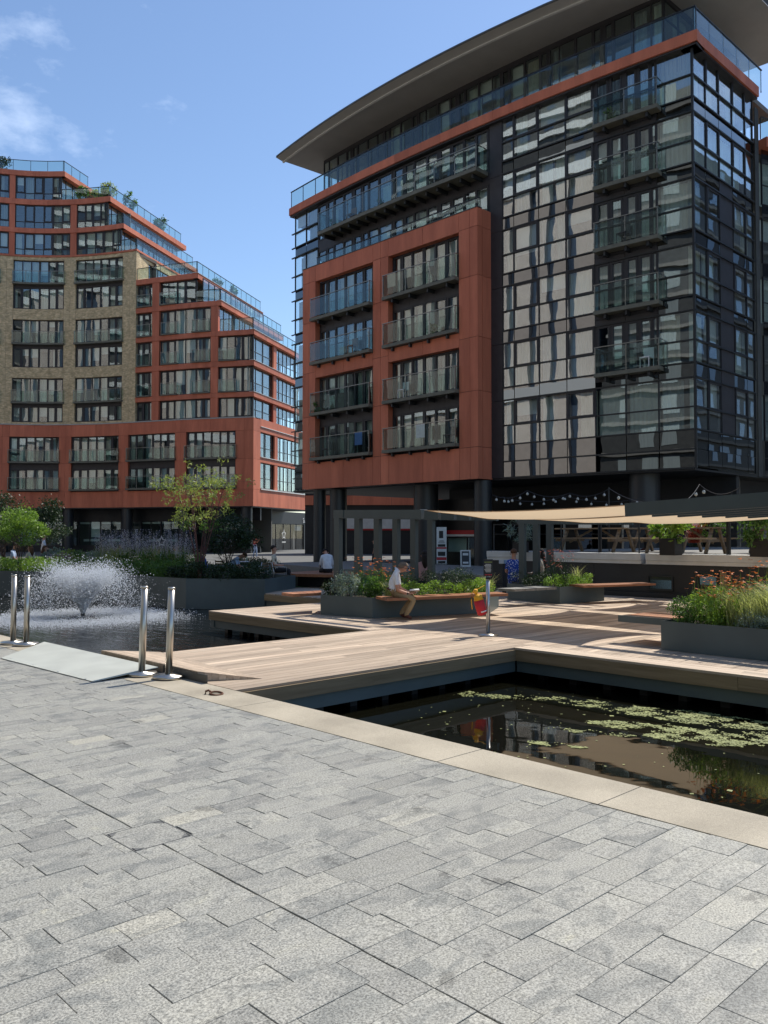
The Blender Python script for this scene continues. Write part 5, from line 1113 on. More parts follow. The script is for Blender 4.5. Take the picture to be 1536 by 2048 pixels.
round_table(*gp(262, 37), 'cafe table behind the hedge left of the multi-stemmed tree')
t = thing('water_bottle', 'clear plastic water bottle on the table by the bent man', 'bottle', (*gp(494, 31), .73)); mb = MB(); q = gp(494, 31); mb.lathe((q[0], q[1], .731), [(.035, 0), (.037, .15), (.014, .21), (.014, .24)], 10); mb.build('bottle_body', 'glass_rail', t, True)

# ============================================================ vegetation
def leaves(center, rad, n, size, seed, flat=0., shell=.4, droop=0., aspect=.5, ymin=None):
    """leaf quads through an ellipsoid volume, returned as vertex and face arrays (clumped, not even)"""
    rg = np.random.default_rng(seed); k = max(6, n // 60); cl = rg.normal(size=(k, 3)); cl /= np.linalg.norm(cl, axis=1)[:, None]; cl *= rg.uniform(.25, 1, (k, 1)) ** .5
    idx = rg.integers(0, k, n); p = cl[idx] + rg.normal(scale=.20, size=(n, 3)); r = np.linalg.norm(p, axis=1); m = r > 1.12; p[m] = p[m] / r[m][:, None] * rg.uniform(.8, 1.12, (m.sum(), 1))
    p = p * np.array(rad) + np.array(center)
    d = rg.normal(size=(n, 3)); d[:, 2] -= droop; d /= np.linalg.norm(d, axis=1)[:, None]; u = rg.normal(size=(n, 3)); u[:, 2] *= (1 - flat); u -= (u * d).sum(1)[:, None] * d; u /= np.linalg.norm(u, axis=1)[:, None]
    L_ = size * rg.uniform(.6, 1.35, n)[:, None]; W = L_ * aspect / 2
    v = np.stack([p, p + d * L_ * .5 + u * W, p + d * L_, p + d * L_ * .5 - u * W], 1).reshape(-1, 3)
    return v, rg.uniform(0, 1, n) * .35 + rg.uniform(0, 1, k)[idx] * .65
def blades(x0, x1, y0, y1, z, n, h, seed, lean=.5, wd=.012, poly=None, bend=1., dirb=(0, 0)):
    rg = np.random.default_rng(seed); p = np.stack([rg.uniform(x0, x1, n), rg.uniform(y0, y1, n), np.full(n, z)], 1); a = rg.uniform(0, 2 * math.pi, n)
    hh = h * rg.uniform(.55, 1.15, n); ln = lean * hh * rg.uniform(.2, 1, n); dx = np.cos(a) * ln + dirb[0] * hh; dy = np.sin(a) * ln + dirb[1] * hh
    sd_ = np.stack([-np.sin(a), np.cos(a), np.zeros(n)], 1) * wd
    m_ = p + np.stack([dx * .35, dy * .35, hh * .6], 1); t_ = p + np.stack([dx, dy, hh * (1 - .15 * bend)], 1)
    v = np.stack([p - sd_, p + sd_, m_ + sd_ * .8, m_ - sd_ * .8, t_], 1).reshape(-1, 3); return v, rg.uniform(0, 1, n), t_
def meshq(name, mat, v, tint, parent=None, kind=None, per=4):
    n = len(v) // per; me = bpy.data.meshes.new(name)
    if per == 4: f = np.arange(n * 4).reshape(n, 4); tot = n; cnt = np.full(n, 4); loops = f.ravel(); tt = tint
    else:
        b = np.arange(n)[:, None] * 5; loops = np.concatenate([b + 0, b + 1, b + 2, b + 3, b + 3, b + 2, b + 4], 1).ravel(); cnt = np.tile([4, 3], n); tot = 2 * n; tt = np.repeat(tint, 2)
    me.vertices.add(len(v)); me.vertices.foreach_set('co', v.astype(np.float32).ravel()); me.loops.add(len(loops)); me.loops.foreach_set('vertex_index', loops.astype(np.int32))
    st_ = np.concatenate([[0], np.cumsum(cnt)[:-1]]); me.polygons.add(tot); me.polygons.foreach_set('loop_start', st_.astype(np.int32)); me.polygons.foreach_set('loop_total', cnt.astype(np.int32))
    me.update(calc_edges=True); me.materials.append(MATS[mat]); at = me.attributes.new('tint', 'FLOAT', 'FACE'); at.data.foreach_set('value', tt.astype(np.float32)); me.validate()
    o = bpy.data.objects.new(name, me); COL.objects.link(o)
    if parent: o.parent = parent; o.matrix_parent_inverse = parent_inv(parent)
    if kind: o['kind'] = kind
    return o
_sd = [100]
def seed(): _sd[0] += 1; return _sd[0]
def shrub(c, rad, mat, lab, n=900, size=.06, grp=None, name='shrub', cat='shrub', stems=5, extra=None, droop=0., aspect=.5):
    t = thing(name, lab, cat, (c[0], c[1], c[2] - rad[2]), group=grp)
    v, ti = leaves(c, rad, int(n * 1.25), size, seed(), droop=droop, aspect=aspect); v[:, 2] = np.maximum(v[:, 2], c[2] - rad[2] - .02); meshq('foliage', mat, v, ti, t)
    mb = MB(); rs = random.Random(seed())
    for i in range(stems): a = rs.uniform(0, 6.3); r_ = rs.uniform(.2, .7); mb.tube([(c[0] + .05 * math.cos(a), c[1] + .05 * math.sin(a), c[2] - rad[2] - .03), (c[0] + rad[0] * r_ * math.cos(a), c[1] + rad[1] * r_ * math.sin(a), c[2] + rad[2] * .4)], [.008, .003], 4, False)
    mb.build('stems', 'bark', t)
    if extra: extra(t)
    return t
def flowers(t, pts, size, mat, name='flower'):
    v = []; 
    for p in pts:
        k = 6
        for i in range(k):
            a = 2 * math.pi * i / k + random.random(); d = Vector((math.cos(a), math.sin(a), random.uniform(-.2, .5))) * size; s_ = Vector((-math.sin(a), math.cos(a), .2)) * size * .4; p_ = Vector(p)
            v += [p_, p_ + d * .6 + s_, p_ + d, p_ + d * .6 - s_]
    return meshq(name, mat, np.array([tuple(q) for q in v]), np.random.default_rng(3).uniform(0, 1, len(v) // 4), t)
def flower_patch(x0, x1, y0, y1, z, h, n, mat, fmat, lab, fs=.035, nm='flowering_plant', grp=None, lean=.25, leafn=700, leafs=.05):
    t = thing(nm, lab, 'plant', ((x0 + x1) / 2, (y0 + y1) / 2, z), group=grp)
    v, ti, tips = blades(x0, x1, y0, y1, z, n, h, seed(), lean, .004, bend=.1); meshq('stems', mat, v, ti, t, per=5)
    c = ((x0 + x1) / 2, (y0 + y1) / 2, z + h * .38); v, ti = leaves(c, ((x1 - x0) * .62, (y1 - y0) * .62, h * .42), int(leafn * 1.3), leafs, seed(), aspect=.25); v[:, 2] = np.maximum(v[:, 2], z); meshq('foliage', mat, v, ti, t)
    flowers(t, [tuple(q) for q in tips], fs, fmat, 'flowers'); return t
def spikes(t, x0, x1, y0, y1, z, h, n, mat):
    rs = random.Random(seed()); mb = []; 
    for i in range(n):
        x, y = rs.uniform(x0, x1), rs.uniform(y0, y1); hh = h * rs.uniform(.7, 1.1); lx_, ly_ = rs.uniform(-.08, .08), rs.uniform(-.08, .08)
        for k in range(14): u = .5 + .5 * k / 14; p = Vector((x + lx_ * u, y + ly_ * u, z + hh * u)); a = rs.uniform(0, 6.3); d = Vector((math.cos(a), math.sin(a), .4)) * .05; s_ = Vector((-math.sin(a), math.cos(a), 0)) * .022; mb += [p, p + d * .5 + s_, p + d, p + d * .5 - s_]
    meshq('flower_spikes', mat, np.array([tuple(q) for q in mb]), np.random.default_rng(5).uniform(0, 1, len(mb) // 4), t)
def grass_tuft(x, y, z, h, r_, n, mat, lab, dirb=(0, 0), name='ornamental_grass', lean=.8, grp=None, wd=.004):
    t = thing(name, lab, 'ornamental grass', (x, y, z), group=grp); v, ti, _ = blades(x - r_, x + r_, y - r_, y + r_, z, n, h, seed(), lean, wd, dirb=dirb); meshq('blades', mat, v, ti, t, per=5); return t
# --- planter behind the reading man
Z1 = .38
xs = [(11.95, 12.75), (12.35, 12.35), (12.8, 12.15), (13.2, 12.0), (13.6, 11.9), (14.0, 11.78), (14.4, 11.75), (14.8, 11.98), (15.15, 12.3)]
for i, (x, y) in enumerate(xs[1:]): shrub((x, y + .12, Z1 + .14), (.27, .25, .20), 'leaf_bright', ('first', 'second', 'third', 'fourth', 'fifth', 'sixth', 'seventh', 'last')[i] + ' low bright green shrub along the timber seat, counted from the reading man', 950, .042, grp='low green edging shrubs behind the reading man')
shrub((11.72, 13.35, Z1 + .26), (.30, .34, .30), 'leaf_grey', 'grey-green rounded bush at the near left corner of the reading man\'s planter', 1300, .05)
shrub((12.0, 14.1, Z1 + .14), (.26, .2, .2), 'leaf_dark', 'small dark bush at the foot of the first pergola post', 700, .045)
shrub((12.0, 12.8, Z1 + .2), (.26, .26, .24), 'leaf_mid', 'leafy bush directly behind the seated man\'s hips', 1000, .05)
flower_patch(11.95, 12.75, 12.9, 13.5, Z1, .74, 70, 'leaf_mid', 'flower_orange', 'tall orange flowering clump between the first pergola posts', .036)
flower_patch(12.3, 12.9, 12.5, 12.9, Z1, .58, 40, 'leaf_mid', 'flower_orange', 'orange flowers showing just left of the reading man\'s head', .032)
for i, (x, y) in enumerate(((13.1, 12.9), (13.6, 12.7), (14.1, 12.6), (14.6, 12.75), (15.1, 13.0))): shrub((x, y, Z1 + .25), (.34, .3, .28), 'leaf_dark', ('first', 'second', 'third', 'fourth', 'last')[i] + ' dark feathery bush in the back row, counted from the reading man', 900, .06, grp='dark bushes in the second row of the reading man\'s planter', aspect=.2)
grass_tuft(12.15, 12.45, Z1, .42, .08, 90, 'grass_pale', 'small pale grass tuft just behind the man\'s back'); grass_tuft(15.0, 12.1, Z1, .50, .08, 90, 'grass_pale', 'pale upright grass at the far end of the timber seat')
# --- second planter
for i, (x, y) in enumerate(((17.75, 12.15), (18.1, 11.95), (18.5, 11.9), (18.85, 11.85))): shrub((x + .05, y + .15, Z1 + .13), (.26, .25, .19), 'leaf_bright', ('first', 'second', 'third', 'last')[i] + ' low green shrub above the cantilevered seat, counted from the three pergola posts', 900, .042, grp='low green shrubs in the planter near the terrace')
for w_, x, y in (('front', 17.75, 12.8), ('far', 17.85, 13.3), ('middle', 18.3, 13.0)): shrub((x, y, Z1 + .16), (.3, .3, .24), 'leaf_dark', w_ + ' one of the dark low bushes under the three pergola posts', 900, .05, grp='dark low bushes under the three pergola posts', aspect=.25)
flower_patch(18.5, 19.2, 12.6, 13.2, Z1, .82, 70, 'leaf_dark', 'flower_red', 'clump of brownish red flowers right of the three pergola posts', .035)
grass_tuft(18.9, 12.3, Z1, .6, .08, 80, 'grass_pale', 'pale grass tuft beside the red flowers near the terrace wall')
# --- big flower planter
Z3 = .38
shrub((11.82, 5.82, Z3 + .17), (.26, .26, .24), 'leaf_mid', 'small leafy green bush at the left corner of the large flower planter', 1500, .038)
flower_patch(11.7, 12.5, 5.0, 5.75, Z3, .70, 150, 'leaf_bright', 'flower_orange', 'dense clump of orange flowers at the left end of the large flower planter', .034, leafn=2200, leafs=.07)
flower_patch(12.4, 13.3, 4.2, 5.3, Z3, .85, 90, 'leaf_bright', 'flower_orange', 'taller scattered orange flowers at the back of the large flower planter', .038, leafn=1600, leafs=.07)
flower_patch(12.3, 13.2, 5.1, 5.8, Z3, .58, 40, 'leaf_mid', 'flower_orange', 'orange flowers with darker heads behind the dense clump', .034, leafn=1200, leafs=.07)
grass_tuft(11.95, 4.95, Z3, .62, .22, 900, 'grass_pale', 'pale feathery grass leaning over the middle of the large flower planter', (.15, .28)); grass_tuft(12.1, 4.4, Z3, .74, .26, 1200, 'grass_pale', 'large plume of pale grass near the right edge of the picture', (.1, .38)); grass_tuft(12.3, 3.95, Z3, .7, .26, 900, 'grass_pale', 'pale grass mound farthest along the large flower planter', (.1, .35))
for w_, x, y in (('first', 11.75, 4.85), ('second', 11.78, 4.5), ('third', 11.8, 4.15)): shrub((x, y, Z3 + .12), (.2, .24, .16), 'leaf_grey', w_ + ' low silver-grey shrub from the leafy corner of the large flower planter', 1400, .035, grp='silver-grey shrubs along the flower planter edge', aspect=.22)
shrub((11.78, 3.75, Z3 + .13), (.2, .2, .17), 'leaf_bright', 'small fresh green plant right of the silver-grey shrubs', 800, .04)
t = thing('purple_salvia', 'purple flower spikes at the right edge of the large flower planter', 'plant', (12.6, 3.9, Z3)); spikes(t, 12.3, 12.9, 4.1, 4.6, Z3, .92, 22, 'flower_purple'); v, ti, _ = blades(12.3, 12.9, 4.1, 4.6, Z3, 40, .6, seed(), .2, .004); meshq('stems', 'leaf_mid', v, ti, t, per=5)
# --- island planter by the fountain
ZI = .36
ORD = ['first', 'second', 'third', 'fourth', 'fifth', 'sixth', 'seventh', 'eighth', 'ninth', 'tenth', 'eleventh', 'twelfth', 'thirteenth', 'fourteenth']
edge = [(13.15, 21.7), (13.6, 21.2), (14.15, 20.6), (13.1, 22.6), (13.05, 23.6), (12.95, 24.6), (12.8, 25.6), (12.65, 26.6), (12.5, 27.6), (12.3, 28.6), (12.0, 29.6), (11.7, 30.6), (11.4, 31.6), (11.1, 32.6)]
for i, (x, y) in enumerate(edge):
    m_ = 'leaf_bright' if y > 28.8 else 'leaf_dark' if y < 23 else 'leaf_mid'
    shrub((x + .35, y + .1, ZI + .2), (.55, .62, .32), m_, ORD[i] + {'leaf_bright': ' bush of the front hedge from the black planter corner, bright lime', 'leaf_dark': ' bush of the front hedge from the black planter corner, very dark', 'leaf_mid': ' bush of the front hedge from the black planter corner, mid green'}[m_], 1500, .07, grp={'leaf_bright': 'lime bushes at the far left of the island planter', 'leaf_dark': 'dark bushes at the corner of the island planter', 'leaf_mid': 'hedge bushes behind the fountain'}[m_])
for i in range(9):
    x, y = 13.9 - .12 * i, 24 + i * 1.05; m_ = ('leaf_mid', 'leaf_yellow', 'leaf_grey')[i % 3] if i > 2 else 'leaf_mid'
    shrub((x + .5, y, ZI + .38), (.6, .6, .42), m_, ORD[i] + {'leaf_mid': ' bush of the inner hedge from the multi-stemmed tree, mid green', 'leaf_yellow': ' bush of the inner hedge from the multi-stemmed tree, yellow-green', 'leaf_grey': ' bush of the inner hedge from the multi-stemmed tree, grey-green'}[m_], 1100, .08, grp={'leaf_mid': 'mid green island bushes', 'leaf_yellow': 'yellow-green island bushes', 'leaf_grey': 'grey-green island bushes'}[m_])
for i in range(6):
    x, y = 14.4 - .1 * i, 24.6 + i * .9; t = thing('lavender_clump', ORD[i] + ' clump of tall mauve flower spikes, counted from the multi-stemmed tree', 'plant', (x, y, ZI), group='mauve flower spikes over the hedge'); spikes(t, x - .4, x + .4, y - .45, y + .45, ZI, 1.45, 60, 'flower_mauve'); v, ti, _ = blades(x - .4, x + .4, y - .4, y + .4, ZI, 160, 1.15, seed(), .3, .006); meshq('stems', 'leaf_yellow', v, ti, t, per=5)
for i in range(4): x, y = 13.0 + .3 * i, 30.5 + i * .3; t = shrub((x, y, ZI + .3), (.5, .5, .4), 'flower_purple' if i % 2 else 'leaf_yellow', ('nearer', 'farther')[i // 2] + (' dusky pink flowering bush left of the standing man' if i % 2 else ' lime tinted bush left of the standing man'), 600, .06, grp='pink bushes left of the standing man' if i % 2 else 'lime tinted bushes left of the standing man')
# hedge behind the turf people
for i in range(7): q = gp(470 + i * 10, 36); shrub((q[0], q[1], .36), (.7, .7, .36), 'leaf_dark', ORD[i] + ' clipped dark bush of the hedge behind the turf, from the dark leaved tree', 700, .07, grp='clipped dark hedge behind the turf')
planter([(*gp(452, 34.6),), (*gp(543, 34.6),), (*gp(543, 37),), (*gp(452, 37),)], .45, 'black planter box under the clipped dark hedge behind the turf', z0=.012)
# --- trees
def tree(x, y, z, trunk_h, stems, crown, mats, lab, spread=.8, nleaf=5000, lsize=.09, name='tree', bark='bark', rtr=.05, cover=.5, droop=.2, twigs=14, fan=2.):
    t = thing(name, lab, 'tree', (x, y, z)); rs = random.Random(seed()); mb = MB(); tips = []
    for i in range(stems):
        a = 2 * math.pi * i / stems + rs.uniform(-.4, .4); sp = spread * rs.uniform(.35, 1) if stems > 1 else 0; ax, ay = math.cos(a) * sp, math.sin(a) * sp
        h = trunk_h * rs.uniform(.85, 1.1); pts = [(x + ax * u ** fan * .9 + rs.uniform(-.03, .03), y + ay * u ** fan * .9 + rs.uniform(-.03, .03), z + h * u) for u in (0, .3, .6, .85, 1)]
        mb.tube(pts, [rtr, rtr * .75, rtr * .6, rtr * .45, rtr * .3], 6, False); top = Vector(pts[-1]); mid = Vector(pts[2])
        for j in range(twigs):
            b = Vector(pts[rs.choice((2, 3, 4))]); d = Vector((rs.gauss(0, 1) + ax, rs.gauss(0, 1) + ay, rs.uniform(.1, 1.2))).normalized() * rs.uniform(.4, 1) * crown[0][1][0] * .9; e = b + d
            mb.tube([b, b + d * .5 + Vector((0, 0, .05)), e], [rtr * .25, rtr * .16, rtr * .07], 4, False); tips.append(e)
    mb.build('trunk', bark, t, True)
    for k, (c, rad, n, m_) in enumerate(crown):
        v, ti = leaves((x + c[0], y + c[1], z + c[2]), rad, n, lsize, seed(), droop=droop, aspect=.45); meshq('crown', m_, v, ti, t)
    return t, tips
# multi-stemmed tree at the planter corner, bare stems below, yellow-green leaves above and left
x, y = gp(400, 25.2)
t, tips = tree(x, y, ZI, 2.75, 10, [((-.1, .1, 2.9), (.95, .95, .55), 420, 'leaf_yellow')], None, 'multi-stemmed tree with red-brown stems and sparse yellow-green leaves at the planter corner', spread=1.15, lsize=.085, bark='red_stem', rtr=.020, twigs=11, fan=1.15)
rg = random.Random(4); vv = []; tt = []; vd = []; td = []
for e in tips:
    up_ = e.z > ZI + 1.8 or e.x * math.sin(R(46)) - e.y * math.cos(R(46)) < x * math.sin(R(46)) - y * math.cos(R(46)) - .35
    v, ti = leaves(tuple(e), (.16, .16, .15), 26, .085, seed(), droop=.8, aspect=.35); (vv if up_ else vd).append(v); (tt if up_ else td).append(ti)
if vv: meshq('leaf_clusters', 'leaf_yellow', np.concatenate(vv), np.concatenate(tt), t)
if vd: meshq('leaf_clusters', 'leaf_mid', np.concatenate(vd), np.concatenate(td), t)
q = gp(455, 29.5); tree(q[0], q[1], .012, 1.3, 5, [((0, 0, 1.75), (.85, .85, .75), 2200, 'leaf_dark'), ((.5, -.5, 1.5), (.6, .6, .5), 1200, 'leaf_dark')], None, 'dark leaved small tree standing behind the bent man', spread=.6, lsize=.1, rtr=.03)
q = gp(42, 31.5); tree(q[0], q[1], ZI, 1.15, 5, [((-.05, .1, 2.0), (.62, .62, .50), 1900, 'leaf_bright'), ((.35, -.55, 1.55), (.5, .5, .38), 1200, 'leaf_bright'), ((-.35, .45, 1.6), (.55, .55, .45), 1200, 'leaf_bright'), ((.1, -.1, 1.35), (.7, .7, .4), 900, 'leaf_mid')], None, 'small rounded bright green tree at the left edge of the picture', spread=.45, lsize=.085, rtr=.03)
q = gp(8, 44); tree(q[0], q[1], 0, 1.8, 4, [((0, 0, 2.6), (1.5, 1.5, 1.3), 2600, 'leaf_dark')], None, 'dark tree in the shade at the far left edge', spread=.7, lsize=.14, rtr=.06)
q = gp(88, 46); tree(q[0], q[1], 0, 1.9, 4, [((0, 0, 3.0), (1.0, 1.0, .9), 1700, 'leaf_dark'), ((0.3, -.3, 2.0), (1.0, 1.0, .7), 1100, 'leaf_dark')], None, 'dark tree in the shade behind the small bright green tree', spread=.7, lsize=.14, rtr=.06)
# --- terrace plants
def potplant(px, d, w_, h_, lab, leafm, extra=None, mat='black'):
    c = wp(px, d); t = thing('planter_box', lab, 'planter box', (c.x, c.y, TZ)); mb = MB(); mb.box(c.x - w_ / 2, c.x + w_ / 2, c.y - w_ / 2, c.y + w_ / 2, TZ + .002, TZ + h_); mb.build('box', mat, t)
    mb = MB(); mb.box(c.x - w_ / 2 - .01, c.x + w_ / 2 + .01, c.y - w_ / 2 - .01, c.y + w_ / 2 + .01, TZ + h_ + .001, TZ + h_ + .02); mb.build('rim', mat, t); return c
c = potplant(1341, 21.8, .42, .42, 'square black planter box with large leafy plant on the terrace edge', 'leaf_bright')
shrub((c.x, c.y, TZ + .70), (.5, .5, .38), 'leaf_bright', 'large leaved green plant spilling out of the black planter box', 420, .17, stems=6, droop=.5)
c = potplant(1528, 20.2, .5, .42, 'black planter box at the right edge of the terrace', 'leaf_mid')
shrub((c.x, c.y, TZ + .75), (.55, .55, .5), 'leaf_mid', 'bushy plant with long leaves at the right edge of the terrace', 900, .15, stems=6, droop=.6, aspect=.3)
c = potplant(1041, 25.5, .35, .3, 'small black pot on the terrace behind the left pergola post', 'leaf_mid'); shrub((c.x, c.y, TZ + .72), (.42, .42, .42), 'leaf_grey', 'spiky grey-green plant on the terrace left of the three pergola posts', 500, .16, aspect=.12, droop=.3)
c = wp(1425, 24); shrub((c.x, c.y, TZ + .75), (.4, .4, .4), 'leaf_mid', 'narrow leaved green plant behind the wicker chairs', 350, .16, aspect=.2)
c = wp(1388, 24); grass_tuft(c.x, c.y, TZ + .3, .75, .12, 120, 'flower_red', 'reddish arching grass between the leafy planter box and the wicker chairs', lean=1.1, wd=.008)
# --- roof terrace plants on the stepped building
def rp(s0, u, z, rad, m_, lab, n=500):
    f_ = face(s0, 15); x, y = f_(u, -.9); mb = MB(); shrub((x, y, z + rad[2] + .45), rad, m_, lab, n, .22); t = bpy.data.objects
    k = thing('plant_pot', 'grey pot on the roof terrace under the ' + lab.split(' on ')[0].split(' with ')[0], 'pot', (x, y, z)); mb.lathe((x, y, z + .005), [(.28, 0), (.38, .6), (.34, .62)], 12); mb.build('pot', 'zinc_dark', k, True)
rp(15.8, 1.2, 35.5, (.8, .8, .75), 'leaf_yellow', 'yellow-green bush on the upper roof terrace corner'); rp(15.8, 4.8, 35.5, (.7, .7, .9), 'leaf_mid', 'tall green bush on the upper roof terrace'); rp(15.8, 11, 35.5, (.75, .75, .8), 'leaf_mid', 'rounded green bush on the upper roof terrace end')
x, y = lf(19.4, -1); shrub((x, y, 36.4), (.7, .7, .8), 'leaf_mid', 'leafy bush at the foot of the top storey', 500, .22); x, y = lf(17.6, -1); shrub((x, y, 36.2), (.8, .8, .6), 'leaf_yellow', 'golden bush beside the top storey windows', 500, .22)
x, y = lf(27.3, -.8); shrub((x, y, 39.3), (1.2, 1.2, .8), 'leaf_dark', 'dark bush on the highest roof at the left edge', 500, .25)
rp(5.75, 6.0, 26.74, (.5, .5, .5), 'leaf_mid', 'green potted bush on the long middle terrace', 300); rp(5.75, 9.4, 26.74, (.4, .4, .6), 'leaf_mid', 'narrow potted bush farther along the middle terrace', 300)

# ============================================================ lily pads and weed on the pool
rg = np.random.default_rng(11)
def weed(cx, cy, rx, ry, n, rot):
    n = int(n * 3.6)
    a = rg.uniform(0, 2 * math.pi, n); r_ = np.sqrt(rg.uniform(0, 1, n)); x = r_ * np.cos(a) * rx; y = r_ * np.sin(a) * ry; k = (np.sin(x * 11 + cx * 3) + np.sin(y * 9 + cy) + np.sin((x + y) * 14) + np.sin(x * 23 - y * 17 + cy) + rg.normal(0, .9, n)) > .55
    x, y = x[k], y[k]; c, s_ = math.cos(rot), math.sin(rot); return np.stack([cx + x * c - y * s_, cy + x * s_ + y * c], 1)
pads = []
def gz(px, py, z=WZ): d = (1.7 - z) * 1669 / (py - 1070); v = wp(px, d); return v.x, v.y
for px, py, rx, ry, n in ((915, 1385, .22, .75, 420), (1120, 1396, .12, .65, 240), (1010, 1392, .10, .6, 60), (1210, 1410, .18, .6, 330), (1330, 1425, .30, .8, 900), (1440, 1440, .35, .8, 1000), (1290, 1452, .22, .7, 800), (1400, 1478, .2, .6, 600), (1490, 1470, .3, .5, 600), (1180, 1462, .10, .5, 180), (1110, 1486, .09, .32, 240), (1500, 1432, .3, .6, 500)):
    x, y = gz(px, py); pads.append(weed(x, y, rx, ry, n, 0.75 - math.pi / 2 + 1.2))
pads.append(np.stack([rg.uniform(5.4, 9.9, 260), rg.uniform(1.8, 7.3, 260)], 1))
P = np.concatenate(pads); P = P[(P[:, 0] > 5.22) & (P[:, 0] < 10.0) & (P[:, 1] < 7.6)]; n = len(P); s_ = rg.gamma(2.2, .0036, n)[:, None] + .003; a = rg.uniform(0, 6.3, n)
def q_(k): return np.concatenate([P + np.stack([np.cos(a + k * 1.5708), np.sin(a + k * 1.5708)], 1) * s_, np.full((n, 1), WZ + .003) + rg.uniform(0, .003, (n, 1))], 1)
v = np.stack([q_(0), q_(1), q_(2), q_(3)], 1).reshape(-1, 3); o = meshq('pond_weed', 'algae', v, rg.uniform(0, 1, n)); tag(o, 'pale green floating weed scattered over the dark pool', 'pond weed', kind='stuff')

# ============================================================ fountain
fx, fy = 9.6, 21.4
FT = thing('fountain', 'low umbrella fountain jet spraying white droplets in the canal basin', 'fountain', (fx, fy, WZ))
mb = MB(); mb.tube([(fx, fy, WZ - .1), (fx, fy, WZ + .12)], .06, 10); mb.build('nozzle', 'dark_metal', FT, True)
mb = MB(); mb.lathe((fx, fy, WZ - .02), [(.35, 0), (.38, .03), (.3, .05)], 24); mb.build('float_ring', 'black', FT, True)
m, nt = newmat('spray'); out = node(nt, 'ShaderNodeOutputMaterial'); p = node(nt, 'ShaderNodeBsdfPrincipled'); p.inputs['Base Color'].default_value = (.88, .9, .93, 1); p.inputs['Roughness'].default_value = .25; tr = node(nt, 'ShaderNodeBsdfTranslucent'); tr.inputs[0].default_value = (.9, .93, .97, 1); mx = node(nt, 'ShaderNodeMixShader'); mx.inputs[0].default_value = .5; L(nt, p.outputs[0], mx.inputs[1]); L(nt, tr.outputs[0], mx.inputs[2]); L(nt, mx.outputs[0], out.inputs[0])
def drops(name, P, s_, parent):
    n = len(P); o6 = np.array([(1, 0, 0), (-1, 0, 0), (0, 1, 0), (0, -1, 0), (0, 0, 1), (0, 0, -1)], float); v = (P[:, None, :] + o6[None] * s_[:, None, None]).reshape(-1, 3)
    f8 = np.array([(0, 2, 4), (2, 1, 4), (1, 3, 4), (3, 0, 4), (2, 0, 5), (1, 2, 5), (3, 1, 5), (0, 3, 5)]); f = (np.arange(n)[:, None, None] * 6 + f8[None]).reshape(-1, 3)
    me = bpy.data.meshes.new(name); me.vertices.add(len(v)); me.vertices.foreach_set('co', v.astype(np.float32).ravel()); me.loops.add(f.size); me.loops.foreach_set('vertex_index', f.astype(np.int32).ravel())
    me.polygons.add(len(f)); me.polygons.foreach_set('loop_start', (np.arange(len(f)) * 3).astype(np.int32)); me.polygons.foreach_set('loop_total', np.full(len(f), 3, np.int32)); me.update(calc_edges=True); me.materials.append(MATS['spray'])
    o = bpy.data.objects.new(name, me); COL.objects.link(o); o.parent = parent; o.matrix_parent_inverse = parent_inv(parent); o['kind'] = 'stuff'; return o
n = 52000; g_ = 9.81; a = rg.uniform(0, 2 * math.pi, n); el = np.radians(rg.normal(70.5, 4.5, n)); v0 = rg.normal(4.75, .38, n); vx = v0 * np.cos(el); vz = v0 * np.sin(el); T = 2 * vz / g_; u_ = np.where(rg.random(n) < .42, rg.uniform(0, .42, n), rg.uniform(.1, 1, n)); t_ = T * u_
jet_ = rg.normal(0, 1, (n, 3)) * (.008 + .085 * u_)[:, None]
D = np.stack([fx + vx * t_ * np.cos(a), fy + vx * t_ * np.sin(a), WZ + .1 + vz * t_ - .5 * g_ * t_ * t_], 1) + jet_; kp_ = D[:, 2] > WZ; D = D[kp_]
drops('spray', D, (np.where(rg.random(n) < .14, rg.uniform(.011, .019, n), rg.uniform(.004, .010, n)) * (1.25 - .4 * u_))[kp_], FT)
n = 24000; r_ = np.abs(rg.normal(1.75, .48, n)); a = rg.uniform(0, 2 * math.pi, n); D = np.stack([fx + r_ * np.cos(a), fy + r_ * np.sin(a), WZ + np.abs(rg.normal(0, .045, n))], 1); drops('splash_ring', D, rg.uniform(.004, .014, n), FT)
n = 6000; h = rg.uniform(0, .55, n); a = rg.uniform(0, 6.3, n); r_ = h * .42 * rg.uniform(.2, 1.05, n) + .02; D = np.stack([fx + r_ * np.cos(a), fy + r_ * np.sin(a), WZ + .08 + h], 1); drops('core_jet', D, rg.uniform(.012, .024, n), FT)

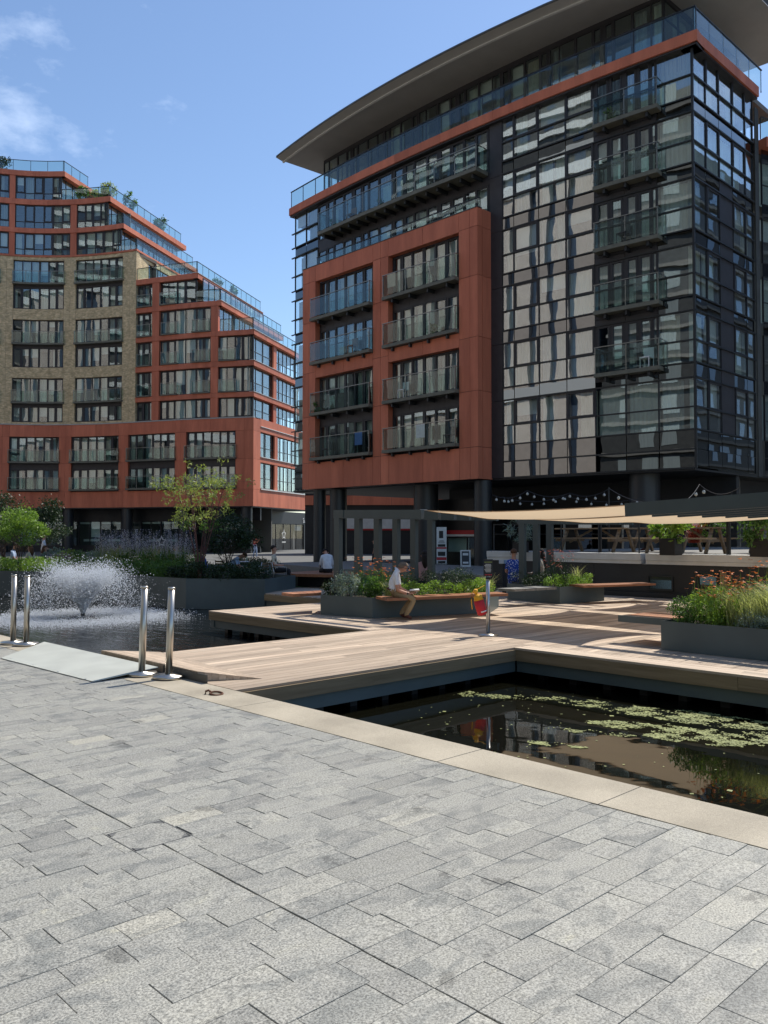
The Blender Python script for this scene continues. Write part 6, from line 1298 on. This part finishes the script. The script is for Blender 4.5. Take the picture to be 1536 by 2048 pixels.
# ============================================================ people
for nm, c in (('skin', (.52, .26, .17)), ('cloth_white', (.72, .73, .76)), ('cloth_khaki', (.33, .24, .13)), ('cloth_dark', (.012, .012, .016)), ('cloth_navy', (.02, .03, .07)), ('cloth_blue', (.10, .20, .45)), ('cloth_cream', (.6, .52, .4)), ('cloth_pink', (.5, .3, .3)), ('hair_grey', (.16, .12, .09)), ('hair_dark', (.015, .01, .008)), ('hair_brown', (.10, .045, .02)), ('shoe_brown', (.09, .03, .02)), ('cloth_red', (.4, .05, .05)), ('cloth_lightblue', (.42, .52, .72))):
    principled(nm, c, .45 if nm == 'skin' else .85, var=.12, vscale=9)
def dress():
    m, nt = newmat('blue_print'); out = node(nt, 'ShaderNodeOutputMaterial'); p = node(nt, 'ShaderNodeBsdfPrincipled'); p.inputs['Roughness'].default_value = .85; g = node(nt, 'ShaderNodeNewGeometry'); v = node(nt, 'ShaderNodeTexVoronoi'); v.inputs['Scale'].default_value = 26; L(nt, g.outputs['Position'], v.inputs['Vector'])
    r = node(nt, 'ShaderNodeValToRGB'); r.color_ramp.interpolation = 'CONSTANT'; r.color_ramp.elements[0].color = (.6, .65, .8, 1); r.color_ramp.elements[1].position = .35; r.color_ramp.elements[1].color = (.02, .07, .40, 1); L(nt, v.outputs['Distance'], r.inputs[0]); L(nt, r.outputs[0], p.inputs['Base Color']); L(nt, p.outputs[0], out.inputs[0])
dress()
BONES = [('pelvis', 'belly'), ('belly', 'chest'), ('chest', 'neck'), ('neck', 'jaw'), ('jaw', 'head'), ('head', 'crown'), ('pelvis', 'hipL'), ('pelvis', 'hipR'), ('hipL', 'kneeL'), ('hipR', 'kneeR'), ('kneeL', 'ankleL'), ('kneeR', 'ankleR'), ('ankleL', 'toeL'), ('ankleR', 'toeR'),
         ('chest', 'shL'), ('chest', 'shR'), ('shL', 'elL'), ('shR', 'elR'), ('elL', 'wrL'), ('elR', 'wrR'), ('wrL', 'haL'), ('wrR', 'haR')]
RAD = dict(pelvis=(.15, .12), belly=(.145, .105), chest=(.16, .115), neck=(.058, .058), jaw=(.062, .07), head=(.078, .094), crown=(.055, .065), hipL=(.095, .095), hipR=(.095, .095), kneeL=(.062, .062), kneeR=(.062, .062), ankleL=(.045, .05), ankleR=(.045, .05), toeL=(.038, .025), toeR=(.038, .025),
           shL=(.06, .06), shR=(.06, .06), elL=(.042, .042), elR=(.042, .042), wrL=(.028, .028), wrR=(.028, .028), haL=(.038, .022), haR=(.038, .022))
def pose(kind, seat=.45, lean=.1, arms='lap', reach=.0, headf=.0):
    """joint positions: x forward, y to the person's left, z up"""
    J = {}
    if kind == 'stand':
        J['pelvis'] = (0, 0, .93); J['belly'] = (.0, 0, 1.08); J['chest'] = (-.0, 0, 1.32)
        for s_, y in (('L', .1), ('R', -.1)):
            st = .10 if s_ == 'L' else -.08
            J['hip' + s_] = (0, y, .90); J['knee' + s_] = (st * .6 + .03, y, .50); J['ankle' + s_] = (st, y, .08); J['toe' + s_] = (st + .16, y * 1.1, .03)
        base = Vector((0, 0, 1.32))
    else:
        b = Vector((0, 0, seat + .09)); up = Vector((math.sin(lean), 0, math.cos(lean)))
        J['pelvis'] = b; J['belly'] = b + up * .17; J['chest'] = b + up * .38 + Vector((math.sin(lean) * .03, 0, 0))
        for s_, y in (('L', .1), ('R', -.1)):
            J['hip' + s_] = b + Vector((.04, y, -.01)); J['knee' + s_] = b + Vector((.45, y * 1.3, .0)); J['ankle' + s_] = Vector((.43, y * 1.2, .08)); J['toe' + s_] = Vector((.60, y * 1.3, .03))
        base = Vector(J['chest'])
    hl = lean + headf if kind != 'stand' else headf; hu = Vector((math.sin(hl), 0, math.cos(hl)))
    J['neck'] = base + Vector((math.sin(lean if kind != 'stand' else 0) * .1, 0, .14)); J['jaw'] = J['neck'] + hu * .10 + Vector((.025, 0, 0)); J['head'] = J['neck'] + hu * .185 + Vector((.015, 0, 0)); J['crown'] = J['neck'] + hu * .255
    for s_, y in (('L', 1), ('R', -1)):
        sh = base + Vector((.0, .165 * y, .07)); J['sh' + s_] = sh
        if arms == 'lap': J['el' + s_] = sh + Vector((.07, .05 * y, -.27)); J['wr' + s_] = sh + Vector((.30, -.02 * y, -.34)); J['ha' + s_] = sh + Vector((.37, -.05 * y, -.34))
        elif arms == 'down': J['el' + s_] = sh + Vector((-.02, .05 * y, -.29)); J['wr' + s_] = sh + Vector((.05, .07 * y, -.53)); J['ha' + s_] = sh + Vector((.08, .07 * y, -.61))
        elif arms == 'back': J['el' + s_] = sh + Vector((.02, .06 * y, -.27)); J['wr' + s_] = sh + Vector((.24, .04 * y, -.30)); J['ha' + s_] = sh + Vector((.31, .02 * y, -.30))
        elif arms == 'phone': J['el' + s_] = sh + Vector((.06, .04 * y, -.27)); J['wr' + s_] = sh + Vector((.26, -.05 * y, -.10)); J['ha' + s_] = sh + Vector((.30, -.07 * y, -.03))
    return {k: Vector(v) for k, v in J.items()}
def person(lab, loc, rz, J, shirt='cloth_white', legs='cloth_dark', shoe='shoe_brown', hair='hair_dark', sleeve='short', longhair=False, scale=1., extra=(), fingers=False, grp=None, radii=None):
    t = thing('person', lab, 'person', loc, rz, grp); M = Matrix.Translation(loc) @ Matrix.Rotation(rz, 4, 'Z') @ Matrix.Scale(scale, 4)
    names = list(dict.fromkeys([n for b in BONES for n in b])); rd = dict(RAD); rd.update(radii or {}); bones = list(BONES)
    J = dict(J)
    if fingers:
        for s_ in 'LR':
            h = J['ha' + s_]; w_ = J['wr' + s_]; d = (h - w_).normalized(); up = Vector((0, 0, 1)); sd2 = d.cross(up).normalized(); dn = Vector((0, 0, -1))
            for i, o_ in enumerate((-.03, -.01, .01, .03)):
                ln = (.062, .074, .078, .066)[i]; a = f'f{i}a{s_}'; b = f'f{i}b{s_}'; J[a] = h + d * .035 + sd2 * o_; J[b] = h + d * (.035 + ln * .7) + sd2 * o_ * 1.1 + dn * ln * .45; rd[a] = (.010, .010); rd[b] = (.008, .008); names += [a, b]; bones += [('ha' + s_, a), (a, b)]
            y = -1 if s_ == 'L' else 1; a = 'th' + s_; J[a] = h + Vector((0, y * .05, .012)) + d * .02; rd[a] = (.010, .010); names.append(a); bones.append(('wr' + s_, a))
    me = bpy.data.meshes.new('body'); idx = {n: i for i, n in enumerate(names)}; me.from_pydata([J[n] for n in names], [(idx[a], idx[b]) for a, b in bones], []); tmp = bpy.data.objects.new('tmp', me); COL.objects.link(tmp)
    sk = tmp.modifiers.new('s', 'SKIN'); sk.use_smooth_shade = True; sub = tmp.modifiers.new('u', 'SUBSURF'); sub.levels = 1
    if not me.skin_vertices: me.skin_vertices.new() if hasattr(me.skin_vertices, 'new') else None
    for n, sv in zip(names, me.skin_vertices[0].data): sv.radius = rd[n]; sv.use_root = (n == 'pelvis')
    dg = bpy.context.evaluated_depsgraph_get(); em = bpy.data.meshes.new_from_object(tmp.evaluated_get(dg)); bpy.data.objects.remove(tmp)
    em.materials.clear(); ML = ['skin', shirt, legs, shoe]
    for m_ in ML: em.materials.append(MATS[m_])
    seg = []
    for a, b in BONES:
        m_ = 0
        if (a, b) in (('belly', 'chest'), ('chest', 'neck'), ('chest', 'shL'), ('chest', 'shR'), ('pelvis', 'belly')): m_ = 1
        if a in ('shL', 'shR'): m_ = 1
        if a in ('elL', 'elR'): m_ = 1 if sleeve == 'long' else 0
        if a in ('pelvis',) and b != 'belly': m_ = 2
        if a[:3] in ('hip', 'kne'): m_ = 2
        if a[:3] == 'ank': m_ = 3
        seg.append((J[a], J[b], m_, a, b))
    for p in em.polygons:
        c = p.center; best = None
        for a, b, m_, na, nb_ in seg:
            ab = b - a; l2 = ab.length_squared; u = max(0, min(1, (c - a).dot(ab) / l2)) if l2 else 0; d = (c - a - ab * u).length / (rd[na][0] * (1 - u) + rd[nb_][0] * u)
            if best is None or d < best[0]: best = (d, m_, na, nb_, u)
        m_ = best[1]
        if best[2] in ('shL', 'shR') and sleeve == 'short' and best[4] > .72: m_ = 0
        if best[2] == 'chest' and best[3] == 'neck' and best[4] > .80: m_ = 0
        if best[2] == 'pelvis' and best[3] == 'belly' and best[4] < .45: m_ = 2
        p.material_index = m_
    em.transform(M); em.name = 'body'; o = bpy.data.objects.new('body', em); COL.objects.link(o); o.parent = t; o.matrix_parent_inverse = parent_inv(t)
    em.polygons.foreach_set('use_smooth', [True] * len(em.polygons))
    # hair cap
    hc = J['head'].lerp(J['crown'], .35); ax = (J['crown'] - J['jaw']).normalized(); fw = Vector((1, 0, 0)); fw = (fw - ax * fw.dot(ax)).normalized(); sdv = ax.cross(fw); vs = []; fs = []; nu, nv = 14, 7; rr = random.Random(seed())
    for i in range(nv + 1):
        ph = (math.pi * .60) * i / nv
        for j in range(nu):
            th = 2 * math.pi * j / nu; fr_ = math.cos(th); lim = 1 if fr_ < .2 else (.62 if i == nv else .85 if i == nv - 1 else 1); q = ph * lim; k = 1 + rr.uniform(-.03, .05)
            vs.append(hc + (fw * (math.sin(q) * math.cos(th) * .108 - .012) + sdv * math.sin(q) * math.sin(th) * .092 + ax * (math.cos(q) * .098 - .005)) * k)
    fs = [(i * nu + j, i * nu + (j + 1) % nu, (i + 1) * nu + (j + 1) % nu, (i + 1) * nu + j) for i in range(nv) for j in range(nu)]; mb = MB(); mb.add([M @ v for v in vs], fs)
    if longhair:
        a = J['head'] - fw * .05; b = J['neck'] - fw * .06 - ax * .02; mb.tube([M @ a, M @ (a - ax * .08 - fw * .02), M @ b, M @ (b - Vector((0, 0, .14)))], [.085 * scale, .09 * scale, .085 * scale, .04 * scale], 10)
    mb.build('hair', hair, t, True)
    # nose, ears
    nz = J['jaw'].lerp(J['head'], .55) + fw * .095; mb = MB(); mb.tube([M @ (nz + ax * .025 - fw * .01), M @ (nz + fw * .018 - ax * .012), M @ (nz - ax * .02 - fw * .005)], [.007 * scale, .014 * scale, .008 * scale], 6)
    for y in (-1, 1): e = J['jaw'].lerp(J['head'], .6) + sdv * y * .082 - fw * .008; mb.tube([M @ (e - ax * .028), M @ (e + sdv * y * .012), M @ (e + ax * .028)], [.008 * scale, .016 * scale, .01 * scale], 6)
    mb.build('face_features', 'skin', t, True)
    return t, M, fw, ax, sdv
AZR = math.atan2(cv.y, cv.x); AZF = math.atan2(cf.y, cf.x)       # facing picture-right, facing away
# the reading man
hx = wp(784, 16.85); J = {k: Vector(v) for k, v in dict(pelvis=(.03, 0, .545), belly=(.015, 0, .70), chest=(.045, 0, .875), neck=(.115, 0, 1.0), jaw=(.225, 0, .99), head=(.245, 0, 1.05), crown=(.235, 0, 1.105),
    hipR=(.08, -.10, .525), hipL=(.08, .10, .525), kneeR=(.445, -.12, .42), kneeL=(.45, .10, .455), ankleR=(.27, -.10, .085), ankleL=(.17, .10, .10), toeR=(.40, -.13, .03), toeL=(.29, .12, .035),
    shR=(.07, -.165, .93), shL=(.10, .165, .93), elR=(.115, -.215, .60), elL=(.16, .2, .62), wrR=(.325, -.12, .525), wrL=(.34, .10, .54), haR=(.40, -.085, .535), haL=(.41, .06, .545)).items()}
t, M, fw, ax, sdv = person('middle aged man in a white polo shirt and khaki trousers reading on the planter bench', (hx.x, hx.y, 0), AZR, J, 'cloth_white', 'cloth_khaki', 'shoe_brown', 'hair_grey', fingers=True,
    radii=dict(pelvis=(.15, .125), belly=(.155, .12), chest=(.165, .125), kneeL=(.068, .068), kneeR=(.068, .068), hipL=(.10, .095), hipR=(.10, .095), jaw=(.055, .068), head=(.074, .092), ankleL=(.052, .055), ankleR=(.052, .055)))
mb = MB(); gc_ = J['jaw'].lerp(J['head'], .75)
for y in (-1, 1): a = gc_ + fw * .088 + sdv * y * .035; mb.tube([M @ (a - sdv * .024), M @ (a + sdv * .024)], .019, 8); mb.tube([M @ (a + sdv * y * .03), M @ (gc_ + sdv * y * .085)], .004, 5)
mb.build('sunglasses', 'black', t)
mb = MB(); mb.tube([M @ (J['neck'] - Vector((.01, 0, .012))), M @ (J['neck'] + Vector((.012, 0, .012)))], [.078, .07], 14, False); mb.build('collar', 'cloth_white', t, True)
mb = MB(); b0 = J['pelvis'].lerp(J['belly'], .5); bp = [M @ (b0 + Vector((.118 * math.cos(a), .158 * math.sin(a), .012 * math.sin(a)))) for a in np.linspace(0, 2 * math.pi, 25)]; mb.tube(bp, .014, 6, False); mb.build('belt', 'shoe_brown', t, True)
mb = MB(); w_ = J['wrR'].lerp(J['elR'], .12); dd = (J['elR'] - J['wrR']).normalized(); mb.tube([M @ (w_ - dd * .012), M @ (w_ + dd * .012)], .034, 12); mb.build('wristwatch', 'frame_metal', t, True)
k = thing('book', 'open white book held on the knees by the reading man', 'book', tuple(M @ Vector((.44, 0, .55))))
for y in (-1, 1):
    mb = MB(); c0 = Vector((.36, 0, .555)); q = [c0, c0 + Vector((.19, 0, .015)), c0 + Vector((.19, y * .14, .045)), c0 + Vector((0, y * .14, .03))]; mb.add([M @ p for p in q] + [M @ (p + Vector((0, 0, .012))) for p in q], [(0, 3, 2, 1), (4, 5, 6, 7), (0, 1, 5, 4), (1, 2, 6, 5), (2, 3, 7, 6), (3, 0, 4, 7)]); mb.build('pages', 'white', k)
def P_(lab, px, d, rz, J, z=0., **k): q = wp(px, d); return person(lab, (q.x, q.y, z), rz, J, **k)
P_('man in a white shirt sitting with his back turned on the dark timber bench slab', 655, 27.6, AZF + .3, pose('sit', .45, .25, 'lap', headf=.9), z=.0, shirt='cloth_white', legs='cloth_dark', sleeve='long', hair='hair_dark')
P_('man in a cream polo shirt leaning back in a cafe chair on the turf', 551, 27.5, AZR, pose('sit', .45, -.12, 'back', headf=.1), z=.01, shirt='cloth_cream', legs='cloth_dark', hair='hair_dark')
P_('man in a pale shirt bent forward over the round table behind the planter corner', 455, 30, AZR, pose('sit', .45, .95, 'lap', headf=.3), z=.01, shirt='cloth_lightblue', legs='cloth_dark', hair='hair_brown')
P_('man with white T-shirt and brown hair seated left of the multi-stemmed tree', 322, 33, AZR + 2.6, pose('sit', .33, .15, 'lap'), z=0., shirt='cloth_white', hair='hair_brown')
P_('person in a beige shirt seated facing right behind the multi-stemmed tree', 349, 35, AZR, pose('sit', .42, .15, 'lap'), shirt='cloth_cream', hair='hair_brown')
P_('person in a white shirt hunched over a table just left of the tree stems', 366, 35.5, AZR + 3.1, pose('sit', .4, .5, 'lap'), shirt='cloth_white', hair='hair_grey')
P_('person in a bright blue top seated right of the tree stems', 414, 32, AZR + 2.9, pose('sit', .3, .45, 'lap'), shirt='blue_cloth', hair='hair_dark')
P_('man standing in a white T-shirt beside the small bright green tree', 88, 37, AZR + .4, pose('stand'), z=.0, shirt='cloth_white', legs='cloth_khaki', hair='hair_brown')
P_('man in a light blue shirt and tie seated at the left edge of the picture', 25, 33, AZR + .2, pose('sit', .5, .1, 'lap', headf=.3), shirt='cloth_lightblue', legs='cloth_navy', hair='hair_dark')
P_('woman with red-brown hair and cream top seated behind the lime bushes', 64, 33, AZR + 2.8, pose('sit', .42, .1, 'lap'), shirt='cloth_cream', hair='hair_brown', longhair=True)
P_('woman with long brown hair facing right behind the lime bushes', 87, 33.5, AZR + .2, pose('sit', .38, .1, 'lap'), shirt='cloth_dark', hair='hair_brown', longhair=True)
P_('person in a dark jacket seated behind the hedge under the mauve flowers', 230, 38, AZR, pose('sit', .42, .35, 'lap'), shirt='cloth_dark', hair='hair_brown', sleeve='long')
P_('person with white shirt and dark bag half hidden in the hedge', 243, 37, AZR + 3, pose('sit', .35, .3, 'lap'), shirt='cloth_white', hair='hair_dark')
P_('person in a dark red top and pale jeans standing by the star shop window', 510, 62, AZR - .3, pose('stand', arms='phone'), shirt='cloth_red', legs='cloth_lightblue', hair='hair_dark')
P_('person in black walking in the shade behind the pergola posts', 748, 47, AZR + 3.1, pose('stand', arms='down'), shirt='cloth_dark', legs='cloth_dark', hair='hair_dark', scale=.82)
P_('woman in a pink top seated with her back turned behind the reading man', 850, 21.0, AZF, pose('sit', .42, .1, 'lap'), shirt='cloth_pink', legs='cloth_navy', hair='hair_dark', longhair=True)
P_('woman in a blue and white patterned dress seated beside the three post pergola', 1027, 23.0, AZF - .2, pose('sit', .42, .05, 'lap', headf=.1), shirt='blue_print', legs='blue_print', hair='hair_brown')
P_('woman with long dark hair in profile between the posts of the three post pergola', 1083, 23.4, AZR + 3.0, pose('sit', .42, .05, 'lap'), shirt='cloth_cream', hair='hair_dark', longhair=True)
P_('diner in a blue and white top at the far terrace table', 1318, 27.5, AZF + 1.2, pose('sit', .45, .1, 'lap'), z=TZ, shirt='blue_print', hair='hair_dark')

# belongings on the balconies
def bchair(path, q, n, z, lab, mat='dark_metal'):
    x, y = path(q, n); t = thing('balcony_chair', lab, 'chair', (x, y, z), group=None); mb = MB(); mb.box(x - .22, x + .22, y - .22, y + .22, z + .4, z + .45); mb.build('seat', mat, t)
    mb = MB(); mb.box(x + .17, x + .22, y - .22, y + .22, z + .452, z + .88); mb.build('backrest', mat, t)
    for a, b in ((-1, -1), (1, -1), (1, 1), (-1, 1)): mb = MB(); mb.box(x + a * .2 - .015, x + a * .2 + .015, y + b * .2 - .015, y + b * .2 + .015, z + .003, z + .398); mb.build('leg', mat, t)
BP = [(blk, 1.8, .05, 6.225, 'dark_metal', 'dark chair on the lowest balcony of the right hand bay in the red block'), (blk, 5.0, .05, 8.855, 'white', 'white chair on the second balcony up in the right hand bay of the red block'), (blk, 9.0, .05, 11.845, 'wicker', 'brown chair on the third balcony up in the left bay of the red block'),
      (blk, 11.2, .05, 6.225, 'dark_metal', 'dark chair on the lowest balcony of the left bay in the red block'), (front, sy(35.5), .4, 19.665, 'wicker', 'brown chair at the far end of the long balcony'), (front, sy(29), .4, 19.665, 'dark_metal', 'dark chair in the middle of the long balcony'), (front, sy(18.6), .28, ZB[3] - .045, 'dark_metal', 'dark chair on the middle balcony of the glass wing'), (front, sy(17.6), .28, ZB[1] - .045, 'white', 'white chair on the lowest balcony of the glass wing')]
for p_, q, n_, z, m_, lab in BP: bchair(p_, q, n_, z, lab, m_)
def bplant(path, q, n, z, lab): x, y = path(q, n); shrub((x, y, z + .32), (.22, .22, .3), 'leaf_mid', lab, 220, .12, stems=3)
bplant(blk, 2.9, .1, 11.85, 'small potted plant on the third balcony up in the right bay of the red block'); bplant(blk, 12.0, .1, 8.86, 'potted plant on the second balcony up in the left bay'); bplant(front, sy(37), .5, 19.67, 'leafy plant at the left end of the long balcony'); bplant(front, sy(33), .5, 19.67, 'potted plant halfway along the long balcony'); bplant(front, sy(19.2), .28, ZB[5] - .045, 'potted plant on the top balcony of the glass wing')
for path, q, n, z, mt, lab in ((blk, 3.6, .23, 6.3, 'cloth_white', 'white towel hung inside the rail of the lowest right bay balcony'), (blk, 5.7, .23, 14.5, 'cloth_cream', 'cream cloth hung inside the rail of the top right bay balcony'), (blk, 8.3, .23, 6.3, 'cloth_blue', 'blue cloth on the lowest balcony of the left bay')):
    x, y = path(q, n); t = thing('towel', lab, 'towel', (x, y, z)); mb = MB(); mb.wall(path, q - .3, q + .3, z + .35, z + 1.06, n, n + .015); mb.build('cloth', mt, t)
# loungers and boxes on the penthouse terrace seen through its glass
for i, y in enumerate((17.5, 20.2, 23.0)):
    x = xc(y) + .75; t = thing('terrace_sofa', ('first', 'second', 'third')[i] + ' white sofa on the penthouse terrace, counted from the right corner', 'sofa', (x, y, 22.45)); mb = MB(); mb.box(x - .3, x + .45, y - .9, y + .9, 22.452, 22.80); mb.build('seat', 'white', t); mb = MB(); mb.box(x + .3, x + .45, y - .9, y + .9, 22.802, 23.15); mb.build('backrest', 'white', t)
